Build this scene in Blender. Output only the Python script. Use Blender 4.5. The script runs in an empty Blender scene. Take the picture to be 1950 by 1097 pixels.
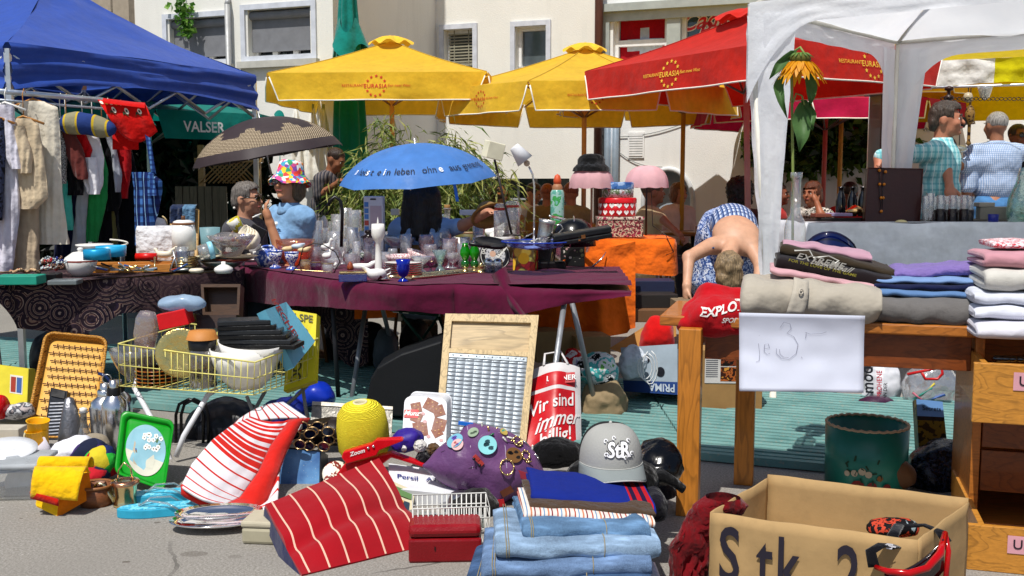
import bpy,math,random
import numpy as np
from mathutils import Vector,Matrix,noise,Euler
random.seed(7)
V=Vector;PI=math.pi
F=1950.0;CH=1.285;HZ=345.0
TH=math.atan((548.5-HZ)/F)
sc=bpy.context.scene
cam=bpy.data.cameras.new("camera");camo=bpy.data.objects.new("camera",cam);sc.collection.objects.link(camo)
camo.location=(0,0,CH);camo.rotation_euler=(PI/2-TH,0,0)
cam.sensor_width=36;cam.lens=F/1950*36;cam.clip_start=.05;cam.clip_end=500
sc.camera=camo
SUN_AZ,SUN_EL=math.radians(-24),math.radians(62)
wd=bpy.data.worlds.new("World");sc.world=wd;wd.use_nodes=True
_n=wd.node_tree.nodes;_sky=_n.new('ShaderNodeTexSky');_sky.sky_type='NISHITA';_sky.sun_disc=False
_sky.sun_elevation=SUN_EL;_sky.air_density=1.0;_sky.dust_density=2.0;_sky.altitude=400
sdir=V((-math.sin(math.radians(24))*math.cos(SUN_EL),-math.cos(math.radians(24))*math.cos(SUN_EL),math.sin(SUN_EL)))
_sky.sun_rotation=math.atan2(sdir.x,sdir.y)
wd.node_tree.links.new(_sky.outputs[0],_n['Background'].inputs[0]);_n['Background'].inputs[1].default_value=.085
sl=bpy.data.lights.new("sun",'SUN');sl.energy=4.4;sl.angle=math.radians(.5);sl.color=(1,.965,.90)
slo=bpy.data.objects.new("sun",sl);sc.collection.objects.link(slo);slo.rotation_euler=sdir.to_track_quat('Z','Y').to_euler()
sc.view_settings.view_transform='Standard';sc.view_settings.look='None';sc.view_settings.gamma=1
sc.view_settings.exposure=0.12
sc.cycles.max_bounces=8;sc.cycles.transparent_max_bounces=24;sc.cycles.transmission_bounces=6
def ray(px,py):
 u=(px-975)/F;v=(py-548.5)/F
 return V((u,math.cos(TH)-v*math.sin(TH),-math.sin(TH)-v*math.cos(TH)))
def W(px,py,Y):d=ray(px,py);return V((0,0,CH))+d*(Y/d.y)
def G(px,py,z=0.):d=ray(px,py);return V((0,0,CH))+d*((z-CH)/d.z)
def S(Y):return Y/F
class M:
 def __init__(s):s.v=[];s.f=[];s.m=[];s.sm=[]
 def add(s,vs,fs,mi=0,smooth=True):
  b=len(s.v);s.v+=[tuple(v)for v in vs];s.f+=[tuple(i+b for i in f)for f in fs]
  s.m+=[mi]*len(fs);s.sm+=[smooth]*len(fs);return s
 def box(s,c,d,mi=0,R=None):
  c=V(c);vs=[]
  for z in(-.5,.5):
   for y in(-.5,.5):
    for x in(-.5,.5):
     p=V((x*d[0],y*d[1],z*d[2]))
     if R is not None:p=R@p
     vs.append(p+c)
  return s.add(vs,[(0,2,3,1),(4,5,7,6),(0,1,5,4),(2,6,7,3),(0,4,6,2),(1,3,7,5)],mi,False)
 def tube(s,pts,r,n=8,mi=0,closed=False,cap=True,flat=1.):
  pts=[V(p)for p in pts];N=len(pts);rs=r if isinstance(r,(list,tuple))else[r]*N
  vs=[];up=None
  for i in range(N):
   if closed:t=pts[(i+1)%N]-pts[i-1]
   else:t=pts[min(i+1,N-1)]-pts[max(i-1,0)]
   if t.length<1e-9:t=V((0,0,1))
   t.normalize()
   if up is None:up=V((0,0,1))if abs(t.z)<.9 else V((1,0,0))
   a=t.cross(up)
   if a.length<1e-6:a=t.orthogonal()
   a.normalize();b=a.cross(t).normalized();up=b
   for k in range(n):
    an=2*PI*k/n;vs.append(pts[i]+a*math.cos(an)*rs[i]+b*math.sin(an)*rs[i]*flat)
  fs=[];L=N if closed else N-1
  for i in range(L):
   for k in range(n):
    j=(i+1)%N;fs.append((i*n+k,i*n+(k+1)%n,j*n+(k+1)%n,j*n+k))
  if cap and not closed:fs+=[tuple(range(n))[::-1],tuple((N-1)*n+k for k in range(n))]
  return s.add(vs,fs,mi)
 def lathe(s,prof,n=20,mi=0,c=(0,0,0),sx=1.,sy=1.,a0=0,a1=2*PI):
  full=abs(a1-a0-2*PI)<1e-6;nn=n if full else n+1;vs=[];fs=[]
  for r,z in prof:
   for k in range(nn):
    a=a0+(a1-a0)*k/n;vs.append((c[0]+r*math.cos(a)*sx,c[1]+r*math.sin(a)*sy,c[2]+z))
  for i in range(len(prof)-1):
   for k in range(n):
    k2=(k+1)%nn;fs.append((i*nn+k,i*nn+k2,(i+1)*nn+k2,(i+1)*nn+k))
  return s.add(vs,fs,mi)
 def ball(s,c,r,mi=0,n=12,R=None):
  if not isinstance(r,(tuple,list,Vector)):r=(r,r,r)
  c=V(c);vs=[];fs=[];h=n//2+1
  for i in range(h+1):
   th=PI*i/h
   for k in range(n):
    a=2*PI*k/n;p=V((math.sin(th)*math.cos(a)*r[0],math.sin(th)*math.sin(a)*r[1],math.cos(th)*r[2]))
    if R is not None:p=R@p
    vs.append(c+p)
  for i in range(h):
   for k in range(n):fs.append((i*n+k,(i+1)*n+k,(i+1)*n+(k+1)%n,i*n+(k+1)%n))
  return s.add(vs,fs,mi)
 def grid(s,fn,nu,nv,mi=0,cu=False,smooth=True,mf=None):
  vs=[fn(i/nu,j/nv)for j in range(nv+1)for i in range(nu+(0 if cu else 1))];w=nu if cu else nu+1;fs=[];ms=[]
  for j in range(nv):
   for i in range(nu):
    i2=(i+1)%w;fs.append((j*w+i,j*w+i2,(j+1)*w+i2,(j+1)*w+i));ms.append(mf((i+.5)/nu,(j+.5)/nv)if mf else mi)
  s.add(vs,fs,mi,smooth);s.m[-len(fs):]=ms;return s
 def poly(s,pts,mi=0):return s.add(pts,[tuple(range(len(pts)))],mi,False)
 def prism(s,pts,off,mi=0):
  off=V(off);n=len(pts);vs=[V(p)for p in pts]+[V(p)+off for p in pts]
  return s.add(vs,[tuple(range(n)),tuple(range(2*n-1,n-1,-1))]+[(i,i+n,(i+1)%n+n,(i+1)%n)for i in range(n)],mi,False)
 def xf(s,mat=None,fn=None):
  s.v=[tuple(mat@V(v))for v in s.v]if mat is not None else[tuple(fn(V(v)))for v in s.v];return s
 def join(s,o,mi=None):
  b=len(s.v);s.v+=o.v;s.f+=[tuple(i+b for i in f)for f in o.f];s.m+=(o.m if mi is None else[mi]*len(o.m));s.sm+=o.sm;return s
 def rough(s,amp,sc_=8,seed=0):
  o=V((seed*7.1,seed*3.3,seed));s.v=[tuple(V(v)+noise.noise_vector(V(v)*sc_+o)*amp)for v in s.v];return s
def rotm(x=0,y=0,z=0):return Euler((math.radians(x),math.radians(y),math.radians(z))).to_matrix()
def TR(loc,x=0,y=0,z=0):return Matrix.Translation(V(loc))@rotm(x,y,z).to_4x4()
WORLD={}
LABELS={}
def root(name,label,cat,loc=(0,0,0),rz=0,group=None,world=False,rot=None):
 o=bpy.data.objects.new(name,None);sc.collection.objects.link(o);o.empty_display_size=.1
 o.location=loc;o.rotation_euler=rot if rot else(0,0,math.radians(rz))
 o['label']=label;o['category']=cat
 if group:o['group']=group
 if world:WORLD[o.name]=V(loc)
 return o
def mesh(name,m,mats,bev=0,sub=0,solid=0):
 if not isinstance(mats,(list,tuple)):mats=[mats]
 me=bpy.data.meshes.new(name);me.from_pydata(m.v,[],m.f)
 for x in mats:me.materials.append(x)
 if len(m.f):
  me.polygons.foreach_set('material_index',[min(x,len(mats)-1)for x in m.m]);me.polygons.foreach_set('use_smooth',m.sm)
 me.update();o=bpy.data.objects.new(name,me);sc.collection.objects.link(o)
 if solid:d=o.modifiers.new('s','SOLIDIFY');d.thickness=solid;d.offset=0
 if bev:b=o.modifiers.new('b','BEVEL');b.width=bev;b.segments=2;b.limit_method='ANGLE';b.angle_limit=.7
 if sub:d=o.modifiers.new('u','SUBSURF');d.levels=sub;d.render_levels=sub
 return o
def part(name,m,mats,parent,label=None,**k):
 if parent.name in WORLD:
  c=WORLD[parent.name];m.xf(fn=lambda v:v-c)
 o=mesh(name,m,mats,**k);o.parent=parent
 if parent.name in WORLD:WORLD[o.name]=c
 if label:o['label']=label
 return o
def solo(name,m,mats,label,cat,loc=(0,0,0),rz=0,group=None,world=False,rot=None,**k):
 if world:
  c=V(loc);m.xf(fn=lambda v:v-c)
 o=mesh(name,m,mats,**k);o.location=loc
 if world:WORLD[o.name]=c
 o.rotation_euler=rot if rot else(0,0,math.radians(rz))
 o['label']=label;o['category']=cat
 if group:o['group']=group
 return o
def struct(name,m,mats,**k):o=mesh(name,m,mats,**k);o['kind']='structure';return o
_mc={}
class N:
 def __init__(s,name):
  s.m=bpy.data.materials.new(name);s.m.use_nodes=True;s.t=s.m.node_tree;s.b=s.t.nodes['Principled BSDF'];s.co=None
 def n(s,ty,**k):
  x=s.t.nodes.new(ty)
  for a,b in k.items():setattr(x,a,b)
  return x
 def l(s,a,b):s.t.links.new(a,b)
 def coord(s):
  if not s.co:s.co=s.n('ShaderNodeTexCoord').outputs['Object']
  return s.co
 def noise(s,scale,det=4,vec=None,rough=.55):
  x=s.n('ShaderNodeTexNoise');x.inputs['Scale'].default_value=scale;x.inputs['Detail'].default_value=det;x.inputs['Roughness'].default_value=rough
  s.l(vec or s.coord(),x.inputs['Vector']);return x.outputs['Fac']
 def ramp(s,fac,stops,interp='LINEAR'):
  r=s.n('ShaderNodeValToRGB');cr=r.color_ramp;cr.interpolation=interp
  while len(cr.elements)<len(stops):cr.elements.new(.5)
  for e,(p,c)in zip(cr.elements,stops):e.position=p;e.color=tuple(c)[:3]+(1,)
  s.l(fac,r.inputs[0]);return r.outputs[0]
 def mix(s,fac,a,b,bt='MIX'):
  x=s.n('ShaderNodeMix',data_type='RGBA',blend_type=bt)
  for i,q in((6,a),(7,b)):
   if isinstance(q,(tuple,list)):x.inputs[i].default_value=tuple(q)[:3]+(1,)
   else:s.l(q,x.inputs[i])
  if isinstance(fac,(int,float)):x.inputs[0].default_value=fac
  else:s.l(fac,x.inputs[0])
  return x.outputs[2]
 def math(s,op,a,b=0.):
  x=s.n('ShaderNodeMath',operation=op)
  for i,q in enumerate((a,b)):
   if isinstance(q,(int,float)):x.inputs[i].default_value=q
   else:s.l(q,x.inputs[i])
  return x.outputs[0]
 def sep(s,vec=None):
  x=s.n('ShaderNodeSeparateXYZ');s.l(vec or s.coord(),x.inputs[0]);return x.outputs
 def bump(s,h,st=.3,dist=.01):
  x=s.n('ShaderNodeBump');x.inputs['Strength'].default_value=st;x.inputs['Distance'].default_value=dist
  s.l(h,x.inputs['Height']);s.l(x.outputs[0],s.b.inputs['Normal'])
 def col(s,c):
  if isinstance(c,(tuple,list)):s.b.inputs['Base Color'].default_value=tuple(c)[:3]+(1,)
  else:s.l(c,s.b.inputs['Base Color'])
 def set(s,rough=.7,metal=0,spec=.4):
  s.b.inputs['Roughness'].default_value=rough;s.b.inputs['Metallic'].default_value=metal;s.b.inputs['Specular IOR Level'].default_value=spec;return s
def rgb(h):
 h=h.lstrip('#');h=''.join(a*2 for a in h)if len(h)==3 else h;return tuple((int(h[i:i+2],16)/255)**2.2 for i in(0,2,4))
def C(c):return rgb(c)if isinstance(c,str)else c
def mul(c,k):return tuple(min(1,x*k)for x in c[:3])
def mt(c,rough=.7,metal=0,var=.12,vs=9,bump=.15,bs=60,dist=.004,spec=.4,dirt=0,coat=0,trans=0):
 """general surface: colour with blotchy variation, fine bump, optional wear specks"""
 key=('mt',c,rough,metal,var,vs,bump,bs,dist,spec,dirt,coat,trans)
 if key in _mc:return _mc[key]
 cc=C(c);s=N('surface');s.set(rough,metal,spec)
 f=s.noise(vs,5)
 o=s.ramp(f,[(.3,mul(cc,1-var)),(.72,mul(cc,1+var))])
 if dirt:o=s.mix(s.math('MULTIPLY',s.ramp(s.noise(vs*3.1,8),[(.5,(0,)*3),(.72,(1,)*3)]),dirt),o,mul(cc,.45))
 s.col(o)
 if bump:s.bump(s.noise(bs,5),bump,dist)
 if rough<.6:s.l(s.ramp(s.noise(vs*2.3,4),[(.3,(rough*.8,)*3),(.7,(min(1,rough*1.3),)*3)]),s.b.inputs['Roughness'])
 if coat:s.b.inputs['Coat Weight'].default_value=coat
 if trans:
  t=s.n('ShaderNodeBsdfTranslucent');s.l(o,t.inputs[0]);mx=s.n('ShaderNodeMixShader');mx.inputs[0].default_value=trans
  s.l(s.b.outputs[0],mx.inputs[1]);s.l(t.outputs[0],mx.inputs[2]);s.l(mx.outputs[0],s.t.nodes['Material Output'].inputs[0])
 _mc[key]=s.m;return s.m
def cloth(c,wr=.5,ws=7,weave=1,var=.1,rough=.92,trans=0,spec=.15):
 """woven cloth: broad soft creases plus thread bump"""
 key=('cl',c,wr,ws,weave,var,rough,trans)
 if key in _mc:return _mc[key]
 cc=C(c);s=N('cloth');s.set(rough,0,spec);s.b.inputs['Sheen Weight'].default_value=.15
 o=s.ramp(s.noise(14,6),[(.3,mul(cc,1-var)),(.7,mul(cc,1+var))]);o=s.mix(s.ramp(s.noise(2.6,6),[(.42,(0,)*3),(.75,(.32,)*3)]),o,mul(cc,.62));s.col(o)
 a=s.noise(ws,3,rough=.45);b=s.noise(420,2)
 s.bump(s.math('ADD',a,s.math('MULTIPLY',b,.03*weave)),wr,.05)
 if trans:
  t=s.n('ShaderNodeBsdfTranslucent');s.l(o,t.inputs[0]);mx=s.n('ShaderNodeMixShader');mx.inputs[0].default_value=trans
  s.l(s.b.outputs[0],mx.inputs[1]);s.l(t.outputs[0],mx.inputs[2]);s.l(mx.outputs[0],s.t.nodes['Material Output'].inputs[0])
 _mc[key]=s.m;return s.m
def metal(c=(.75,.75,.76),rough=.22,**k):return mt(c,rough,1,.06,20,k.pop('bump',.08),k.pop('bs',25),**k)
def glass(tint=(1,1,1),refl=.22,key=None):
 k=('gl',tint,refl)
 if k in _mc:return _mc[k]
 s=N('glass');t=s.n('ShaderNodeBsdfTransparent');t.inputs[0].default_value=C(tint)+(1,)
 g=s.n('ShaderNodeBsdfGlossy');g.inputs['Roughness'].default_value=.04
 lw=s.n('ShaderNodeLayerWeight');lw.inputs[0].default_value=.35
 f=s.math('ADD',s.math('MULTIPLY',lw.outputs['Facing'],.55),refl*.5)
 x=s.n('ShaderNodeBump');x.inputs['Strength'].default_value=.5;x.inputs['Distance'].default_value=.01;s.l(s.noise(35,2),x.inputs['Height']);s.l(x.outputs[0],g.inputs['Normal'])
 df=s.n('ShaderNodeBsdfDiffuse');df.inputs[0].default_value=tuple(min(1,x*.95)for x in C(tint))+(1,);m0=s.n('ShaderNodeMixShader');m0.inputs[0].default_value=.07+refl*.25;s.l(t.outputs[0],m0.inputs[1]);s.l(df.outputs[0],m0.inputs[2])
 mx=s.n('ShaderNodeMixShader');s.l(f,mx.inputs[0]);s.l(m0.outputs[0],mx.inputs[1]);s.l(g.outputs[0],mx.inputs[2])
 s.l(mx.outputs[0],s.t.nodes['Material Output'].inputs[0]);_mc[k]=s.m;return s.m
def stripes(axis,per,stops,rough=.9,bump=.3,off=0.,dirv=None):
 """bands of colour repeating every per metres along an object axis (0,1,2) or direction; stops=[(pos,colour)...] constant"""
 key=('st',axis,per,tuple(stops),rough,off,dirv)
 if key in _mc:return _mc[key]
 s=N('striped');s.set(rough,0,.2)
 if dirv:
  d=s.n('ShaderNodeVectorMath',operation='DOT_PRODUCT');s.l(s.coord(),d.inputs[0]);d.inputs[1].default_value=dirv;x=d.outputs['Value']
 else:x=s.sep()[axis]
 f=s.math('FRACT',s.math('ADD',s.math('MULTIPLY',x,1/per),off+100))
 c=s.ramp(f,[(p,C(q))for p,q in stops],'CONSTANT');c=s.mix(.12,c,s.ramp(s.noise(40,4),[(.3,(.1,)*3),(.7,(1,)*3)]),'MULTIPLY')
 s.col(c);s.bump(s.noise(8,4),bump,.04);_mc[key]=s.m;return s.m
def check(c0,c1,c2,per,th=.3,axes=(0,2),rough=.9,bump=.4,third=None,diag=False,ang=None):
 key=('ck',c0,c1,c2,per,th,axes,third,diag,ang)
 if key in _mc:return _mc[key]
 s=N('checked');s.set(rough,0,.2);xyz=s.sep()
 A,B=xyz[axes[0]],xyz[axes[1]]
 if ang is not None:
  d=s.n('ShaderNodeVectorMath',operation='DOT_PRODUCT');s.l(s.coord(),d.inputs[0]);d.inputs[1].default_value=(math.cos(math.radians(ang)),-math.sin(math.radians(ang)),0);A=d.outputs['Value']
 if diag:A,B=s.math('ADD',A,B),s.math('SUBTRACT',A,B)
 c=C(c0)
 fa=s.math('LESS_THAN',s.math('FRACT',s.math('ADD',s.math('MULTIPLY',A,1/per),100)),th)
 fb=s.math('LESS_THAN',s.math('FRACT',s.math('ADD',s.math('MULTIPLY',B,1/per),100)),th)
 c=s.mix(fa,c,C(c1));c=s.mix(s.math('MULTIPLY',fb,.7),c,C(c2))
 if third:
  fc=s.math('LESS_THAN',s.math('FRACT',s.math('ADD',s.math('MULTIPLY',A,1/per),100.45)),.08);c=s.mix(fc,c,C(third))
 s.col(c);s.bump(s.noise(8,4),bump,.04);_mc[key]=s.m;return s.m
def blot(cols,scale=25,rough=.8,bump=.3,kind='noise',dist=0.):
 """patchy print: several colours in irregular patches"""
 key=('bl',tuple(cols),scale,rough,kind)
 if key in _mc:return _mc[key]
 s=N('printed');s.set(rough,0,.25)
 if kind=='vor':
  x=s.n('ShaderNodeTexVoronoi');x.inputs['Scale'].default_value=scale;s.l(s.coord(),x.inputs['Vector']);f=s.sep(x.outputs['Color'])[0]
 elif kind=='ring':
  x=s.n('ShaderNodeTexVoronoi');x.inputs['Scale'].default_value=scale;s.l(s.coord(),x.inputs['Vector']);f=s.math('FRACT',s.math('MULTIPLY',x.outputs['Distance'],4.5))
 else:f=s.noise(scale,4)
 n=len(cols);lo,hi=(.3,.7)if kind=='noise' else(0,1)
 c=s.ramp(f,[(lo+(hi-lo)*i/n if i else 0,C(q))for i,q in enumerate(cols)],'CONSTANT');s.col(c)
 if bump:s.bump(s.noise(9,4),bump,.04)
 _mc[key]=s.m;return s.m
def wood(c='#b5793a',dark=.55,scale=6,axis=0,rough=.45,coat=.15):
 key=('wd',c,dark,scale,axis,rough)
 if key in _mc:return _mc[key]
 cc=C(c);s=N('wood');s.set(rough,0,.35);mp=s.n('ShaderNodeMapping');s.l(s.coord(),mp.inputs[0])
 sc3=[scale*2.2]*3;sc3[axis]=scale*.25;mp.inputs['Scale'].default_value=sc3
 w=s.n('ShaderNodeTexNoise');w.inputs['Scale'].default_value=1.3;w.inputs['Detail'].default_value=2;w.inputs['Distortion'].default_value=.6;s.l(mp.outputs[0],w.inputs['Vector'])
 rg=s.math('FRACT',s.math('MULTIPLY',w.outputs['Fac'],9))
 fine=s.noise(14,6,mp.outputs[0])
 o=s.ramp(rg,[(0,mul(cc,1.08)),(.6,cc),(.9,mul(cc,dark)),(1,mul(cc,.95))])
 o=s.mix(.35,o,s.ramp(fine,[(.35,mul(cc,.6)),(.65,mul(cc,1.2))]));s.col(o);s.bump(fine,.12,.003)
 s.b.inputs['Coat Weight'].default_value=coat;_mc[key]=s.m;return s.m
_tc={}
def tmesh(body,size=1.,bold=0.,shear=0.,align='CENTER',space=1.,sx=1.,ext=0.):
 key=(body,bold,shear,align,space)
 if key not in _tc:
  cu=bpy.data.curves.new('t','FONT');cu.body=body;cu.size=1;cu.offset=bold;cu.shear=shear;cu.align_x=align;cu.space_character=space;cu.resolution_u=3
  ob=bpy.data.objects.new('t',cu);sc.collection.objects.link(ob)
  dg=bpy.context.evaluated_depsgraph_get();dg.update();me=bpy.data.meshes.new_from_object(ob.evaluated_get(dg))
  _tc[key]=([tuple(v.co)for v in me.vertices],[tuple(p.vertices)for p in me.polygons])
  bpy.data.objects.remove(ob);bpy.data.meshes.remove(me);bpy.data.curves.remove(cu)
 vs,fs=_tc[key];return[(x*size*sx,y*size)for x,y,z in vs],fs
def letters(m,body,fn,size,mi=0,**k):
 """fn maps (u,v) metres in the lettering plane to a 3-D point just proud of the surface"""
 vs,fs=tmesh(body,size,**k);m.add([fn(x,y)for x,y in vs],fs,mi,False);return m
def flat(o,x,y,lift=0.):
 o=V(o);x=V(x).normalized();y=V(y).normalized();n=x.cross(y)*lift;return lambda a,b:o+x*a+y*b+n
def star(m,fn,cx,cy,r,mi=0,n=5,inner=.42):
 pts=[fn(cx+(r if k%2==0 else r*inner)*math.sin(PI*k/n),cy+(r if k%2==0 else r*inner)*math.cos(PI*k/n))for k in range(2*n)]
 m.add([fn(cx,cy)]+pts,[(0,k+1,(k+1)%(2*n)+1)for k in range(2*n)],mi,False)
def disc(m,fn,cx,cy,rx,ry=None,mi=0,n=20):
 ry=ry or rx;m.add([fn(cx+rx*math.cos(2*PI*k/n),cy+ry*math.sin(2*PI*k/n))for k in range(n)],[tuple(range(n))],mi,False)
def fpoly(m,fn,pts,mi=0):m.add([fn(x,y)for x,y in pts],[tuple(range(len(pts)))],mi,False)
def stroke(m,fn,pts,w,mi=0):
 P=[V((p[0],p[1],0))for p in pts];vs=[]
 for i in range(len(P)):
  t=(P[min(i+1,len(P)-1)]-P[max(i-1,0)]).normalized();a=V((-t.y,t.x,0))*w/2;q=P[i]+a;vs.append(fn(q.x,q.y));q=P[i]-a;vs.append(fn(q.x,q.y))
 m.add(vs,[(2*i,2*i+1,2*i+3,2*i+2)for i in range(len(P)-1)],mi,False)
def blend(prims,res=.011,k=.02):
 """prims: ('c',p0,p1,r0,r1) tapered limb, ('e',centre,radii[,R]) ellipsoid, ('-e',..) carved; one closed smooth surface"""
 lo=np.full(3,1e9);hi=-lo;bb=[]
 for p in prims:
  if p[0]=='c':a=np.array([p[1],p[2]]);r=max(p[3],p[4]);l,h=a.min(0)-r,a.max(0)+r
  else:r=max(p[2]);l,h=np.array(p[1])-r,np.array(p[1])+r
  bb.append((l,h))
  if p[0][0]!='-':lo=np.minimum(lo,l);hi=np.maximum(hi,h)
 lo-=3*res;hi+=3*res;n=np.ceil((hi-lo)/res).astype(int)+1;D=np.full(n,.2,np.float32)
 for p,(l,h)in zip(prims,bb):
  mg=k+3*res;i0=np.clip(np.floor((l-mg-lo)/res).astype(int),0,n-1);i1=np.clip(np.ceil((h+mg-lo)/res).astype(int)+1,1,n)
  ax=[lo[q]+res*np.arange(i0[q],i1[q])for q in range(3)];X,Y,Z=np.meshgrid(*ax,indexing='ij')
  kp=p[5]if p[0]=='c' and len(p)>5 else k
  if p[0]=='c':
   a=np.array(p[1],float);b=np.array(p[2],float);ab=b-a;L2=max((ab**2).sum(),1e-9)
   t=np.clip(((X-a[0])*ab[0]+(Y-a[1])*ab[1]+(Z-a[2])*ab[2])/L2,0,1)
   d=np.sqrt((X-a[0]-t*ab[0])**2+(Y-a[1]-t*ab[1])**2+(Z-a[2]-t*ab[2])**2)-(p[3]+(p[4]-p[3])*t)
  else:
   q=[X-p[1][0],Y-p[1][1],Z-p[1][2]]
   if len(p)>3 and p[3]is not None:
    R=np.array(p[3]).T;q=[R[i][0]*q[0]+R[i][1]*q[1]+R[i][2]*q[2]for i in range(3)]
   r=p[2];k0=np.sqrt((q[0]/r[0])**2+(q[1]/r[1])**2+(q[2]/r[2])**2);k1=np.sqrt((q[0]/r[0]**2)**2+(q[1]/r[1]**2)**2+(q[2]/r[2]**2)**2)
   d=k0*(k0-1)/np.maximum(k1,1e-6)
  sl_=tuple(slice(i0[q],i1[q])for q in range(3));A=D[sl_]
  if p[0][0]=='-':kk=.008;hh=np.clip(.5-.5*(A+d)/kk,0,1);D[sl_]=A*(1-hh)-d*hh+kk*hh*(1-hh)
  else:hh=np.clip(.5+.5*(A-d)/kp,0,1);D[sl_]=A*(1-hh)+d*hh-kp*hh*(1-hh)
 sgn=D<0;nx,ny,nz=D.shape;acc=np.zeros((nx-1,ny-1,nz-1,3),np.float32);cnt=np.zeros((nx-1,ny-1,nz-1),np.float32)
 cor=[(i,j,l)for i in(0,1)for j in(0,1)for l in(0,1)]
 def sb(A,c):return A[c[0]:nx-1+c[0],c[1]:ny-1+c[1],c[2]:nz-1+c[2]]
 for a in cor:
  for ax in range(3):
   if a[ax]==0:
    b=list(a);b[ax]=1;da,db=sb(D,a),sb(D,b);cr=sb(sgn,a)!=sb(sgn,b);t=np.where(cr,da/np.where(cr,da-db,1),0)
    for q in range(3):acc[...,q]+=np.where(cr,a[q]+(t if q==ax else 0),0)
    cnt+=cr
 act=cnt>0;idx=np.full(act.shape,-1);idx[act]=np.arange(act.sum());pos=np.argwhere(act);vv=lo+res*(pos+acc[act]/cnt[act][:,None]);fs=[]
 for ax in range(3):
  a1,a2=(ax+1)%3,(ax+2)%3;s0=[slice(None)]*3;s1=[slice(None)]*3;s0[ax]=slice(0,-1);s1[ax]=slice(1,None)
  g0,g1=sgn[tuple(s0)],sgn[tuple(s1)];e=np.argwhere(g0!=g1);e=e[(e[:,a1]>0)&(e[:,a2]>0)&(e[:,a1]<n[a1]-1)&(e[:,a2]<n[a2]-1)]
  def ix(d1,d2):q=e.copy();q[:,a1]-=d1;q[:,a2]-=d2;return idx[q[:,0],q[:,1],q[:,2]]
  q=np.stack([ix(1,1),ix(0,1),ix(0,0),ix(1,0)],1);fl=g1[e[:,0],e[:,1],e[:,2]];q[fl]=q[fl][:,::-1];fs.append(q)
 m=M();m.add([tuple(map(float,v))for v in vv],[tuple(map(int,f))for f in np.concatenate(fs)]);return m
def clip(m,keep):
 """drop faces whose centre fails keep(point)"""
 out=M();out.v=m.v
 for f,a,b in zip(m.f,m.m,m.sm):
  c=sum((V(m.v[i])for i in f),V((0,0,0)))/len(f)
  if keep(c):out.f.append(f);out.m.append(a);out.sm.append(b)
 used=sorted({i for f in out.f for i in f});mp={o:n for n,o in enumerate(used)};out.v=[m.v[i]for i in used];out.f=[tuple(mp[i]for i in f)for f in out.f];return out
 # SETTING
def asphalt():
 s=N('asphalt');s.set(.93,0,.25)
 c=s.ramp(s.noise(110,8,rough=.8),[(.36,(.13,.118,.10)),(.5,(.28,.262,.235)),(.64,(.47,.45,.42))])
 c=s.mix(.12,c,(.2,.17,.13));c=s.mix(s.ramp(s.noise(1.1,5),[(.35,(0,)*3),(.7,(.55,)*3)]),c,(.22,.205,.185))
 X,Y,_=s.sep();nz=s.noise(14,5)
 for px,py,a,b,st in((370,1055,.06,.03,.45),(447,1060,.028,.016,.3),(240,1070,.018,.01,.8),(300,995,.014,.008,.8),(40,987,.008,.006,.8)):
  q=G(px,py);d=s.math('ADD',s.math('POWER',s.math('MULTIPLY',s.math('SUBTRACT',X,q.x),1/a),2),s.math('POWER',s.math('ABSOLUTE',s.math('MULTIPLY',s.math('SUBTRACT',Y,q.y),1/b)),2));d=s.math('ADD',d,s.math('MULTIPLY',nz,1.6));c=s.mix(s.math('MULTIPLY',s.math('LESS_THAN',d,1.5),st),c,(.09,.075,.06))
 v=s.n('ShaderNodeTexVoronoi',feature='DISTANCE_TO_EDGE');v.inputs['Scale'].default_value=.55;d=s.n('ShaderNodeMix',data_type='RGBA');d.inputs[0].default_value=.1;s.l(s.coord(),d.inputs[6]);k=s.n('ShaderNodeTexNoise');k.inputs['Scale'].default_value=5;k.inputs['Detail'].default_value=6;s.l(s.coord(),k.inputs[0]);s.l(k.outputs['Color'],d.inputs[7]);s.l(d.outputs[2],v.inputs['Vector'])
 c=s.mix(s.math('MULTIPLY',s.math('LESS_THAN',v.outputs['Distance'],.0035),s.ramp(s.noise(2,2),[(.5,(0,)*3),(.6,(.6,)*3)])),c,(.05,.045,.04))
 c=s.mix(s.ramp(s.noise(31,3),[(.70,(0,)*3),(.74,(.5,)*3)]),c,(.55,.52,.47));s.col(c);s.bump(s.noise(300,4),.5,.006);return s.m
def ground_h(x,y):return.006*noise.noise(V((x*.7,y*.7,0)))
m=M();m.grid(lambda u,v:V(((u-.5)*160,-20+v*180,0)),20,20,smooth=False);struct('ground',m,asphalt())
def fy(x,k=6.6):return k-.365*x
def teal_mat():
 s=N('teal_strip');s.set(.75,0,.3);c=s.ramp(s.noise(5,6),[(.3,(.09,.215,.205)),(.7,(.165,.32,.30))])
 c=s.mix(s.ramp(s.noise(60,7),[(.56,(0,)*3),(.7,(.6,)*3)]),c,(.30,.28,.22));s.col(c);s.bump(s.noise(90,4),.3,.004);return s.m
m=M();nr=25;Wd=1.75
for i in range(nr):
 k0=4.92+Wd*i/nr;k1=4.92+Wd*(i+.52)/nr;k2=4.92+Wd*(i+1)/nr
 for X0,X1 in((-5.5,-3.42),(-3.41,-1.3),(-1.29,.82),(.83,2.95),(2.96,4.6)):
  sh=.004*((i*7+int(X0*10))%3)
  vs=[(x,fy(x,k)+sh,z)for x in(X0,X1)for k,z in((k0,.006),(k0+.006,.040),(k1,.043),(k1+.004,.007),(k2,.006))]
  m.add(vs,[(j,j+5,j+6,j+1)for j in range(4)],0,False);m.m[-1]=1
  m.add([(X0,fy(X0,k0),.0),(X0,fy(X0,k0+.006),.04),(X0,fy(X0,k1),.043),(X0,fy(X0,k1),0)],[(0,1,2,3)],0,False)
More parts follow.
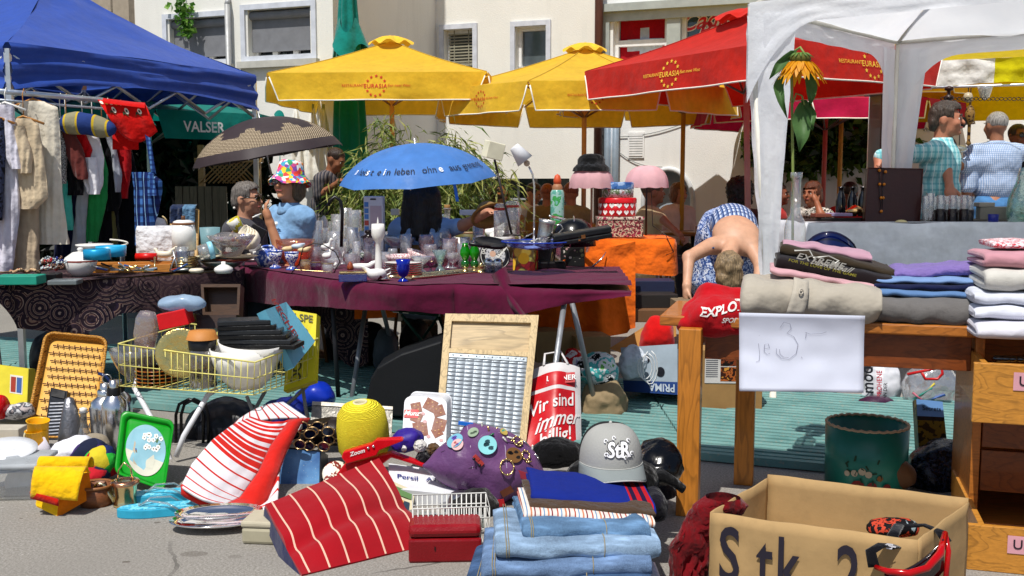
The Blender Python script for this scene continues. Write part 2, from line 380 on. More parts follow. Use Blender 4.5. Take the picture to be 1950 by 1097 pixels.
struct('path',m,[teal_mat(),mt((.03,.06,.055),.9)])  # gap floors in dark rubber; rib shade is also put into that colour
m=M();m.box((8.2,13.2,.045),(12,11.6,.09));struct('pavement',m,mt((.30,.28,.25),.9,vs=3,bump=.4,bs=120),bev=.01)
def plaster(c,dirt=.1,seam=0):
 s=N('plaster');s.set(.93,0,.15);cc=C(c)
 o=s.ramp(s.noise(.9,6),[(.3,mul(cc,.93)),(.7,mul(cc,1.05))])
 st=s.noise(1.0,6);mp=s.n('ShaderNodeMapping');s.l(s.coord(),mp.inputs[0]);mp.inputs['Scale'].default_value=(5,5,.5)
 st=s.noise(1.4,6,mp.outputs[0]);o=s.mix(s.ramp(st,[(.55,(0,)*3),(.8,(dirt*2.2,)*3)]),o,mul(cc,.55))
 o=s.mix(s.ramp(s.noise(26,5),[(.69,(0,)*3),(.75,(.35,)*3)]),o,mul(cc,.5))
 s.col(o);s.bump(s.noise(70,6),.35,.01);return s.m
class Plane:
 def __init__(s,p0,d):s.p=V((p0[0],p0[1],0));s.d=V((d[0],d[1],0)).normalized();s.n=V((s.d.y,-s.d.x,0))
 def hit(s,px,py):
  r=ray(px,py);t=(s.p-V((0,0,CH))).dot(s.n)/r.dot(s.n);q=V((0,0,CH))+r*t;return(q-s.p).dot(s.d),q.z
 def at(s,a,z,o=0.):return s.p+s.d*a+V((0,0,z))+s.n*o
 def fn(s,a,z,o=0.):return lambda x,y:s.at(a+x,z+y,o)
def wall(P,s0,s1,z0,z1,holes,dep=.16,m=None,mi=0,ri=0):
 m=m or M();xs=sorted({s0,s1,*[h[0]for h in holes],*[h[1]for h in holes]});zs=sorted({z0,z1,*[h[2]for h in holes],*[h[3]for h in holes]})
 for a,b in zip(xs,xs[1:]):
  for c,d in zip(zs,zs[1:]):
   if any(h[0]<=a and b<=h[1]and h[2]<=c and d<=h[3]for h in holes):continue
   m.add([P.at(a,c),P.at(b,c),P.at(b,d),P.at(a,d)],[(0,1,2,3)],mi,False)
 for a,b,c,d in holes:
  q=[(a,c),(b,c),(b,d),(a,d)]
  for i in range(4):
   (x0,y0),(x1,y1)=q[i],q[(i+1)%4];m.add([P.at(x0,y0),P.at(x1,y1),P.at(x1,y1,-dep),P.at(x0,y0,-dep)],[(0,1,2,3)],ri,False)
 return m
def pbox(m,P,a,b,c,d,o0,o1,mi=0):
 v=[P.at(x,z,o)for o in(o0,o1)for z in(c,d)for x in(a,b)]
 m.add(v,[(0,2,3,1),(4,5,7,6),(0,1,5,4),(2,6,7,3),(0,4,6,2),(1,3,7,5)],mi,False);return m
dF=(.933,-.36);nF=(.36,.933)
PC=Plane((-.0,14.4),dF)
aC,_=PC.hit(832,200);cornerC=PC.at(aC,0)
PS=Plane((cornerC.x,cornerC.y),(-nF[0],-nF[1]));PS.n=V((dF[0],dF[1],0))
aS,_=PS.hit(637,200);cornerS=PS.at(aS,0)
PL=Plane((cornerS.x,cornerS.y),dF)
aL,_=PL.hit(275,200)
cream=plaster('#e6e4dc',.07);shadew=plaster('#d9d6ce',.1);whitew=plaster('#e8e8e5',.09)
frame_m=mt('#c9cdd6',.5,bump=.03);white_f=mt('#e6e6e4',.4,bump=.02);blind_m=mt('#77787c',.8,bump=.1)
def dark_glass(c=(.02,.025,.03),r=.08):
 k=('dg',c,r)
 if k not in _mc:s=N('window_glass');s.set(r,0,.8);s.col(s.ramp(s.noise(2.5,3),[(.3,c),(.7,mul(c,2.4))]));s.bump(s.noise(3,2),.05,.02);_mc[k]=s.m
 return _mc[k]
def rect(P,x0,y0,x1,y1):
 a,d=P.hit(x0,y0);b,c=P.hit(x1,y1);_,d2=P.hit(x1,y0);_,c2=P.hit(x0,y1);return a,b,(c+c2)/2,(d+d2)/2
def frame4(m,P,a,b,c,d,w,o0,o1,mi=0):
 pbox(m,P,a,b,d-w,d,o0,o1,mi);pbox(m,P,a,b,c,c+w,o0,o1,mi);pbox(m,P,a,a+w,c+w,d-w,o0,o1,mi);pbox(m,P,b-w,b,c+w,d-w,o0,o1,mi);return m
bl=root('apartment_building','cream rendered building with two roller blind windows and shaded grey side wall','building',cornerS,world=True)
hl=[rect(PL,322,34,431,122),rect(PL,471,16,592,112)]
hs=[rect(PS,795,33,816,104)]
m=wall(PL,aL,0,0,9,hl,.2);part('wall',m,[cream],bl)
m=wall(PS,0,aS,0,9,hs,.12);part('side_wall',m,[shadew],bl)  # same render greyed, the side wall's shade is put into its colour
m=M();pbox(m,PL,aL-.1,aL,0,9,-3,-.002);pbox(m,PL,aL,-.01,8.9,9,-3,-.01);part('rear_wall',m,[cream],bl)
for i,(a,b,c,d)in enumerate(hl):
 m=M();frame4(m,PL,a-.09,b+.09,c-.02,d+.065,.062,.002,.03);w=part('window',m,frame_m,bl)
 m=M();zb=c+(d-c)*.22;zt=zb;pbox(m,PL,a,b,zb,d-.1,-.10,-.085);pbox(m,PL,a,b,zb-.03,zb,-.105,-.08)
 m.grid(lambda u,v:PL.at(a+(b-a)*u,d-.06+.05*math.cos(v*2*PI),-.07+.05*math.sin(v*2*PI)),1,12);part('roller_blind',m,blind_m,w)
 m=M();frame4(m,PL,a,b,c,zb+.25,.05,-.19,-.13);n=2 if i==0 else 3
 for q in range(1,n):x=a+(b-a)*(.62 if n==2 else q/n);pbox(m,PL,x-.035,x+.035,c+.05,zb+.2,-.19,-.13)
 part('sash',m,white_f,w);m=M();pbox(m,PL,a,b,c,d,-.2,-.19);part('pane',m,dark_glass(),w)
 m=M();pbox(m,PL,a-.12,b+.12,c-.1,c-.022,.0,.08);part('sill',m,mt('#b9b7ae',.8),w)
a,b,c,d=hs[0];m=M();pbox(m,PS,a,b,c,d,-.12,-.11,1)
for i in range(3):
 for j in range(7):x0=a+(b-a)*i/3;z0=c+(d-c)*j/7;pbox(m,PS,x0+.012,x0+(b-a)/3-.012,z0+.012,z0+(d-c)/7-.012,-.11,-.06)
part('glass_block_window',m,[mt('#74807c',.15,bump=.6,bs=30,spec=.8),mt('#a7a294')],bl)
m=M();a,z=PL.hit(440,10);q=PL.at(a,0,.08);m.tube([q+V((0,0,z0))for z0 in(0,2,z)],.032,10);m.tube([q+V((0,0,z)),q+V((.0,.06,z+.06)),q+V((0,.1,z+.1))],.032,10);part('downpipe',m,mt('#a3a4a4',.5,.3),bl)
bc=root('apartment_building','cream rendered middle building with slatted blind window and corner downpipe','building',cornerC,world=True)
a1,_=PC.hit(1118,200)
hc=[rect(PC,846,56,901,140),rect(PC,982,50,1040,152),rect(PC,880,340,1084,402)]
m=wall(PC,aC,a1,0,9,hc,.18);pbox(m,PC,a1-.002,a1+.12,0,9,-.5,.03);part('wall',m,[cream],bc)
for i,(a,b,c,d)in enumerate(hc[:2]):
 m=M();frame4(m,PC,a-.07,b+.07,c-.07,d+.07,.066,.002,.035);w=part('window',m,frame_m,bc)
 m=M();frame4(m,PC,a,b,c,d,.045,-.17,-.11);pbox(m,PC,a,b,c+(d-c)*.2,c+(d-c)*.2+.05,-.168,-.11);part('sash',m,white_f,w)
 m=M();pbox(m,PC,a,b,c,d,-.18,-.17);part('pane',m,dark_glass((.05,.06,.065)),w)
 if i==0:
  m=M();z=d-.04
  while z>c+.14:pbox(m,PC,a+.03,b-.03,z-.028,z-.008,-.105,-.08);z-=.042
  for x in(a+.12,b-.1):pbox(m,PC,x-.008,x+.008,c+.15,d,-.08,-.075)
  part('slatted_blind',m,mt('#8d8a78',.6),w)
a,b,c,d=hc[2];m=M();pbox(m,PC,a,b,c,d,-.18,-.17);w=part('basement_window',m,dark_glass((.015,.018,.02)),bc)
m=M()
for i in range(1,6):pbox(m,PC,a+(b-a)*i/6-.012,a+(b-a)*i/6+.012,c,d,-.17,-.14)
pbox(m,PC,a,b,d-.3,d-.275,-.168,-.135);part('glazing_bar',m,mt('#8f949a',.5),w)
m=M();q=PC.at(a1+.17,0,.05);m.tube([q,q+V((0,0,8))],.055,12);part('downpipe',m,mt('#5b3a31',.5,.2),bc)
PR=Plane((PC.at(a1+.1,0,-.12).x,PC.at(a1+.1,0,-.12).y),dF)
br=root('bar_building','off-white bar building with flag window, lettered window and arched door','building',PR.at(0,0),world=True)
hr=[rect(PR,1168,17,1408,118),rect(PR,1226,322,1318,460)]
m=wall(PR,0,9,0,9,hr,.2);part('wall',m,[whitew],br)
a,b,c,d=hr[0]
m=M();pbox(m,PR,a-.2,b+.3,d,d+.1,0,.12);frame4(m,PR,a-.16,b+.1,c-.1,d,.12,.003,.05);w=part('window',m,mt('#9fa6a2',.5),br)
xm0,_=PR.hit(1270,60);xm1,_=PR.hit(1296,60);_,zt=PR.hit(1200,79)
m=M();pbox(m,PR,xm0,xm1,c,d,-.12,.02);part('mullion',m,mt('#9fa6a2',.5),w)
m=M();frame4(m,PR,a,xm0,c,d,.05,-.19,-.1);frame4(m,PR,xm1,b,c,d,.05,-.19,-.1);pbox(m,PR,a+.05,xm0-.05,zt-.05,zt+.03,-.188,-.1);part('sash',m,white_f,w)
m=M();pbox(m,PR,a,b,c,d,-.2,-.19);part('pane',m,dark_glass((.02,.04,.06)),w)
m=M()
def flagf(u,v):
 x=a+.06+(xm0-a-.12)*u;z=c+(d-.05-c)*v;return PR.at(x,z,-.175+.012*math.sin(u*17+v*4))
cxf,czf=PR.hit(1222,82)
def fl_mat(u,v):
 x=a+.06+(xm0-a-.12)*u;z=c+(d-.05-c)*v;X,Z=abs(x-cxf),abs(z-czf);return 1 if(X<.065 and Z<.22)or(Z<.075 and X<.24)else 0
m.grid(flagf,48,48,mf=fl_mat);part('flag',m,[cloth('#a31220'),cloth('#b9c3cf')],w,label='red flag with white cross hung behind glass')
m=M()
for txt,px,py,sz in(('Cadillac',1358,46,.42),('Bar',1352,68,.42)):
 aa,zz=PR.hit(px,py);sh=PR.hit(1200,50)[1]-PR.hit(1400,50)[1]
 for mi,bo,o in((1,.055,-.186),(0,.012,-.183)):letters(m,txt,lambda x,y:PR.at(aa+x,zz+y+.10*x,o),sz*.72,mi,shear=.35,bold=bo)
part('lettering',m,[mt('#c01a22',.4,bump=0),mt('#dcd0cc',.4,bump=0)],w)
a,b,c,d=hr[1];r=(b-a)/2
m=M();pbox(m,PR,a,b,c-.2,d,-.2,-.19);dd=part('arched_door',m,mt('#9aa6b2',.5),br)
m=M();arc=[PR.at(a+r-r*math.cos(t),d-.42+.42*math.sin(t),.01)for t in np.linspace(0,PI,15)];m.tube([PR.at(a,c,.01)]+arc+[PR.at(b,c,.01)],.035,6)
part('arch_trim',m,mt('#c9cdd0',.6),dd)
m=M()
for sgn in(0,1):
 pts=[(a+r-r*math.cos(t)if not sgn else a+r+r*math.cos(t),d-.42+.42*math.sin(t))for t in np.linspace(0,PI/2,8)]
 m.poly([PR.at(x,z,.002)for x,z in pts]+[PR.at(a if not sgn else b,d+.001,.002)])
part('spandrel',m,whitew,dd)
a,b,c,d=rect(PR,1199,255,1224,298);m=M();frame4(m,PR,a-.02,b+.02,c-.02,d+.02,.02,.002,.02);pbox(m,PR,a,b,c,d,.002,.004,1)
for i in range(9):z=c+(d-c)*(i+.5)/9;pbox(m,PR,a,b,z-.012,z+.014,.005,.028)
part('wall_vent',m,[white_f,mt('#1b1b1b')],br)
m=M()
for px,r_,cc in((1160,.05,0),(1168,.018,1),(1175,.045,0)):
 x,_=PR.hit(px,250);m.tube([PR.at(x,0,.07),PR.at(x,2.85,.07)],r_,10,cc)
part('drain_pipe',m,[mt('#8e9dab',.4,.2),mt('#d0d4d8',.3,.6)],br)
m=M()
for(x0,y0,x1,y1,sag)in((1130,258,1330,225,.1),(1150,262,1262,318,.12)):
 A,za=PR.hit(x0,y0);B,zb=PR.hit(x1,y1);m.tube([PR.at(A+(B-A)*t,za+(zb-za)*t-sag*math.sin(PI*t),.02)for t in np.linspace(0,1,12)],.006,5)
part('cable',m,mt('#999a98'),br)
bb=root('timber_building','brown timber fronted building glimpsed above the blue tent roof','building',W(200,300,19),world=True)
PB=Plane(W(275,300,19)[:2],(1,-.1));A,_=PB.hit(-100,30);m=M();pbox(m,PB,A,.6,0,9,-.4,0);part('wall',m,wood('#4b2f22',scale=2,axis=2,rough=.7),bb)
m=M()
for px,w_ in((190,.12),(212,.1),(240,.22),(258,.06)):x,_=PB.hit(px,20);pbox(m,PB,x-w_,x+w_,0,9,.002,.14)
part('post',m,mt('#9d9180',.8),bb)
m=M();a,b,c,d=rect(PB,170,-60,186,60);pbox(m,PB,a,b,c,d,.004,.03);part('window',m,dark_glass(),bb)
# TENTS, PARASOLS, UMBRELLAS
def parasol(name,label,ctr,corners,z0,zap,drop,col,inner,group,pole_mat,pole_top=None,cap=True,text=None,tcol=None,tface=0,segs=10,sagk=.05,piping=True,pole_lean=(0,0),cat='parasol',trans=.35,notch=.05):
 """fabric roof over given corners (x,y), hanging valance with a slit at each corner, ribs, pole, cap"""
 c=V((ctr[0],ctr[1],0));r=root(name,label,cat,c,group=group,world=True)
 cs=[V((x,y,0))for x,y in corners];n=len(cs);top=M();val=M();pip=M();tx=M()
 ap=V((c.x,c.y,zap))
 for i in range(n):
  A,B=cs[i],cs[(i+1)%n];N_=V(((B-A).y,-(B-A).x,0)).normalized()
  if(A-c).dot(N_)<0:N_=-N_
  def roof(u,v,A=A,B=B):
   e=A.lerp(B,u);p=ap.lerp(V((e.x,e.y,z0)),v);p.z-=.06*math.sin(PI*v)*(.4+.6*math.sin(PI*u));return p
  top.grid(roof,segs,8)
  def va(u,v,A=A,B=B,N_=N_):
   uu=notch*v+(1-2*notch*v)*u;e=A.lerp(B,uu);fl=noise.noise(V((e.x*2.3+i,e.y*2.3,v*.8)))*.05*v+.035*math.sin(u*PI*5+i)*v*v*.6
   return V((e.x,e.y,z0-drop*v-sagk*math.sin(PI*u)*v*.0))+N_*(.012+.03*v+fl)
  val.grid(va,24,6)
  if piping:pip.tube([va(0,v)for v in(.15,.5,.9)]+[va(u,1)for u in np.linspace(0,1,25)]+[va(1,v)for v in(.9,.5,.15)],.007,5)
  if text and i in(tface if isinstance(tface,(list,tuple))else[tface]):
   L=(B-A).length;flip=(A-c).cross(B-c).z<0
   def tf(x,y,A=A,B=B,L=L,va=va,flip=flip,N_=N_):
    u=.5+(x/L if not flip else-x/L);v=.5-y/drop;p=va(min(max(u,0),1),min(max(v,0),1));return p+N_*.006
   k=text
   letters(tx,'RESTAURANT',lambda x,y:tf(x-.215*k,y-.006*k),.034*k);letters(tx,'EURASIA',lambda x,y:tf(x-.005,y-.018*k),.052*k,space=1.1,bold=.01)
   letters(tx,'East meet West',lambda x,y:tf(x+.21*k,y-.006*k),.032*k,shear=.2)
   for q in range(12):
    if q in(3,9):continue
    star(tx,tf,.088*k*math.sin(2*PI*q/12),.088*k*math.cos(2*PI*q/12),.0165*k)
 cano=part('canopy',top,cloth(col,.35,3,trans=trans),r)
 part('valance',val,cloth(col,.5,6,trans=trans),cano);m=M()
 for q_ in cs:m.tube([ap.lerp(V((q_.x,q_.y,z0)),v)-V((0,0,.024*math.sin(PI*v)-.003))for v in np.linspace(.05,1,9)],.0045,5)
 part('seam',m,mt(mul(C(col),.6),.8),cano)
 if piping:part('piping',pip,mt('#e8e4d8',.8),cano)
 if text:part('lettering',tx,mt(tcol,.8,bump=0),cano)
 if cap:
  m=M();R0=.16
  m.grid(lambda u,v:V((c.x+math.cos(u*2*PI)*(.02+R0*v*(1+.1*math.cos(u*2*PI*4))),c.y+math.sin(u*2*PI)*(.02+R0*v*(1+.1*math.cos(u*2*PI*4))),zap+.055-.02*v-.06*v*v+.022*math.sin(u*2*PI*7)*v)),42,5,cu=True)
  m.xf(fn=lambda v:V((c.x+(v.x-c.x)*cap,c.y+(v.y-c.y)*cap,zap+(v.z-zap)*max(1,cap*.8))));part('vent_cap',m,cloth(col,.5,6,trans=.2),r)
 m=M()
 for q in cs:m.tube([ap-V((0,0,.12)),V((q.x,q.y,z0-.03))],.012,5);h=c.lerp(q,.5);m.tube([V((c.x,c.y,z0-.25)),V((h.x,h.y,(zap+z0)/2-.06))],.01,5)
 part('rib',m,wood('#a9743c',scale=4)if pole_mat[1]else mt('#6d6a66',.4,.5),r)
 m=M();b=V((c.x+pole_lean[0],c.y+pole_lean[1],0));m.tube([b,ap-V((0,0,.03))],.026,12);m.tube([b.lerp(ap,.82),b.lerp(ap,.86)],.04,12);part('pole',m,pole_mat[0],r)
 m=M();m.lathe([(0,.1),(.04,.1),(.05,.07),(.25,.06),(.27,.0)],20,c=(b.x,b.y,0));part('base',m,mt('#5a5a58',.8),r)
 return r
woodpole=(mt('#c08a62',.55,bump=.1),True)
YG='parasols of the restaurant terrace'
YEL='#f0c238'
Yf=10.2
FL_,FR_=W(510,140,Yf),W(927,152,Yf-.12)
BLK,BRK=FL_+V((.12,2.15,0)),FR_+V((.12,2.15,0))
cc_=(FL_+FR_+BLK+BRK)/4
parasol('parasol','square yellow parasol in the centre-left with a full red star ring on its front valance',(cc_.x-.04,cc_.y),[FL_[:2],FR_[:2],BRK[:2],BLK[:2]],2.34,2.78,.27,YEL,'#c66a10',YG,woodpole,text=1.12,tcol='#c32a18',tface=0,segs=16,cap=1.25)
def octo(px,Y,R,rot=22.5):c=W(px,300,Y);return(c.x,c.y),[(c.x+R*math.cos(math.radians(rot+45*i)),c.y+R*math.sin(math.radians(rot+45*i)))for i in range(8)]
c,cs=octo(1112,11,1.6);parasol('parasol','eight-sided yellow parasol half hidden behind the red one',c,cs,2.2,2.68,.27,YEL,'',YG,woodpole,text=.85,tcol='#c32a18',tface=[4,5],segs=8,cap=1.2)
c,cs=octo(1300,11.7,1.45);parasol('parasol','yellow parasol farther back whose rim shows below the red parasol',c,cs,2.29,2.72,.24,YEL,'',YG,(mt('#b98a35',.6),True),segs=6)
c,cs=octo(1600,12.0,1.6);parasol('parasol','distant yellow parasol whose rim shows behind the sunflower',c,cs,2.42,2.84,.24,YEL,'',YG,(mt('#b98a35',.6),True),segs=6)
parasol('parasol','large red parasol with yellow star ring lettering beside the white tent',(1.95,8.75),[(.665,9.42),(1.93,7.28),(3.33,8.08),(2.06,10.22)],2.27,2.66,.26,'#cf2a1e','',YG,(mt('#b07a72',.5,bump=.05),False),text=1.15,tcol='#f0c040',tface=[0,1],segs=14,pole_lean=(.1,0),cap=1.3)
c,cs=octo(1570,11.6,1.5);parasol('parasol','crimson parasol low behind the sunflower in front of the tree',c,cs,2.1,2.45,.2,'#c01f4c','',YG,(mt('#b8574d',.5),False),segs=6)
c0=W(285,300,9.8);cs=[(c0.x+1.28*math.cos(math.radians(-23+45*i)),c0.y+1.28*math.sin(math.radians(-23+45*i)))for i in range(8)]
vr=parasol('parasol','teal parasol with white lettering behind the blue tent',(c0.x,c0.y),cs,1.88,2.25,.24,'#128277','',YG,(mt('#d8d8d8',.4),False),segs=6,cap=0,piping=False)
A=V(cs[7]+(0,));B=V(cs[0]+(0,));m=M();nn=V(((B-A).y,-(B-A).x,0)).normalized()
letters(m,'VALSER',lambda x,y:A.lerp(B,.38)+(B-A).normalized()*x+V((0,0,1.70+y+.0*x))+nn*.12,.125,bold=.02,sx=.9);part('lettering',m,mt('#e9ece9',.7,bump=0),vr)
def closed(name,label,px,Y,zt,zb,r,mat_,group,top=0):
 p=W(px,345,Y);ro=root(name,label,'parasol',(p.x,p.y,0),group=group);m=M()
 m.grid(lambda u,v:V((math.cos(u*2*PI),math.sin(u*2*PI),0))*r*(.18+.82*min(1,(v*1.25)**.8)*(1-.45*max(0,v-.75)))*(1+.2*math.sin(u*2*PI*6+1)+.1*noise.noise(V((u*3,v*6,zt))))+V((0,0,zt+(zb-zt)*v)),48,24,cu=True)
 part('folded_canopy',m,mat_,ro);m=M();m.tube([(0,0,0),(0,0,zt+.05)],.02,8);part('pole',m,mt('#8e9a96',.4,.5),ro)
 m=M();m.grid(lambda u,v:V((math.cos(u*2*PI),math.sin(u*2*PI),0))*(r*(.8+.45*v)*(1+.25*math.sin(u*2*PI*3+v)))+V((0,0,zt+(zb-zt)*(.36+.1*v+.03*math.sin(u*2*PI*3)))),36,3,cu=True);part('folded_valance',m,mat_,ro);return ro
tealc=cloth('#11766d',.6,6)
closed('closed_parasol','tall furled dark teal parasol between the yellow parasol and the bamboo',668,11.9,4.1,1.15,.17,tealc,'furled teal parasols')
closed('closed_parasol','shorter furled teal parasol whose tip shows left of the yellow parasol',548,12.6,2.78,1.2,.13,tealc,'furled teal parasols')
for i,(px,L)in enumerate(((566,'furled white parasol nearest the brown umbrella'),(598,'middle one of the furled white parasols'),(618,'furled white parasol nearest the teal one'))):
 closed('closed_parasol',L,px,12.0,2.12,1.3,.1,cloth('#e6e4dc',.5,6),'furled white parasols below the yellow parasol')
TL=W(13,72,6.45);TRt=W(483,132,8.4)
L2=V((TL.x,TL.y,2.14));R2=V((TRt.x,TRt.y,2.14));ctr=(L2+R2)/2+V((-.88,.47,0));ctr.z=2.82
e=ctr*2-L2-R2;opp=lambda q:V((2*ctr.x-q.x,2*ctr.y-q.y,2.14));Q=[L2,R2,opp(L2),opp(R2)]
bt=root('market_tent','blue pop-up market tent with steel scissor frame over the clothes rack','tent',(ctr.x,ctr.y,0),world=True,group='market tents')
roof=M();val=M();nvx=V((0,0,0))
for i in range(4):
 A,B=Q[i],Q[(i+1)%4];n_=(A+B)/2-ctr;n_.z=0;n_.normalize()
 roof.grid(lambda u,v:(lambda e_:ctr.lerp(e_,v)-V((0,0,.06*math.sin(PI*v)+.02*noise.noise(V((u*3,v*4,i))))))(A.lerp(B,u)),24,16)
 def va(u,v):
  e_=A.lerp(B,u);d=.29*(1-.3*math.sin(PI*u)**.8)
  return V((e_.x,e_.y,e_.z-d*v))+n_*(.015+.02*v+.014*math.sin(v*14+2.5*noise.noise(V((u*2.5,i,0))))*abs(1-2*u)**.5+.012*noise.noise(V((u*5,v*12,i))))
 val.grid(va,40,18)
bcl=cloth('#1b459f',.3,5,trans=.05,rough=.6,spec=.4)
rf=part('roof',roof,bcl,bt);part('valance',val,bcl,rf)
m=M()
for q in Q:m=M();m.box((q.x,q.y,1.05),(.035,.035,2.1),0);part('leg',m,metal((.75,.77,.8),.35),bt)
fr=M()
for i in range(4):
 A,B=Q[i],Q[(i+1)%4]
 for k in range(4):
  p,q=A.lerp(B,k/4),A.lerp(B,(k+1)/4);fr.tube([p-V((0,0,.06)),q-V((0,0,.34))],.011,6);fr.tube([p-V((0,0,.34)),q-V((0,0,.06))],.011,6)
 h=(A+B)/2;fr.tube([h-V((0,0,.06)),V((ctr.x,ctr.y,2.3))],.011,6)
fr.tube([V((ctr.x,ctr.y,2.2)),ctr],.02,8);part('scissor_frame',fr,metal((.55,.57,.6),.4),bt)
A,B=V((1.33,5.83,2.25)),V((2.70,7.31,2.25));D=V((2.96,4.61,2.25));Cc=B+V((1.48,-1.22,0));Q=[A,B,Cc,D];ctr=(A+Cc)/2;ctr.z=2.95
wt=root('market_tent','white party tent with draped corner legs over the folded clothes desk','tent',(ctr.x,ctr.y,0),world=True,group='market tents')
def pe(tr=.42):
 s=N('white_sheet');s.set(.5,0,.4);c=s.ramp(s.noise(3,5),[(.3,(.84,.86,.90)),(.7,(.92,.93,.95))]);s.col(c)
 a=s.noise(6,6,rough=.6);b=s.noise(300,2);s.bump(s.math('ADD',a,s.math('MULTIPLY',b,.05)),.3,.05)
 t=s.n('ShaderNodeBsdfTranslucent');s.l(c,t.inputs[0]);mx=s.n('ShaderNodeMixShader');mx.inputs[0].default_value=tr
 s.l(s.b.outputs[0],mx.inputs[1]);s.l(t.outputs[0],mx.inputs[2]);s.l(mx.outputs[0],s.t.nodes['Material Output'].inputs[0]);return s.m
PE=pe();PER=pe(.66);roof=M();val=M();dr=M();po=M()
for i in range(4):
 P_,Q_=Q[i],Q[(i+1)%4];n_=(P_+Q_)/2-ctr;n_.z=0;n_.normalize()
 roof.grid(lambda u,v:(lambda e_:ctr.lerp(e_,v)-V((0,0,.05*math.sin(PI*v)+.035*noise.noise(V((u*4,v*4,i))))))(P_.lerp(Q_,u)),26,18)
 L=(Q_-P_).length
 def va(u,v):
  e_=P_.lerp(Q_,u);x=min(u,1-u)*L;d=.13+.42*max(0,1-x/.42)**2.2
  return V((e_.x,e_.y,e_.z+.02-d*v))+n_*(.02+.01*noise.noise(V((u*9,v*5,i)))+.01*math.sin(u*40)*v*.5)
 val.grid(va,48,10)
 po.tube([P_,Q_],.014,8);po.tube([P_,ctr],.014,8)
for i,q in enumerate(Q):
 fx=q.x+(.18 if i==0 else 0);po.tube([V((fx,q.y,.02)),q],.015,8);po.lathe([(0,.0),(.055,.0),(.05,.02),(.02,.03),(.018,.09),(0,.09)],14,c=(fx,q.y,0))
 for nb in(Q[i-1],Q[(i+1)%4]):
  d_=(nb-q);d_.z=0;d_.normalize();o_=(q-ctr);o_.z=0;o_.normalize()
  dr.grid(lambda u,v:V((q.x+(.12*v if i==0 else 0),q.y,2.2-(1.5)*v))+o_*.02+d_*(((.20 if i==0 else.13)*(1-v)**1.1+.09)*u)+V((-d_.y,d_.x,0))*(.02*noise.noise(V((u*4,v*6,i)))+.012*math.sin(u*9+v*3)),8,40)
 part('corner_drape',dr,PE,wt);dr=M()
part('roof',roof,PER,wt);part('valance',val,PE,wt);part('frame_pole',po,mt('#d6d2c6',.5),wt)
st=root('market_tent','third stall tent with white and yellow valance behind the white tent','tent',W(1800,150,9.4)*1,world=True,group='market tents')
P0=W(1662,118,9.3);P1=W(2150,118,8.5);P0.z=P1.z=2.33;bk=V((.9,2.4,0))
m=M();m.grid(lambda u,v:P0.lerp(P1,u)+V((0,0,-.22*v-.015*math.sin(u*9)*v))+V((-.3,-1,0))*(.03*noise.noise(V((u*14,v*3,2)))+.02*math.sin(u*60)*v),80,8,mf=lambda u,v:0 if u<.5 else(1 if u<.76 else 0))
rf=part('valance',m,[cloth('#e6e4de',.7,9,trans=.2),cloth('#d3c814',.6,9,trans=.3)],st)
m=M();m.grid(lambda u,v:P0.lerp(P1,u)+bk*v+V((0,0,.5*math.sin(PI*v*.5))),12,8,mf=lambda u,v:0 if u<.1 else 1);part('roof',m,[cloth('#e6e4de',trans=.3),cloth('#d8bc10',trans=.5)],st)
m=M();m.grid(lambda u,v:P0.lerp(P1,u)+bk*.8+V((0,0,-.0-.42*v)),20,3,mf=lambda u,v:0);part('rear_valance',m,cloth('#d6b010',trans=.4),st)
m=M();m.tube([V((P0.x,P0.y,0)),P0],.022,8);m.tube([V((P0.x,P0.y,2.1)),V((P1.x,P1.y,2.1))],.012,6);part('leg',m,metal((.8,.82,.85),.4),st)
m=M();m.grid(lambda u,v:P0+V((.03,.03,0))+V((.25,.12,0))*u+V((0,0,-.25*v+.01*math.sin(u*20))),12,6);part('corner_flap',m,cloth('#dedcd6',.8,12),st)
def umbrella(name,label,apex,R,axis,mats,group=None,rise=.24,n=8,handle=True,shaft=.75,fn=None,txt=None):
 r=root(name,label,'umbrella',apex,group=group);q=V((0,0,1)).rotation_difference(V(axis)).to_matrix();m=M()
 def dome(u,v):
  a=u*2*PI;sct=(u*n)%1;sc_=1-.045*math.sin(PI*sct)*v-.0;z=-R*rise*2.0*(1-math.cos(v*1.15))-.012*math.sin(PI*sct)*v
  rr=R*math.sin(v*1.15)/math.sin(1.15)*sc_;return q@V((rr*math.cos(a),rr*math.sin(a),z+(.035*R*math.sin(PI*sct)*v**3)))
 m.grid(dome,n*8,14,cu=True,mf=fn)
 cn=part('canopy',m,mats,r);mm=M()
 for k in range(n):mm.tube([dome(k/n,v)*1-q@V((0,0,.008))for v in np.linspace(.02,1,9)],.0035,4)
 for k in range(n):mm.tube([dome(k/n,.5)-q@V((0,0,.01)),q@V((0,0,-.3*R*1.4))],.003,4)
 part('rib',mm,metal((.4,.4,.42),.4),r);mm=M();mm.tube([q@V((0,0,.035)),q@V((0,0,-shaft))],.006,8);part('shaft',mm,metal((.5,.5,.52),.3),r)
 if txt:txt(r,dome,q)
 return r
ap=W(494,224,7.8)
umbrella('umbrella','brown umbrella with a checked border over the two seated women',ap,.575,(-.17,-.05,1),[mt('#3a3033',.6,trans=.15),check('#c9b79a','#4d4034','#43382f',.011,.45,third='#20181a')],'umbrellas shading the sellers',rise=.44,fn=lambda u,v:1 if.48+.16*abs(math.sin(u*8*PI))<v<.84+.03*abs(math.sin(u*8*PI))else 0,shaft=.5)
bl_t=mt('#1e1f26',.7,bump=0);wh_t=mt('#e8ecf2',.7,bump=0)
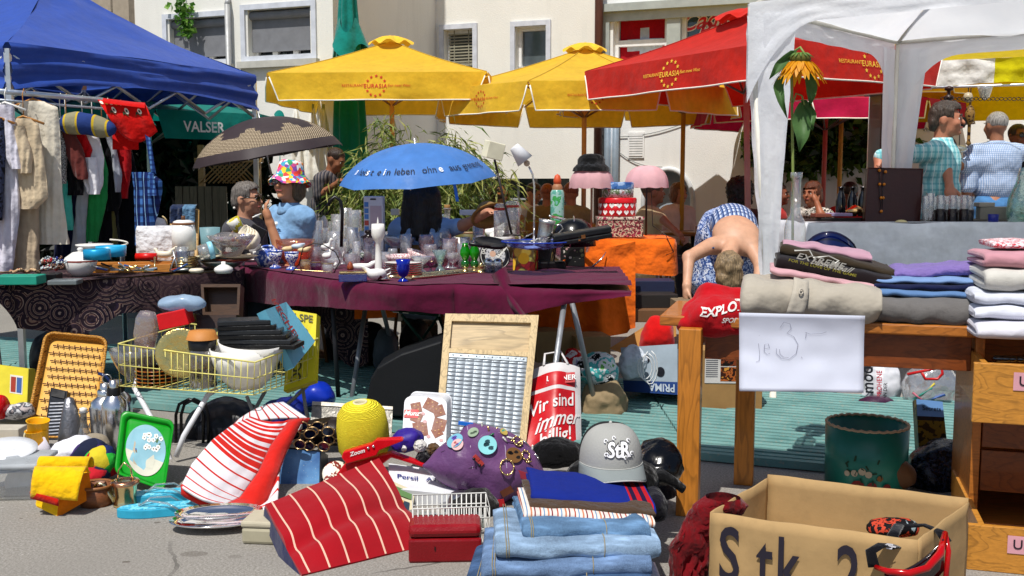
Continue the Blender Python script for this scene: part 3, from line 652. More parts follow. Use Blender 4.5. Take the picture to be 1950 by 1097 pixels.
def btxt(r,dome,q):
 m=M()
 for body,c_,x in(('n',1,-.53),('heis',0,-.47),('s',1,-.37),('t',0,-.33),('e',0,-.27),('i',1,-.215),('n',0,-.19),('leben',0,-.125),('ohn',0,.085),('e',1,.215),('aus',0,.30),('grenzung',0,.42)):
  def f(a,b,x=x):
   ang=-PI/2+(x+a)/.52;v=.80-(b)/.62;p=dome((ang/(2*PI))%1,v);return p*1.0+q@V((math.cos(ang)*.004,math.sin(ang)*.004,.005))
  letters(m,body,f,.092,c_,align='LEFT',bold=.016 if c_ else.0,sx=.80)
 part('lettering',m,[bl_t,wh_t],r)
ap=W(790,273,6.9)
umbrella('umbrella','bright blue umbrella with dark slogan lettering over the long-haired person',ap,.53,(-.06,-.10,1),[mt('#4f86d2',.55,trans=.3)],'umbrellas shading the sellers',rise=.40,shaft=.55,txt=btxt)
m=M();m.grid(lambda u,v:W(860+8*v+6*u,338+46*v,6.55)+V((0,.02*math.sin(v*3),0)),2,8);solo('umbrella_strap',m,mt('#2f6fd6',.6),'blue closing strap dangling from the blue umbrella rim','strap',W(862,350,6.55),world=True,solid=.002)
# PEOPLE
def skin_m(c='#c88f70'):
 k=('sk',c)
 if k not in _mc:
  s=N('skin');s.set(.5,0,.4);cc=C(c);s.col(s.ramp(s.noise(18,5),[(.3,mul(cc,.88)),(.7,mul(cc,1.1))]));s.bump(s.noise(90,4),.12,.004)
  s.b.inputs['Subsurface Weight'].default_value=.04;s.b.inputs['Subsurface Radius'].default_value=(.02,.008,.004);_mc[k]=s.m
 return _mc[k]
def hair_m(c):
 k=('hr',c)
 if k not in _mc:
  s=N('hair');s.set(.42,0,.4);cc=C(c);mp=s.n('ShaderNodeMapping');s.l(s.coord(),mp.inputs[0]);mp.inputs['Scale'].default_value=(110,110,14)
  f=s.noise(1.2,4,mp.outputs[0]);s.col(s.ramp(f,[(.32,mul(cc,.45)),(.68,mul(cc,1.7))]));s.bump(f,.8,.012);_mc[k]=s.m
 return _mc[k]
def hand_prims(w,d,up,r=1.,curl=.6):
 """palm, four unequal bent fingers and a thumb from wrist w along d; up = back of the hand"""
 d=V(d).normalized();up=V(up);s_=d.cross(up).normalized();up=s_.cross(d).normalized();P=[];w=V(w)
 pc=w+d*.045;P+=[('c',w,w+d*.07,.024*r,.026*r),('c',pc+s_*.02,pc+s_*.022+d*.03,.018*r,.016*r),('c',pc-s_*.02,pc-s_*.022+d*.03,.018*r,.016*r)]
 for i,(o,L)in enumerate(((-.03,.068),(-.011,.078),(.009,.074),(.028,.058))):
  b=w+d*.085+s_*o;m1=b+(d*math.cos(curl*.5)-up*math.sin(curl*.5))*L*.5;m2=m1+(d*math.cos(curl*1.6)-up*math.sin(curl*1.6))*L*.5
  P+=[('c',b,m1,.0095,.0088,.004),('c',m1,m2,.0088,.0075,.004)]
 t0=w+d*.03-s_*.028;t1=t0+d*.03-s_*.026-up*.008;t2=t1+d*.03-s_*.004-up*.014;P+=[('c',t0,t1,.013,.011,.006),('c',t1,t2,.011,.009,.004)]
 return P
def person(label,loc,rz=0,h=1.72,seated=False,arms=None,lean=(0,0),head=(0,0,0),skin='#bf8768',hair='#3a2a20',hstyle='short',shirt=None,sleeve=.55,pants=None,hat=None,glasses=None,width=1.,res=.0125,group='people at the market',collar=None,waist=None,bow=0,legs=True,rough_=.006):
 k=h/1.72;r=root('person',label,'person',loc,rz,group=group);MW=Matrix.Translation(V(loc))@rotm(z=rz).to_4x4();inv=MW.inverted()
 zo=-.43 if seated else 0.;lx,ly=lean
 pel=V((0,.0,.95+zo));bel=V((lx*.35,ly*.35,1.12+zo));che=V((lx*.7,ly*.7,1.30+zo));nb=V((lx,ly,1.44+zo));
 Rh=rotm(head[0]+bow,head[1],head[2]);hc=nb+V((0,-.015,.045))+Rh@V((0,-.01,.115))
 w=width;T=[('e',pel,(.165*w,.115*w,.12)),('e',bel,(.145*w,.11*w,.15)),('e',che,(.165*w,.108*w,.17)),('c',nb+V((-.13*w,0,-.05)),nb+V((.13*w,0,-.05)),.062,.062)]
 Hd=[('c',nb-V((0,0,.03)),hc-Rh@V((0,-.015,.05)),.056,.052),('e',hc+Rh@V((0,.012,.02)),(.075,.094,.092),Rh),('e',hc+Rh@V((0,-.03,-.055)),(.055,.058,.058),Rh),('e',hc+Rh@V((0,-.05,-.01)),(.056,.042,.07),Rh),('c',hc+Rh@V((0,-.093,.01)),hc+Rh@V((0,-.112,-.022)),.009,.013,.01),('c',hc+Rh@V((-.03,-.086,.024)),hc+Rh@V((.03,-.086,.024)),.010,.010,.012),('e',hc+Rh@V((0,-.083,-.088)),(.02,.018,.016),Rh),('c',hc+Rh@V((-.018,-.09,-.053)),hc+Rh@V((.018,-.09,-.053)),.009,.009,.008)]
 for s_ in(-1,1):
  Hd+=[('e',hc+Rh@V((s_*.077,.012,-.01)),(.009,.018,.032),Rh),('-e',hc+Rh@V((s_*.031,-.1,.004)),(.016,.016,.011),Rh),('e',hc+Rh@V((s_*.038,-.07,-.025)),(.022,.022,.02),Rh)]
 A=[];SL=[];arms=arms or[None,None];hands=[]
 for s_,am in zip((-1,1),arms):
  sh=nb+V((s_*.175*w,0,-.06))
  if am:el,ha=inv@V(am[0])/1.,inv@V(am[1])/1.;el,ha=V(el)/k,V(ha)/k
  else:el=sh+V((s_*.05,.02,-.28));ha=el+V((-s_*.03,-.2 if seated else-.07,-.12 if seated else-.24))
  A+=[('c',sh,el,.048*w,.038*w),('c',el,ha,.038*w,.026)];SL+=[('c',sh,sh.lerp(el,min(1,sleeve*1.6)),.06*w,.054*w)]
  if sleeve>.9:SL+=[('c',el,el.lerp(ha,min(1,(sleeve-.9)*8+.2)),.052,.04)]
  d=(ha-el).normalized();up=V((0,0,1))if abs(d.z)<.8 else V((s_,0,.2))
  if am and len(am)>2:up=inv.to_3x3()@V(am[2])
  A+=hand_prims(ha,d,up);hands.append(ha+d*.06)
 Lg=[];PT=[]
 if legs:
  for s_ in(-1,1):
   hp=pel+V((s_*.09,0,-.02))
   if seated:kn=hp+V((s_*.04,-.42,.0));an=kn+V((0,-.03,-.42))
   else:kn=hp+V((s_*.01,-.01,-.44));an=kn+V((0,.02,-.42))
   Lg+=[('c',hp,kn,.082*w,.056),('c',kn,an,.055,.038),('c',an,an+V((0,-.14,-.035)),.036,.03)];PT+=[('c',hp,kn,.095*w,.07),('c',kn,an,.072,.062)]
 def sc_(P):
  out=[]
  for p in P:
   if p[0]=='c':out.append(('c',V(p[1])*k,V(p[2])*k,p[3]*k,p[4]*k)+tuple(p[5:]))
   else:out.append((p[0],V(p[1])*k,tuple(x*k for x in p[2]))+tuple(p[3:]))
  return out
 body=blend(sc_(T+Hd+A+Lg),res,.022);part('body',body,skin_m(skin),r)
 hz=hc*k
 def H(v):return hz+Rh@(V(v)*k)
 m=M()
 for s_ in(-1,1):m.ball(H((s_*.031,-.079,.004)),.0115*k,0,8,None);m.ball(H((s_*.031,-.088,.004)),.0058*k,1,8)
 m.tube([H((-.024,-.1,-.053)),H((0,-.104,-.051)),H((.024,-.1,-.053))],.005*k,6,2)
 for s_ in(-1,1):m.tube([H((s_*.048,-.086,.028)),H((s_*.03,-.098,.034)),H((s_*.014,-.098,.028))],.005*k,5,3)
 part('face',m,[mt('#e8e2da',.3,bump=0),mt('#1c1410',.2,bump=0),mt('#98504a',.6,bump=0),hair_m(hair)],r)
 if shirt:
  gr=lambda P,g:[((p[0],p[1],p[2],p[3]+g,p[4]+g)+tuple(p[5:])if p[0]=='c' else(p[0],p[1],tuple(x+g for x in p[2]))+tuple(p[3:]))for p in P]
  hem=[('c',pel+V((-.07,0,-.06)),pel+V((.07,0,-.06)),.125*w,.125*w)]if waist is None else[]
  tt=T if waist is None else T[1:]
  m=blend(sc_(gr(tt,.014)+SL+hem),res,.03);m.rough(rough_,9,int(rz));m.rough(rough_*.6,24,3);g=part('shirt',m,shirt,r)
  if collar:
   mm=M();n0=(nb+V((0,.0,.005)))*k
   mm.grid(lambda u,v:n0+V((math.sin(u*2*PI)*(.068+.014*v)*k,-math.cos(u*2*PI)*(.064+.02*v)*k-.01,(.035-.05*v-.03*max(0,math.cos(u*2*PI))**3*v)*k)),24,3,cu=True);part('collar',mm,collar,g,solid=.003)
 if legs:
  m=blend(sc_([('e',pel+V((0,0,-.02)),(.175*w,.128*w,.13))]+PT),res,.03);m.rough(.008,8,5);part('trousers',m,pants or cloth('#2e2f38'),r)
 hm=hair_m(hair)
 if hstyle!='none':
  P={'short':[('e',(0,.014,.038),(.084,.101,.09))],'crop':[('e',(0,.014,.036),(.080,.098,.086))],'bob':[('e',(0,.012,.04),(.092,.108,.098)),('e',(-.06,.03,-.04),(.035,.06,.07)),('e',(.06,.03,-.04),(.035,.06,.07)),('e',(0,.08,-.04),(.07,.04,.08))],'long':[('e',(0,.014,.03),(.105,.11,.105)),('c',(-.07,.05,-.0),(-.10,.07,-.24),.06,.05),('c',(.07,.05,-.0),(.10,.07,-.24),.06,.05),('c',(0,.075,0),(0,.10,-.25),.07,.07)],'curly':[('e',(0,.025,.04),(.125,.12,.125)),('e',(0,.07,-.06),(.11,.08,.09))],'swept':[('e',(0,.012,.042),(.084,.102,.092)),('e',(0,-.05,.085),(.055,.04,.03)),('e',(0,.07,-.02),(.075,.04,.06))]}[hstyle]
  m=blend(sc_([(p[0],V(p[1]),p[2])if p[0]=='e' else p for p in P]),.008 if hstyle!='long' else.011,.03)
  kk=k
  fl=-.052 if hstyle in('short','crop','swept')else-.066
  m=clip(m,lambda c:(c.y>fl*kk+max(0,-c.z)*.9 and not(c.z<.012*kk and c.y<.012*kk and abs(c.x)>.06*kk))or c.z>.075*kk if hstyle not in('long','bob','curly')else(c.y>-.055*kk or c.z>.06*kk))
  am={'curly':.016,'short':.004,'crop':.002,'bob':.007,'long':.006,'swept':.006}[hstyle]
  m.rough(am,45 if hstyle=='curly' else 30,2);m.xf(fn=lambda v:hz+Rh@v);part('hair',m,hm,r)
 if glasses:
  m=M();fm=mt(glasses[0],.25,bump=0);lens=mt('#08080a',.08,bump=0,spec=.9)if glasses[1]=='dark' else glass((.95,.95,.95),.3)
  for s_ in(-1,1):
   pts=[H((s_*.034+.026*math.cos(t),-.108+.25*abs(.026*math.cos(t)+s_*.0+0)*.5,.006+.017*math.sin(t)))for t in np.linspace(0,2*PI,13)[:-1]]
   m.tube(pts,.0028*k,5,0,closed=True);m.add(pts,[tuple(range(12))],1,False);m.tube([H((s_*.06,-.1,.01)),H((s_*.082,-.04,.012)),H((s_*.084,.01,.005))],.004*k,5)
  m.tube([H((-.009,-.112,.01)),H((.009,-.112,.01))],.003*k,5);part('glasses',m,[fm,lens],r)
 if hat:hat(r,H,k,Rh)
 return r,H,hands
def bucket_hat(r,H,k,Rh):
 m=M();prof=[(0,.135),(.06,.133),(.078,.12),(.088,.07),(.094,.035),(.115,.012),(.138,-.018),(.140,-.022),(.11,.005),(.09,.03)]
 def f(u,v):
  i=v*(len(prof)-1);a=int(min(i,len(prof)-2));t=i-a;R_=prof[a][0]*(1-t)+prof[a+1][0]*t;z=prof[a][1]*(1-t)+prof[a+1][1]*t
  an=u*2*PI;wv=(.012*math.sin(an*3+1)+.006*math.sin(an*7))if R_>.1 else.004*noise.noise(V((u*9,v*5,0)));return H((R_*math.cos(an)*1.0,.01+R_*math.sin(an)*1.1,z+.03+wv))
 m.grid(f,48,36,cu=True);mat_=blot(['#e8483c','#f2c93a','#3c9c6c','#e9e6df','#d8508c','#49a6c4','#f08a35','#e7e2d8','#7a49a0'],38,kind='vor')
 hh=part('hat',m,mat_,r)
def cap_hat(col):
 def f(r,H,k,Rh):
  m=M();m.grid(lambda u,v:H((.088*math.sin(v*PI/2)*math.cos(u*2*PI),.015+.1*math.sin(v*PI/2)*math.sin(u*2*PI),.035+.09*math.cos(v*PI/2))),24,8,cu=True)
  m.grid(lambda u,v:H((.075*math.sin((u-.5)*PI),-.07-.075*v*math.cos((u-.5)*PI),.045-.02*v)),12,4);part('hat',m,cloth(col),r)
 return f
denim=cloth('#7aa0c6',.6,9,var=.2)
p,H1,hd=person('short grey haired woman in dark sunglasses and charcoal t-shirt seated behind the glassware',V(W(456,400,7.35)[:2]+(0,))if False else V((W(456,400,7.35).x,7.35,0)),70,1.70,True,arms=[(W(432,470,7.2),W(452,440,6.95)),None],hair='#67615c',hstyle='swept',shirt=cloth('#4a4a50',.5,8),glasses=('#101012','dark'),lean=(0,-.04),head=(0,0,8),res=.0095,skin='#b9876c')
m=M();
for s_ in(-1,):m.ball(W(446,396,7.25),.009,0,8)
solo('earring',m,mt('#e9e6dc',.2),'small pearl earring of the grey haired woman','earring',W(446,396,7.25),world=True)
x2=W(548,400,7.0)
p,H2,hd=person('woman in multicoloured bucket hat and denim shirt with one hand at her mouth',V((x2.x+.06,7.0,.09)),-40,1.72,True,arms=[(W(532,478,6.72),W(514,424,6.72),(-1,-.3,.3)),(W(590,470,6.95),W(560,500,6.7))],hair='#5a4a34',hstyle='bob',shirt=denim,sleeve=.6,hat=bucket_hat,glasses=('#2a2a2c','clear'),collar=denim,lean=(0,-.05),head=(-8,0,14),res=.0095,skin='#bd8462')
m=M();m.tube([W(497,407,6.66),W(481,414,6.6)],.0042,6);solo('cigarette',m,mt('#eeeae2',.8,bump=0),'white cigarette between the fingers of the woman in the bucket hat','cigarette',W(497,407,6.66),world=True)
x3=W(612,345,10.0)
person('man in dark striped short-sleeved shirt standing with bowed head looking at his hands',V((x3.x,10.0,0)),68,1.62,False,arms=[(W(606,372,9.8),W(636,353,9.75)),(W(620,374,10.1),W(642,350,9.9))],hair='#32241c',hstyle='crop',shirt=stripes(0,.028,[(0,'#55545a'),(.35,'#33323a'),(.7,'#7c7370')],dirv=(.37,-.93,0)),lean=(0,-.1),bow=28,pants=cloth('#3b3b42'),skin='#8f5c42',width=1.1,sleeve=.6)
x4=W(803,400,6.95)
person('person with long straight dark hair seen from behind under the blue umbrella',V((x4.x,7.0,0)),176,1.74,True,arms=[(W(885,428,6.85),W(918,410,6.7)),None],hair='#1c1412',hstyle='long',shirt=cloth('#8fa9cc'),sleeve=.4,res=.011,skin='#b57f64')
m=M();m.lathe([(0,.1),(.06,.098),(.085,.06),(.09,.02),(.14,.0),(.145,.005),(.1,.03)],24,sy=.8);solo('felt_hat',m,cloth('#8a6a3c',.6,14),'tan felt hat held up in the hand beside the glass jars','hat',W(935,412,6.75),rot=(math.radians(-50),0,math.radians(30)))
x=W(948,400,9.6);person('seated person in a tan cap behind the white cube lamp',V((x.x,9.6,0)),150,1.66,True,hair='#3b2a20',shirt=cloth('#6b5a45'),hat=cap_hat('#a06a3c'),skin='#a06a4c')
x=W(990,400,12.2);person('brown haired person in a white tank top leaning over a far table',V((x.x,12.2,0)),60,1.70,True,hair='#3f2b20',shirt=cloth('#e2e0e4'),sleeve=.05,bow=25,lean=(0,-.12),skin='#b57c62')
x=W(1042,400,11.4);person('seated person in a tan shirt behind the green and blue bottle',V((x.x,11.4,0)),165,1.68,True,hair='#8c4a2e',hstyle='crop',shirt=cloth('#7d6646'),skin='#a8694e')
x=W(1088,400,10.9);person('seated person in a khaki top below the pink lampshade',V((x.x,10.9,0)),200,1.70,True,hair='#7a3c28',hstyle='crop',shirt=cloth('#85755a'),skin='#a5644a')
x=W(1226,400,9.6);person('man in beige shirt seated sideways behind the stacked tins',V((x.x,9.6,0)),100,1.74,True,arms=[(W(1262,418,9.3),W(1284,438,9.2)),None],hair='#4a382c',shirt=cloth('#a08e6e'),lean=(0,-.06),skin='#8e5d46')
x=W(1290,400,11.8);person('smiling woman in pale pink short-sleeved blouse at the cafe table',V((x.x,11.8,0)),20,1.68,True,hair='#6e4a34',hstyle='bob',shirt=cloth('#d9c3bd'),collar=cloth('#e3d0ca'),skin='#b87c60',head=(0,0,15))
x=W(1408,400,9.4);person('person with big dark curly hair seen from behind beside the parasol pole',V((x.x,9.4,0)),170,1.72,True,hair='#140d0c',hstyle='curly',shirt=cloth('#4a2e28'),skin='#6d4433',width=1.1)
x=W(1548,400,10.4);person('red haired woman in black and white patterned blouse resting her chin on one hand',V((x.x,10.4,0)),-48,1.70,True,arms=[(W(1563,408,10.1),W(1556,388,10.15)),None],hair='#4f2814',hstyle='bob',shirt=blot(['#0f0e10','#d8d4cc','#141316','#cfc8bd'],30),skin='#9b6148')
x=W(1478,400,10.8);person('person in a red top whose profile shows beside the white tent leg',V((x.x,10.8,0)),60,1.68,True,hair='#2a1a16',shirt=cloth('#b3221e'),skin='#7d4a38')
x=W(1617,400,11.0);person('dark haired person in red beyond the leather briefcase',V((x.x,11.0,0)),150,1.70,True,hair='#1c120e',shirt=cloth('#a81e26'),skin='#6c4032')
x=W(1748,345,8.0);sh16=check('#a3d6d8','#74bcc4','#5fa9b4',.045,.3,rough=.8,third='#e8f4f2',ang=52)
person('man in turquoise checked short-sleeved shirt looking to the right behind the briefcase',V((x.x,7.6,0)),52,1.86,False,arms=[(W(1676,300,7.65),W(1672,345,7.5)),(W(1800,300,7.55),W(1808,355,7.35))],hair='#3e352e',hstyle='swept',shirt=sh16,collar=sh16,sleeve=.6,pants=cloth('#8a8f96'),skin='#b0745a',head=(0,0,14),width=1.08,res=.01)
x=W(1895,345,8.9);person('grey haired man in blue shirt and jeans seen from behind',V((x.x,8.9,0.09)),190,1.79,False,arms=[(W(1835,315,8.8),W(1846,362,9.1)),None],hair='#8b8782',hstyle='crop',shirt=check('#8ba3c8','#cfd8e4','#7d97c0',.016,.5,axes=(0,2),ang=190),sleeve=.6,waist=1,collar=cloth('#9fb2ce'),pants=cloth('#4a78a8',.6,9,var=.2),skin='#9c6a50',width=1.22,res=.011)
x=W(1934,300,9.9);person('man in dark top and sunglasses facing us at the right edge',V((x.x,9.9,0.09)),8,1.74,False,hair='#2b1f18',hstyle='crop',shirt=cloth('#1b1a22'),skin='#7e4c36',glasses=('#0c0c0e','dark'))
def bending():
 Y=7.2;bx=W(1395,400,Y);r=root('person','woman in blue patterned sundress bending deep over the boxes, head down','person',(bx.x,Y,0),group='people at the market',world=True)
 w=lambda px,py,y:W(px,py,y)
 hip=w(1384,440,7.75);mid=w(1395,428,7.45);che=w(1402,450,7.1);nk=w(1394,470,6.95);hd=w(1386,492,6.82)
 T=[('e',hip,(.2,.19,.19)),('e',mid,(.16,.2,.13),rotm(x=25)),('e',che,(.165,.19,.115),rotm(x=35)),('c',w(1362,468,7.0),w(1424,470,7.0),.065,.065)]
 sl_,el,ha=w(1350,470,6.98),w(1312,490,6.85),w(1308,545,6.7)
 A=[('c',sl_,el,.055,.042),('c',el,ha,.04,.027)]+hand_prims(ha,(0,-.1,-1),(-1,0,0))+[('c',w(1430,470,6.98),w(1448,505,6.85),.055,.04),('c',w(1448,505,6.85),w(1440,550,6.7),.04,.027)]+hand_prims(w(1440,550,6.7),(0,-.1,-1),(1,0,0))
 Rh=rotm(x=100)
 Hd=[('c',nk,hd,.055,.055),('e',hd+V((0,-.02,-.05)),(.078,.095,.095)),('e',hd+V((0,.03,-.1)),(.055,.05,.06)),('c',hd+V((0,.06,-.08)),hd+V((0,.085,-.07)),.01,.012,.01)]
 for s_ in(-1,1):Hd.append(('e',hd+V((s_*.08,0,-.06)),(.01,.02,.03)))
 Lg=[]
 for s_ in(-1,1):h_=hip+V((s_*.1,.02,-.05));kn=V((h_.x,h_.y-.02,.5));Lg+=[('c',h_,kn,.095,.06),('c',kn,V((kn.x,kn.y+.03,.07)),.058,.04),('c',V((kn.x,kn.y+.03,.05)),V((kn.x,kn.y-.11,.035)),.035,.03)]
 part('body',blend(T+A+Hd+Lg,.011,.025),skin_m('#bf9277'),r)
 fab=check('#39517f','#b9c4dc','#222f5a',.03,.42,axes=(0,1),third='#8fa2c6')
 m=blend([('e',hip+V((0,0,-.02)),(.235,.22,.215)),('e',mid+V((0,.02,0)),(.178,.2,.14),rotm(x=25)),('c',hip+V((0,.03,-.1)),V((hip.x,hip.y+.05,.55)),.22,.27)],.014,.04);m.rough(.014,9,4);part('dress',m,[blot(['#2a3f73','#9fb2d6','#35508c','#c9d3e6','#24366a'],22,bump=.5)],r)
 m=blend([('e',mid+V((0,-.01,.004)),(.172,.19,.142),rotm(x=25)),('e',che+V((0,.02,-.03)),(.176,.19,.11),rotm(x=35))],.012,.03)
 m=clip(m,lambda c:not((c.z-che.z)>-.02 and((c.x-che.x+.0)/.14)**2+((c.y-che.y)/.2)**2<1));m.rough(.004,12,4);part('bodice',m,fab,r)
 for s_ in(-1,1):
  m=M();a=w(1392+s_*44,440,7.2)+V((0,0,.05));b=w(1392+s_*36,478,6.95)+V((0,-.03,.02));m.tube([a,a.lerp(b,.5)+V((s_*.015,0,.035)),b],.012,6,flat=.4);part('strap',m,fab,r)
 m=blend([('e',hd+V((0,-.035,-.045)),(.092,.095,.1)),('e',hd+V((-.04,-.06,-.13)),(.05,.05,.07)),('e',hd+V((.04,-.06,-.13)),(.05,.05,.07)),('e',hd+V((0,-.07,-.15)),(.06,.04,.06))],.009,.03);m.rough(.012,24,6);part('hair',m,hair_m('#7d6a50'),r)
bending()
# CHAIRS AND FAR TABLES
def bistro_chair(label,x,y,rz,group='rattan chairs of the cafe',col='#a9793f'):
 r=root('cafe_chair',label,'chair',(x,y,0),rz,group=group);wm=check(col,mul(C(col),.55),mul(C(col),.7),.02,.5,axes=(0,1),rough=.6)
 m=M();m.lathe([(0,.44),(.2,.44),(.21,.455),(.2,.47),(0,.47)],20);part('seat',m,wm,r)
 m=M();m.grid(lambda u,v:V(((u-.5)*.4,.19+.03*math.cos((u-.5)*PI),.62+.24*v*(1-.35*(2*u-1)**4))),12,6);part('backrest',m,wm,r,solid=.015)
 for sx in(-1,1):
  for sy in(-1,1):m=M();m.tube([(sx*.15,sy*.15,.45),(sx*.19,sy*.19,0)],.012,6);part('leg',m,wood('#7d5530'),r)
  m=M();m.tube([(sx*.15,.17,.45),(sx*.19,.2,.84)],.012,6);part('post',m,wood('#7d5530'),r)
def cafe_table(label,x,y,R=.38,z=.74):
 r=root('cafe_table',label,'table',(x,y,0),group='round cafe tables');m=M();m.lathe([(0,z),(R,z),(R,z-.03),(0,z-.03)],28);part('tabletop',m,wood('#6e4a2a',rough=.4),r)
 m=M();m.tube([(0,0,.03),(0,0,z-.03)],.03,10);m.lathe([(0,.04),(.2,.02),(.22,0)],16);part('pedestal',m,mt('#26241f',.5),r)
for i,(px,Y,rz,L)in enumerate(((948,9.75,150,'rattan chair of the person in the tan cap'),(990,12.3,60,'rattan chair of the person in the white tank top'),(1042,11.5,165,'rattan chair of the tan shirted person by the building'),(1088,11.0,200,'rattan chair of the khaki person under the pink shade'),(1220,9.62,100,'rattan chair behind the stacked tins'),(1290,11.9,20,'rattan chair of the woman in the pink blouse'),(1344,10.4,195,'empty rattan chair in front of the cafe table'),(1408,9.5,170,'rattan chair of the curly haired person'),(1550,10.5,-48,'rattan chair of the red haired woman'),(1478,10.9,60,'rattan chair of the person in red by the tent leg'),(1617,11.1,150,'rattan chair beyond the briefcase'),(1122,10.6,160,'empty rattan chair left of the decorated tins'),(456,7.38,70,'chair of the grey haired woman in sunglasses'),(550,7.03,-62,'chair of the woman in the bucket hat'),(803,7.05,176,'chair of the long haired person'))):
 q=W(px,400,Y);bistro_chair(L,q.x,Y+.02,rz)
for px,Y,L in((1322,11.1,'round brown cafe table before the woman in the pink blouse'),(1590,9.8,'round cafe table of the red haired woman'),(1005,11.3,'round cafe table beside the basement window'),(1440,10.1,'round cafe table behind the bending woman')):
 q=W(px,400,Y);cafe_table(L,q.x,Y)
def tumbler(name,label,cat,p,r_,h,mat_,group=None,rim=1.12,stem=0,liquid=None):
 m=M();pr=[(0,stem),(r_*.8,stem),(r_*rim,h),(r_*rim-.003,h),(r_*.72,stem+.012),(0,stem+.012)]
 if stem:pr=[(r_*.8,0),(r_*.75,.004),(.005,.01),(.004,stem)]+pr[1:]
 m.lathe(pr,18);return solo(name,m,mat_,label,cat,p,group=group)
q=W(1340,413,11.0);tumbler('drinking_glass','small glass of coffee on the cafe table of the woman in pink','glass',(q.x,11.0,.74),.04,.13,glass(),None)
# STALL TABLES
ZT=.735
def trestle(r,x,y,ang,h,spread=.30,w=.0,m_=None):
 """an A-shaped pair of tubular legs"""
 d=V((math.cos(ang),math.sin(ang),0))
 for s_ in(-1,1):m=M();m.tube([V((x,y,h))+d*s_*.012,V((x,y,0))+d*s_*spread],.0135,10);part('leg',m,m_ or metal((.42,.42,.44),.45),r)
pais=N('paisley_cloth');pais.set(.9,0,.15)
_v=pais.n('ShaderNodeTexVoronoi');_v.inputs['Scale'].default_value=6.5;pais.l(pais.coord(),_v.inputs['Vector']);_f=pais.math('FRACT',pais.math('MULTIPLY',_v.outputs['Distance'],7.5))
_c1=pais.ramp(_f,[(0,(.012,.01,.02)),(.35,(.03,.02,.05)),(.5,(.35,.22,.17)),(.62,(.05,.02,.03)),(.8,(.45,.33,.27)),(.92,(.02,.015,.04))],'CONSTANT')
_v2=pais.n('ShaderNodeTexVoronoi');_v2.inputs['Scale'].default_value=46;pais.l(pais.coord(),_v2.inputs['Vector'])
_c=pais.mix(pais.math('LESS_THAN',_v2.outputs['Distance'],.33),_c1,(.02,.015,.03));pais.col(pais.mix(pais.ramp(pais.noise(2.2,4),[(.38,(.25,)*3),(.56,(.9,)*3)]),_c,(.035,.018,.022)));pais.bump(pais.noise(7,3),.5,.05);PAIS=pais.m
def drape(edge,lower,amp=.03,n=None,fold=14,seed=0,back=None,out=.05,nv=10):
 """hang cloth from edge polyline (3-D, along the tabletop rim) down to heights lower; soft vertical folds"""
 E=[V(e)for e in edge];m=M();L=[0]
 for a,b in zip(E,E[1:]):L.append(L[-1]+(b-a).length)
 n=n or int(L[-1]/.03)
 def pt(u):
  s_=u*L[-1]
  for i in range(len(E)-1):
   if s_<=L[i+1]+1e-9:t=(s_-L[i])/(L[i+1]-L[i]);return E[i].lerp(E[i+1],t),lower[i]+(lower[i+1]-lower[i])*t,(E[i+1]-E[i]).normalized(),s_
 def f(u,v):
  p,lo,d,s_=pt(min(max(u,0),1));n_=V((d.y,-d.x,0));w_=amp*v**.8*(math.sin(s_*fold+3*noise.noise(V((s_*1.3,seed,0))))+.6*noise.noise(V((s_*4,v*1.5,seed))))
  return V((p.x,p.y,p.z+(lo-p.z)*v))+n_*(out*min(1,v*4)**.5*.35+.01+w_)
 m.grid(f,n,nv);return m
lt0,lt1=V((-3.35,5.28,ZT)),V((-1.73,6.36,ZT));bkv=V((-.42,.50,0))
lt=root('stall_table','left folding stall table under a dark paisley cloth','table',(-2.5,6.1,0),world=True,group='stall tables')
m=M();m.prism([lt0,lt1,lt1+bkv*1.3,lt0+bkv*1.3],(0,0,-.025));m.xf(fn=lambda v:v-V((0,0,.006)));part('tabletop',m,wood('#8b6b48'),lt)
for q,a in((G(60,690),1.9),(G(205,660),1.9),(G(640,762),2.2)):
 pass
for x,y in((-2.95,5.75),(-1.95,6.6)):trestle(lt,x,y,2.2,ZT-.03)
E=[G(-30,548,ZT),G(20,541,ZT),G(150,533,ZT),G(230,530,ZT),G(330,524,ZT),G(450,516,ZT),G(470,505,ZT)]
def zl(px,py,e):return CH-(py-HZ)*e.y/F
lows=[zl(0,y,e)for y,e in zip((560,625,640,597,592,610,610),E)]
m=drape(E,lows,.022,seed=3);m.grid(lambda u,v:(lambda e:e+bkv*1.3*v+V((0,0,.004+.004*noise.noise(V((u*8,v*5,0))))))(E[0].lerp(E[3],u*2)if u<.5 else E[3].lerp(E[-1],u*2-1)),40,8)
m.grid(lambda u,v:V((-1.72+.75*u,6.62+.1*u,.72-(.3+.28*u+.12*math.sin(u*9))*v))+V((.02*math.sin(u*14),.05*v*math.sin(u*8+2),0)),24,8)
tc=solo('tablecloth',m,PAIS,'dark paisley patterned cloth hanging in scallops from the left table','tablecloth',(-2.5,6.1,ZT),world=True)
pE=[(430,508),(455,506),(540,519),(640,533),(770,544),(870,541),(960,545),(1090,551),(1203,553)]
E=[G(x,y,ZT)for x,y in pE];E[0]=G(436,512,ZT)
pt_=root('stall_table','middle folding stall table under a purple cloth with tubular trestle legs','table',(-.5,5.9,0),world=True,group='stall tables')
BP=[G(1178,506,ZT),G(1000,497,ZT),G(800,490,ZT),G(600,484,ZT),G(470,486,ZT)]
m=M();m.prism([e+V((0,.03,-.012))for e in E]+[b-V((0,0,.012))for b in BP],(0,0,-.022));part('tabletop',m,wood('#9a7a50'),pt_)
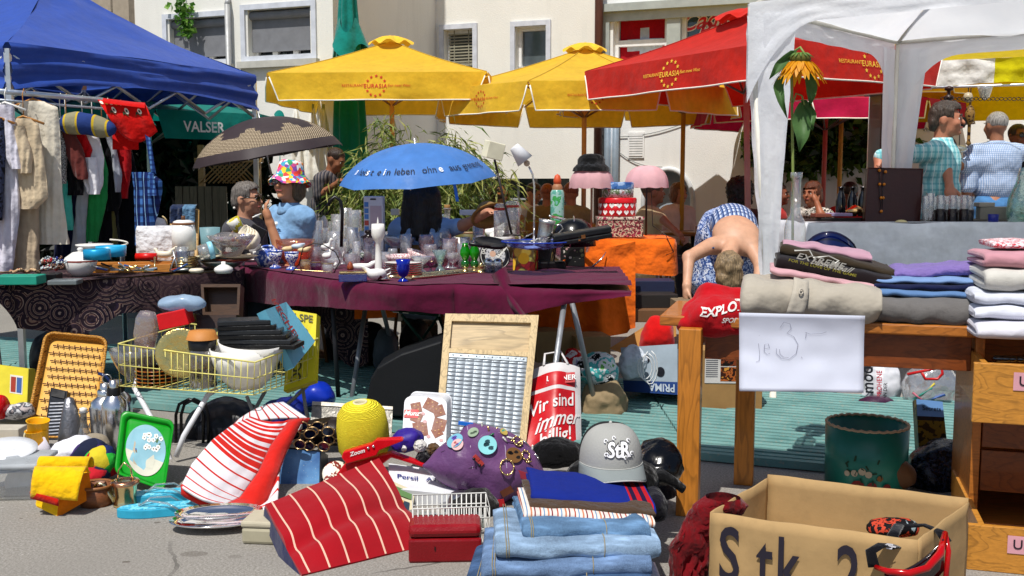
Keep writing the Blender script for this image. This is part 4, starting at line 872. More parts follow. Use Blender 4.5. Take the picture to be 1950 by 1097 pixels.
for s_,(fx,fy_)in zip((0,1),((1036,850),(1140,797))):m=M();q=G(fx,fy_);t=G(1090,578,ZT-.03);t=V((t.x,5.25,ZT-.03));m.tube([t+V((.012*(2*s_-1),0,0)),q],.0145,12);m.tube([q,q+V((0,0,.03))],.018,10);part('leg',m,mt('#9a9da2',.4,.5),pt_)
for s_,(fx,fy_)in zip((0,1),((668,770),(760,715))):m=M();q=G(fx,fy_);t=V((-.87,6.35,ZT-.03));m.tube([t+V((.012*(2*s_-1),0,0)),q],.0145,12);part('leg',m,mt('#83868c',.4,.5),pt_)
for s_,(a,b)in enumerate((((628,600),(645,768)),((610,600),(598,700)))):m=M();q=G(*b);m.tube([V((q.x-.03,q.y,ZT-.03)),q],.0135,10);part('leg',m,mt('#2c2c30',.5,.3),lt)
PURP=cloth('#541030',.5,7,var=.14)
lowp=[zl(0,y,e)for y,e in zip((556,572,580,585,592,600,604,577,560),E)];lowp[6]=zl(0,606,E[6])
m=drape(E,lowp,.02,fold=8,seed=8,out=.10);m.rough(.004,18,2)
def topc(u,v):
 s_=u*(len(E)-1);i=int(min(s_,len(E)-2));e=E[i].lerp(E[i+1],s_-i);s2=(1-u)*(len(BP)-1);j=int(min(s2,len(BP)-2));b=BP[j].lerp(BP[j+1],s2-j);p=e.lerp(b,v)
 rk=max(0,(u-.62)/.38)*max(0,1-v*1.1);z=.004+.003*noise.noise(V((u*20,v*8,0)))+rk*(.03*abs(math.sin((v*5+.3*math.sin(u*9))*PI))+.01)
 return V((p.x,p.y,p.z+z))
m.grid(topc,90,40)
fo=M()
q0=W(945,522,5.5);q1=W(992,590,5.22);q2=W(1008,622,5.2)
fo.grid(lambda u,v:(W(935+50*v**1.0+28*u*(1-v*.55)+25*v**3,524+100*v-18*u*(1-v),5.46-.26*v-.05*math.sin(u*PI))),10,20);m.join(fo)
solo('tablecloth',m,PURP,'crinkled purple cloth spread over the middle table','tablecloth',(-.5,5.9,ZT),world=True)
OZ=.80;oE=[G(1128,452,OZ)+V((0,0,0)),G(1190,458,OZ),G(1288,456,OZ)]
oY=7.4;c0,c1=W(1120,455,oY),W(1284,455,oY);OZ=c0.z
ot=root('stall_table','small table behind under an orange cloth','table',(c0.x+.3,7.6,0),world=True,group='stall tables')
OC=cloth('#ee6c1c',.7,9,var=.08)
m=M();m.prism([V((c0.x,oY,OZ-.01)),V((c1.x,oY,OZ-.01)),V((c1.x,8.0,OZ-.01)),V((c0.x,8.0,OZ-.01))],(0,0,-.02));part('tabletop',m,wood('#9a7a50'),ot)
for x in(c0.x+.04,c1.x-.04):
 for y in(oY+.06,7.94):m=M();m.tube([(x,y,0),(x,y,OZ-.03)],.014,8);part('leg',m,metal((.4,.4,.4),.5),ot)
m=drape([V((c0.x-.02,8.0,OZ)),V((c0.x,oY,OZ)),V((c1.x,oY,OZ)),V((c1.x,8.,OZ))],[OZ-.2,OZ-.22,OZ-.27,OZ-.2],.018,fold=20,seed=5)
m.grid(lambda u,v:V((c0.x+(c1.x-c0.x)*u,oY+.6*v,OZ+.003+.004*noise.noise(V((u*9,v*6,1))))),30,10)
solo('tablecloth',m,OC,'short orange cloth on the small rear table under the decorated tins','tablecloth',(c0.x,oY,OZ),world=True)
m=M();P_=[(676,588,6.8),(700,604,6.75),(1000,585,6.7),(1205,470,6.6)]
def oc(u,v):
 px=1005+205*u;top=505-45*u if u>.5 else 520-75*u+0;bot=618+24*math.sin(u*2.6)-6*(u>.93);return W(px,top+(bot-top)*v,6.55+.03*math.sin(u*16)*v+.02*noise.noise(V((u*6,v*4,0))))
m.grid(oc,40,20);solo('orange_cloth',m,OC,'long orange cloth hanging behind the right end of the purple table','cloth',W(1100,560,6.6),world=True);m=M();m.grid(lambda u,v:W(1132+75*u*1.0+0*v,452+8*u+(52+95*v)*v*.9,6.75-.2*u*v),16,16)
k_=M();k_.grid(lambda u,v:W(675+80*u,570+38*v*(1-.1*u),6.7),10,4);solo('orange_cloth',k_,OC,'small orange cloth scrap showing under the purple cloth at the left trestle','cloth',W(700,590,6.7),world=True)
solo('orange_cloth',m,OC,'orange cloth corner folded over between the two stall tables','cloth',W(1160,480,6.6),world=True)
wz=W(1540,425,6.9).z;wa,wb=W(1536,427,6.9),W(2120,427,6.9);wa.z=wb.z=wz
wtb=root('stall_table','long counter under a white sheet holding the briefcase and glasses','table',((wa.x+wb.x)/2,7.2,0),world=True,group='stall tables')
m=M();m.prism([wa,wb,wb+V((0,.7,0)),wa+V((0,.7,0))],(0,0,-.02));part('tabletop',m,mt('#2b2320'),wtb)
for x in(wa.x+.1,wb.x-.1):
 for y in(7.0,7.5):m=M();m.tube([(x,y,0.0),(x,y,wz-.02)],.016,8);part('leg',m,metal((.5,.5,.5),.5),wtb)
m=drape([wa+V((-.02,.6,.004)),wa+V((0,0,.004)),wb+V((0,0,.004))],[wz-.3,wz-.42,wz-.5],.03,fold=6,seed=11,nv=24)
m.rough(.010,7,2);m.grid(lambda u,v:wa.lerp(wb,u)+V((0,.12*v,.005)),30,2)
solo('tablecloth',m,cloth('#e4e6ea',1.,4),'creased white sheet hanging from the right rear counter','tablecloth',wa,world=True)
m=M();m.prism([wa+V((.0,.13,.002)),wb+V((0,.13,.002)),wb+V((0,.7,.002)),wa+V((0,.7,.002))],(0,0,.004));solo('table_runner',m,mt('#1e1716',.7),'dark cloth lying over the rear half of the white counter','cloth',wa+V((.5,.3,0)),world=True)
# WARES ON THE TABLES
GL=glass((.985,.99,.99),.26);GLp=glass((.92,.74,.74),.25);GLa=glass((.95,.8,.55),.25);GLr=glass((.75,.3,.3),.25);GLb=glass((.04,.1,.75),.3);GLg=glass((.08,.55,.1),.3);GLpu=glass((.55,.25,.45),.25);GLo=glass((.95,.45,.25),.22);GLt=glass((.75,.92,.88),.25)
POR=mt('#e9e7e2',.25,var=.04,bump=.02,spec=.6);CRE=mt('#e6dbc4',.3,var=.06,bump=.03);SIL=metal((.78,.77,.75),.2);SILd=metal((.5,.5,.5),.35);BRS=metal((.80,.58,.25),.25);BLK=mt('#151416',.35,bump=.05);GOLD=metal((.85,.62,.25),.2)
BLUW=blot(['#f0efee','#22359a','#ecebea','#2a3fa8','#f0efee'],30,.25,0);BLUE2=mt('#3757a8',.25,bump=0)
def shell(out,t=1.4):
 inn=[(max(r-t,0),h)for r,h in out if r>0][::-1];inn=[(r,max(h,t))for r,h in inn];return out+inn+[(0,inn[-1][1])]
def bowl(R,h,foot=.45):return shell([(0,0),(R*foot,0),(R*foot*.95,h*.08),(R*.72,h*.35),(R*.93,h*.75),(R,h)])
def cupp(R,h,base=.62):return shell([(0,0),(R*base,0),(R*(base+.15),h*.12),(R*.93,h*.6),(R,h)])
def gobl(R,h):return shell([(0,0),(R*.72,0),(R*.7,1.2),(2,h*.12),(2,h*.34),(R*.6,h*.42),(R*.95,h*.62),(R*.98,h*.82),(R*.9,h)],1.)
def tumb(R,h,b=.8):return shell([(0,0),(R*b,0),(R,h)],1.2)
def bott(R,h,n=.35,sh=.62):return[(0,0),(R*.92,0),(R,h*.05),(R,h*sh*.75),(R*.8,h*sh),(R*n,h*(sh+.12)),(R*n*.9,h*.94),(R*n*1.25,h*.95),(R*n*1.25,h),(R*n*.8,h),(R*n*.7,h*.6),(0,h*.6)]
def plate(R,h=4):return[(0,0),(R*.6,0),(R*.65,h*.3),(R,h*.85),(R,h),(R*.63,h*.5),(0,h*.45)]
def LV(name,label,cat,px,py,prof,mat_,z=ZT+.004,group=None,rot=None,n=22,sub=None,sx=1,sy=1,handle=None,lift=0,Y=None):
 p=W(px,py,Y)if Y else G(px,py,z);s=p.y/F;p=p+V((0,0,lift*s));m=M();m.lathe([(r*s,h*s)for r,h in prof],n,sx=sx,sy=sy)
 kids=list(sub or[])
 if not kids and not handle:o=solo(name,m,mat_,label,cat,p,group=group,rot=rot);return o
 r=root(name,label,cat,p,group=group,rot=rot);part('body',m,mat_,r)
 for nm,pr,mm in kids:k_=M();k_.lathe([(a*s,b*s)for a,b in pr],n,sx=sx,sy=sy);part(nm,k_,mm,r)
 if handle:
  sd,x0,h0,h1,w_,th,mm=handle;k_=M();k_.tube([V((sd*(x0+w_*math.sin(PI*t)**.7)*s,0,(h0+(h1-h0)*t)*s))for t in np.linspace(0,1,11)],th*s,7);part('handle',k_,mm,r)
 return r
def bx(name,label,cat,px,py,w,h,d,mats,z=0,rz=0,Y=None,group=None,bev=.004,rot=None,deco=None,lift=0):
 """box whose front-bottom centre stands at the pixel; w,h,d in photo px"""
 p=W(px,py,Y)if Y else G(px,py,z);s=p.y/F;p=p+V((0,0,lift*s));m=M();m.box((0,d*s/2,h*s/2),(w*s,d*s,h*s))
 if deco:
  r=root(name,label,cat,p,rz,group,rot=rot);part('body',m,mats,r,bev=bev);deco(r,s);return r
 return solo(name,m,mats,label,cat,p,rz,group,rot=rot,bev=bev)
LV('pot','round blue and white delft pot at the left end of the purple table','pot',511,507,[(0,0),(12,0),(20,5),(25,17),(22,30),(13,37),(12,39),(10,37),(18,28),(21,17),(16,6),(0,5)],blot(['#c3cde6','#4a62b4','#dfe5f0','#3d55a8'],14,.2,0),rot=(.25,.05,0))
for i,(x,y,L)in enumerate(((525,511,'delft eggcup beside the round delft pot'),(556,514,'delft eggcup in front of the orange glass bowl'))):
 LV('egg_cup',L,'cup',x,y,shell([(0,0),(11,0),(10,4),(4,8),(6,13),(12,22),(13.5,34)]),BLUW,group='blue and white eggcups',sub=[('rim',[(13.6,32),(13.9,33),(13.8,34.3),(13,34)],BLUE2),('foot',[(11.3,0),(11.6,1.5),(10.5,3)],BLUE2)])
LV('glass_bowl','orange tinted fruit bowl filled with small ornaments','bowl',563,505,shell([(0,0),(18,0),(26,14),(34,32),(37,49)]),GLo)
for x,y,h_,c,L in((548,470,9,'#d8b98a','beige porcelain clog lying in the orange bowl'),(578,472,8,'#dcbf90','second beige clog in the orange bowl'),(566,465,7,'#b9c8d8','grey blue lid lying in the orange bowl')):
 q=W(x,y+4,6.15);m=blend([('e',(0,0,0),(.038,.02,.016)),('e',(.03,0,.014),(.018,.016,.014)),('-e',(.028,0,.03),(.013,.011,.018))],.006,.01);solo('ornament',m,mt(c,.4),L,'ornament',q,rz=x%40,group='ornaments in the orange bowl')
LV('glass_bottle','slender patterned glass bottle with a white stopper before the denim shirt','bottle',527,500,[(0,0),(8,0),(8,18),(6,30),(5,60),(7,70),(4.5,70),(0,60)],glass((.8,.8,.78),.3),sub=[('stopper',[(0,70),(5,70),(6,74),(3,78),(0,78)],POR)])
q=G(590,520,ZT+.003);s=q.y/F;r=root('wire_stand','black and gold wire rack with an arched handle carrying small rimmed glasses','rack',q)
m=M();m.tube([V((x*s,0,h*s))for x,h in((-38,-4),(-20,18),(-12,48),(8,57),(28,54),(50,40),(58,22),(50,8),(42,-8))],1.1*s,6);part('arched_handle',m,mt('#26221c',.4,.5),r)
m=M();m.tube([V((-35*s,0,0)),V((-30*s,.02,6*s)),V((40*s,.03,1*s)),V((43*s,0,-4*s)),V((-35*s,0,0))],.9*s,6);part('tray_rim',m,BRS,r)
for i,(x,y,g,L)in enumerate(((581,513,GLa,'yellowish rimmed glass at the left of the wire rack'),(602,516,GLpu,'violet rimmed glass in the middle of the wire rack'),(624,519,GL,'clear blue rimmed glass at the right of the wire rack'))):
 LV('liqueur_glass',L,'glass',x,y,tumb(11,18,.85),g,group='small glasses on the wire rack',sub=[('gold_rim',[(11.1,16.5),(11.5,17.3),(11.1,18.3)],GOLD)])
spots=[(604,500,tumb(13,80,.9),GL,'tall clear cylinder vase behind the wire rack'),(617,496,gobl(12,62),GL,'stemmed clear glass left of the pepper mill shaped ornament'),(640,500,tumb(17,60,.8),GL,'wide clear jug glass right of the tall cylinder'),(652,503,gobl(14,48),GL,'wine glass in front of the wide jug glass'),(630,508,tumb(16,30,.8),GL,'low frosted tumbler in the middle of the rack side'),(588,500,gobl(11,55),GL,'wine glass peeking above the orange bowl rim'),(672,497,tumb(14,64,.85),GL,'clear tumbler stack left of the tall clear vase'),(690,496,tumb(20,56,.95),GL,'broad clear straight vase behind the white cat jug'),(676,492,gobl(15,92),GL,'tall stemmed glass near the dark pot lid'),(645,490,tumb(14,82,.9),GL,'tall open glass behind the wine glasses'),(705,500,tumb(14,50,.9),glass((.7,.7,.72),.3),'greyish straight glass beside the candle holder'),(660,488,gobl(13,92),GL,'clear goblet behind the delft jug'),(812,505,gobl(15,58),GLp,'rose tinted goblet beside the green oil lamps'),(830,503,tumb(13,60,.7),GL,'tapered clear tumbler under the white oval dish'),(846,500,gobl(14,66),GL,'crystal goblet left of the green lamps'),(857,506,tumb(16,52,.75),GLp,'pinkish beer glass right behind the crystal goblet'),(838,516,shell([(0,0),(12,0),(10,3),(4,10),(8,22),(15,40)]),GLt,'clear sundae glass with a green foot on the brass tray'),(803,521,shell([(0,0),(14,0),(12,3),(3,9),(3,16),(14,24),(22,33)]),GL,'low crystal dessert bowl on the brass tray'),(820,518,gobl(11,30),GLpu,'small violet liqueur glass on the brass tray')]
for x,y,pr,mm,L in spots:LV('drinking_glass',L,'glass',x,y,pr,mm,group='clear glassware on the purple table')
random.seed(31)
for i in range(60):
 x,y=random.uniform(590,925),random.uniform(484,512);k_=random.choice('gtgtbc');R,h_=random.uniform(8,14),random.uniform(26,66)
 LV('drinking_glass','clear glass in the crowded middle rows of the purple table','glass',x,y,gobl(R,h_)if k_=='g' else tumb(R,h_,.8)if k_=='t' else bowl(R*1.7,h_*.5),random.choice([GL,GL,GL,glass((.9,.86,.88),.3)]),group='crowd of glasses on the purple table',n=16)
for i in range(26):
 x,y=random.uniform(330,500),random.uniform(486,508);LV('trinket_cup','small cup or glass in the crowd at the right end of the left table','cup',x,y,random.choice([cupp(random.uniform(7,12),random.uniform(10,20)),gobl(9,28),bowl(16,11)]),random.choice([POR,CRE,GL,GL,SIL,BRS]),group='crowd of small wares on the left table',n=16)
LV('ornament','white acorn shaped porcelain finial standing among the glasses','ornament',618,478,[(0,0),(11,0),(10,5),(4,9),(4,16),(8,20),(10,27),(7,38),(3,46),(0,48)],POR,lift=20)
for x,y,L in((620,470,'small white porcelain cup handle piece by the tall vase'),(622,487,'tiny white porcelain swan among the glasses')):
 q=W(x,y,6.3);m=blend([('e',(0,0,0),(.03,.022,.02)),('c',(.02,0,.01),(.035,0,.045),.009,.007),('c',(.035,0,.045),(.05,0,.04),.008,.004)],.006,.01);solo('figurine',m,POR,L,'figurine',q)
LV('candle_holder','tall white porcelain candle holder with tulip cup and slender stem','candle holder',721,530,shell([(0,0),(11,0),(9,4),(7,20),(6,45),(5,68),(9,74),(12.5,82),(13,92),(12,104)],1.6),POR,sub=[('candle',[(0,84),(9,84),(9,102),(0,102)],POR),('flame_shaped_wick',[(0,100),(2,104),(1.6,110),(0,118)],POR)])
LV('glazed_lid','dark brown glazed lid with a round knob','lid',702,452,[(0,14),(6,14),(8,10),(4,6),(14,2),(16,0),(0,0)],mt('#1d100e',.15,bump=0),Y=6.4)
LV('jug','cream delft jug tipped on its side','jug',676,490,shell([(0,0),(13,0),(17,10),(15,22),(11,30),(14,38)]),blot(['#ead9c2','#e6d6c0','#3a3f5c','#ead9c2','#ecdcc8'],9,.3,0),rot=(0,-1.0,.3),lift=14)
LV('jug','little floral jug lying in front of the tipped cream jug','jug',688,502,shell([(0,0),(11,0),(14,8),(10,18),(12,25)]),blot(['#e9e6e0','#2c3a68','#dfe3e0','#556b55','#efece6'],30,.3,0),rot=(0,-.7,.5),lift=8)
q=G(700,523,ZT+.01);m=blend([('e',(0,0,.03),(.06,.036,.028)),('c',(.05,0,.04),(.085,0,.055),.018,.012),('-e',(0,0,.058),(.05,.028,.03))],.006,.02);solo('sauce_boat',m,POR,'white gold-edged sauce boat in front of the candle holder','sauce boat',q+V((-.03,0,.02)),rz=-10)
q=G(717,533,ZT+.01);m=blend([('e',(0,0,.035),(.055,.045,.036)),('c',(-.04,0,.045),(-.075,0,.075),.014,.01),('-e',(0,0,.075),(.04,.032,.03))],.006,.018);m.tube([(.05,0,.05),(.075,0,.06),(.08,0,.035),(.05,0,.02)],.005,6);solo('milk_jug',m,blot(['#e8e6e2','#e4e2de','#e9e6e2','#e0dedb','#5a2b30'],9,.25,0),'pale porcelain milk jug with tiny flower spots','jug',q,rz=20)
bx('glass_box','low blue glass box lying at the edge of the purple cloth','box',672,537,54,14,26,GLb,z=ZT+.004,rz=8)
bx('tray','small gilt tray resting on the blue glass box','tray',672,521,52,3,26,BRS,z=ZT+.05,rz=8)
LV('pepper_mill','small brown wooden acorn knob on the gilt tray','ornament',667,514,[(0,0),(6,0),(6.5,6),(4,12),(1,16),(0,16)],wood('#8a3f22'),z=ZT+.06)
LV('metal_dish','small fluted silver shell dish at the edge of the purple cloth','dish',730,534,[(0,0),(12,0),(14,4),(9,10),(0,12)],metal((.85,.72,.6),.15,bump=.6,bs=60))
LV('goblet','cobalt blue glass goblet at the front edge of the purple table','goblet',768,536,shell([(0,0),(11,0),(9,3),(3,8),(9,13),(13,24),(12,32),(14.5,42)],1),mt('#0a2bb0',.12,var=.3,vs=20,spec=.8,trans=.35))
for i in range(6):LV('saucer','red rimmed white saucer, %s of the stack behind the blue goblet'%('bottom one','second from the bottom','third from the bottom','third from the top','second from the top','top one')[i],'saucer',768,524,plate(36,4),POR,group='stacked red rimmed saucers',lift=i*4.2,sub=[('rim',[(36,2.6),(36.5,3.3),(36,4.2)],mt('#8d2a33',.3,bump=0))],n=32)
TOI=blot(['#e6dcd8','#a66f74','#eae2de','#b98488','#e8e0dc'],46,.25,0)
for x,y,L,g in((768,512,'bottom bowl of the red and white transferware pile',0),(776,498,'tilted middle bowl of the transferware pile',.12),(762,485,'upper bowl of the transferware pile',-.1),(800,508,'transferware bowl leaning to the right',.3)):
 LV('bowl',L,'bowl',x,y,bowl(34,27,.5),TOI,group='red and white transferware bowls',rot=(0,g,0),n=28)
LV('glass_dish','clear scalloped dish on top of the transferware bowls','dish',757,472,bowl(34,22),glass((.85,.85,.85),.35),rot=(0,.1,0),z=ZT+.11)
m=M();q=G(772,478,ZT+.03);s=q.y/F
m.add([(sx*a*s,sy*b*s,h*s)for sx,sy in((-1,-1),(1,-1),(1,1),(-1,1))for a,b,h in((16,10,0),(24,14,36))],[(0,2,3,1),(2,4,5,3),(4,6,7,5),(6,0,1,7),(0,2,4,6)],0,False);r=root('vase','square flared vase painted with pale blossoms','vase',q+V((0,0,.01)))
part('body',m,blot(['#dcdad8','#d9d6d6','#c98a86','#e6e4e2','#8f93a8'],18,.3,0),r)
m=M();q2=[(-24*s,-14.6*s,36*s),(24*s,-14.6*s,36*s),(24*s,14*s,36*s),(-24*s,14*s,36*s)];m.tube(q2,1.2*s,5,closed=True);part('rim',m,glass(),r)
bx('packaging_box','white boxed item with a column of small pictures, standing on end','box',712,486,37,112,22,mt('#d5d2d6',.6),Y=6.75,rz=-3,deco=lambda r,s:(lambda m:part('print',m,[mt('#4a7ec0',.5,bump=0),mt('#b84a40',.5,bump=0),mt('#bfa8ae',.6,bump=0),mt('#222',.6,bump=0)],r))((lambda m:([fpoly(m,lambda x,y:V((x*s,-.002,y*s)),[(-17,b),(-9,b),(-9,b+9),(-17,b+9)],0 if i!=1 else 1)for i,b in enumerate((46,57,69,80,92))],fpoly(m,lambda x,y:V((x*s,-.0015,y*s)),[(-6,34),(16,34),(16,94),(-6,94)],2),fpoly(m,lambda x,y:V((x*s,-.002,y*s)),[(-6,105),(6,105),(5,108),(-5,108)],3),m)[-1])(M())))
LV('decanter','bulbous smoked glass decanter bottle with red swing stopper','bottle',818,462,[(0,0),(12,0),(20,8),(23,22),(21,36),(20,44),(18,44),(19,36),(21,22),(16,6),(0,5)],glass((.62,.62,.68),.3),z=ZT+.07,sub=[('dark_liquid',[(0,5),(14,5),(20,14),(20.5,24),(0,24)],mt('#171523',.1,bump=0,spec=.8)),('neck',[(5,24),(5,52),(6,58),(4,58)],GL),('stopper',[(0,57),(7,57),(8,62),(6,66),(0,66)],mt('#c81e1e',.3,bump=0))])
LV('glass_bottle','clear bottle with cork stopper right of the decanter','bottle',852,470,bott(15,74,.42,.6),GL,z=ZT+.03,sub=[('cork',[(0,70),(5,70),(6,80),(0,80)],mt('#8f6a3c',.9))])
LV('glass_bottle','small blue clear bottle between the decanter and the corked bottle','bottle',842,470,bott(8,62,.45,.5),glass((.75,.88,.95),.3),z=ZT+.04)
LV('bowl','olive green stoneware bowl behind the white oval dish','bowl',893,466,shell([(0,0),(22,0),(24,6),(25.5,24)]),mt('#5b5428',.5,var=.25),z=ZT+.06,sub=[('rim',[(25.6,22),(26.4,24),(24.5,25.5)],mt('#8f6c4a',.4))])
LV('oval_dish','white oval dish propped on glasses','dish',871,470,plate(26,4),POR,z=ZT+.06,rot=(.55,0,.1),n=32)
for x,L in((886,'left one of the green glass oil lamps'),(904,'right one of the green glass oil lamps')):
 LV('oil_lamp',L,'lamp',x,518,[(0,0),(9,0),(8,3),(4,6),(7,12),(7,18),(4,22)],BRS,group='green glass oil lamps',sub=[('font',[(4,8),(8.5,12),(8,20),(4,23)],mt('#14521c',.15,spec=.8,bump=0)),('chimney',[(4.5,22),(6,26),(10,34),(9.5,41),(6,50),(5.5,55),(5,55),(8.5,40),(5,26)],mt('#1fa01a',.12,var=.2,spec=.9,bump=0,trans=.45))])
LV('brass_lamp','small brass oil lamp foot between the green lamps and round tin','lamp',916,520,[(0,0),(8,0),(7,3),(3,6),(6,11),(5,17),(3,20),(0,21)],BRS)
m=M();a,b=G(785,534,ZT),G(955,517,ZT);mid=(a+b)/2;L_=(b-a).length;m.grid(lambda u,v:V(((u-.5)*L_,.19*v,.004+.010*max(0,1-v*25)+.01*max(0,v*25-24))),12,40);m.grid(lambda u,v:V(((u-.5)*L_,-.004,.002+.018*v)),12,1)
solo('brass_tray',m,metal((.72,.6,.35),.25),'long brass-edged tray slanting along the front of the purple table','tray',mid+V((0,0,.003)),rz=math.degrees(math.atan2(b.y-a.y,b.x-a.x)),solid=.003)
def lbl_ring(m,c,R,txt,a0,size,fn,mi=0,sp=.62):
 for i,ch in enumerate(txt):
  a=a0-i*size*sp/R;cx,cy=c[0]+R*math.cos(a),c[1]+R*math.sin(a);ca,sa=math.sin(a),-math.cos(a)
  if ch!=' ':letters(m,ch,lambda x,y:fn(cx+x*ca-y*sa*1,cy+x*sa+y*ca),size,mi,bold=.03)
q=G(944,516,ZT+.004);s=q.y/F;r=root('round_tin','round black and white patterned tin standing on edge with curved lettering','tin',q,rot=(math.radians(-14),0,math.radians(10)))
m=M();R=30*s;m.tube([(0,0,R),(0,.03,R)],R,36);part('body',m,mt('#17171a',.3,bump=0),r)
fnn=lambda x,y:V((x,-.002,R+y));m=M();disc(m,lambda x,y:V((x,-.0012,R+y)),0,0,R*.94,mi=1,n=36);disc(m,fnn,0,0,R*.9,mi=0,n=36);disc(m,lambda x,y:V((x,-.0026,R+y)),0,0,R*.66,mi=2,n=30);disc(m,lambda x,y:V((x,-.0032,R+y)),-R*.15,R*.1,R*.2,mi=3)
f3=lambda x,y:V((x,-.0038,R+y));fpoly(m,f3,[(R*.0,-R*.05),(R*.2,-R*.2),(R*.8,R*.5),(R*.62,R*.66)],1);lbl_ring(m,(0,0),R*.7,'DAS BADEN',2.9,R*.26,f3,1)
th=math.atan2(.7,.6);letters(m,'TWIST',lambda x,y:V((R*.4+x*math.cos(th)-y*math.sin(th),-.0045,R+R*.2+x*math.sin(th)+y*math.cos(th))),R*.25,0,bold=.03)
part('print',m,[mt('#1b1b1f',.4,bump=0),mt('#d9d8d3',.4,bump=0),blot(['#8d8f96','#c3c3c6','#4d4f58'],60,.4,0),mt('#c8a08a',.5,bump=0)],r)
for x,L in((930,'left salt shaker with dark blue pattern before the round tin'),(948,'right salt shaker with dark blue pattern before the round tin')):
 LV('shaker',L,'shaker',x,519,[(0,0),(9,0),(9,18),(8,20),(0,20)],glass((.8,.8,.85),.3),group='two shakers in front of the round tin',sub=[('pattern',[(8.4,1),(8.4,10)],blot(['#15225a','#c9cbd0','#15225a'],60,.3,0)),('cap',[(9.2,19),(9,23),(5,27),(0,28)],SIL)])
FRU=N('fruit_print');FRU.set(.25,0,.5);_v=FRU.n('ShaderNodeTexVoronoi');_v.inputs['Scale'].default_value=19;FRU.l(FRU.coord(),_v.inputs['Vector'])
_c=FRU.ramp(FRU.sep(_v.outputs['Color'])[0],[(0,(.8,.05,.02)),(.3,(.95,.55,.04)),(.5,(.55,.02,.02)),(.62,(.95,.75,.1)),(.8,(.85,.25,.03)),(.92,(.5,.55,.1))],'CONSTANT');FRU.col(FRU.mix(FRU.ramp(_v.outputs['Distance'],[(.0,(.35,.35,.35)),(.06,(0,)*3),(.6,(0,)*3),(.75,(.85,)*3)]),_c,(.10,.02,.01)));FRU=FRU.m
bx('fruit_tin','square tin printed with oranges, cherries and lemons','tin',997,517,42,55,40,FRU,z=ZT+.004,rz=-12,deco=lambda r,s:(part('lid',(lambda m:m.box((0,20*s,57*s),(44*s,42*s,5*s)))(M()),metal((.8,.7,.4),.3),r,bev=.003),part('lemon_slice',(lambda m:(disc(m,lambda x,y:V((x*s,-.002,y*s)),0,25,11),m)[1])(M()),mt('#f0a818',.4,bump=0),r)))
m=M();q=G(1045,513,ZT+.004);s=q.y/F;m.prism([(-22*s,0,2*s),(8*s,0,0),(16*s,0,52*s),(-18*s,0,56*s)],(0,.03,0));r=root('leather_pouch','black leather pouch with pale contrast stitching leaning by the fruit tin','pouch',q,rz=-8);part('body',m,mt('#16181c',.4,bump=.3),r,bev=.004)
m=M();[m.tube([(x0*s,-.002,3*s),(x1*s,-.002,52*s)],.0012,4)for x0,x1 in((2,10),(5,13))];part('stitching',m,mt('#b99a5a',.8),r)
bx('camera_case','low dark leather case in front of the floral tin','case',1048,514,62,16,30,mt('#120c0e',.35,bump=.2),z=ZT+.004,bev=.012,rz=6)
FLB=N('floral_black');FLB.set(.3,0,.5);_v=FLB.n('ShaderNodeTexVoronoi');_v.inputs['Scale'].default_value=38;FLB.l(FLB.coord(),_v.inputs['Vector']);_q=FLB.ramp(FLB.sep(_v.outputs['Color'])[1],[(0,(.75,.68,.62)),(.35,(.12,.16,.06)),(.6,(.5,.3,.3)),(.75,(.2,.22,.1))],'CONSTANT')
FLB.col(FLB.mix(FLB.math('MULTIPLY',FLB.math('LESS_THAN',_v.outputs['Distance'],.42),FLB.ramp(FLB.noise(9,2),[(.48,(0,)*3),(.52,(1,)*3)])),(.012,.012,.012),_q));FLB=FLB.m
bx('floral_tin','black square tea tin painted with white flowers','tin',1090,508,46,48,46,FLB,z=ZT+.004,rz=-8,deco=lambda r,s:part('lid',(lambda m:m.box((0,23*s,49*s),(48*s,48*s,7*s)))(M()),mt('#0d0d0e',.3,bump=0),r,bev=.003))
LV('glass_bowl','large pink rimmed glass bowl behind the floral tin','bowl',1085,497,shell([(0,0),(18,0),(34,14),(42,34),(48,52)],1),glass((.88,.72,.75),.35),sub=[('rim',[(48,51),(49.5,52),(48,53.5),(46.5,52)],mt('#b4526a',.2,bump=0))],n=34)
m=M();q=G(1128,508,ZT+.01);m.tube([q,q+V((.06,.02,.05)),q+V((.09,.05,.09))],[.006,.005,.003],6);solo('fork',m,SIL,'silver serving fork poking out at the right end of the purple table','fork',q,world=True)
for x,y,L,a in((955,468,'upper white coffee cup lying in the stack',-.35),(960,482,'lower white coffee cup of the leaning stack',-.12)):LV('coffee_cup',L,'cup',x,y-12,cupp(25,27,.5),POR,rot=(.2,a,0),group='white coffee cups',handle=(1,22,5,22,10,1.8,POR),z=ZT+.05)
m=M();q=W(905,462,6.1);m.lathe([(0,0),(.09,0),(.1,.015),(.1,.02),(.088,.006),(0,.005)],26);r=root('frying_pan','black pan with a long upturned handle lying behind the round tin','pan',W(935,466,6.05),rot=(.25,.1,.2));part('body',m,BLK,r);m=M();m.tube([(-.02,-.09,.012),(-.15,-.12,.03)],.011,8);part('handle',m,BLK,r)
q=W(1034,470,6.0)
r=root('tankard','engraved pewter tankard with a curved handle, tilted in a blue wire basket','tankard',q,rot=(.05,.16,0));s=6.0/F;m=M();m.lathe([(a*s,b*s)for a,b in shell([(0,0),(15,0),(16,3),(14,6),(14,20),(15,22),(14,24),(15,46),(16.5,52)])],26);part('body',m,metal((.55,.53,.5),.3,bump=.5,bs=80),r)
m=M();m.tube([V((a*s,0,b*s))for a,b in((15,44),(26,47),(32,40),(25,30),(17,22),(24,26))][:5],1.6*s,7);part('handle',m,SIL,r)
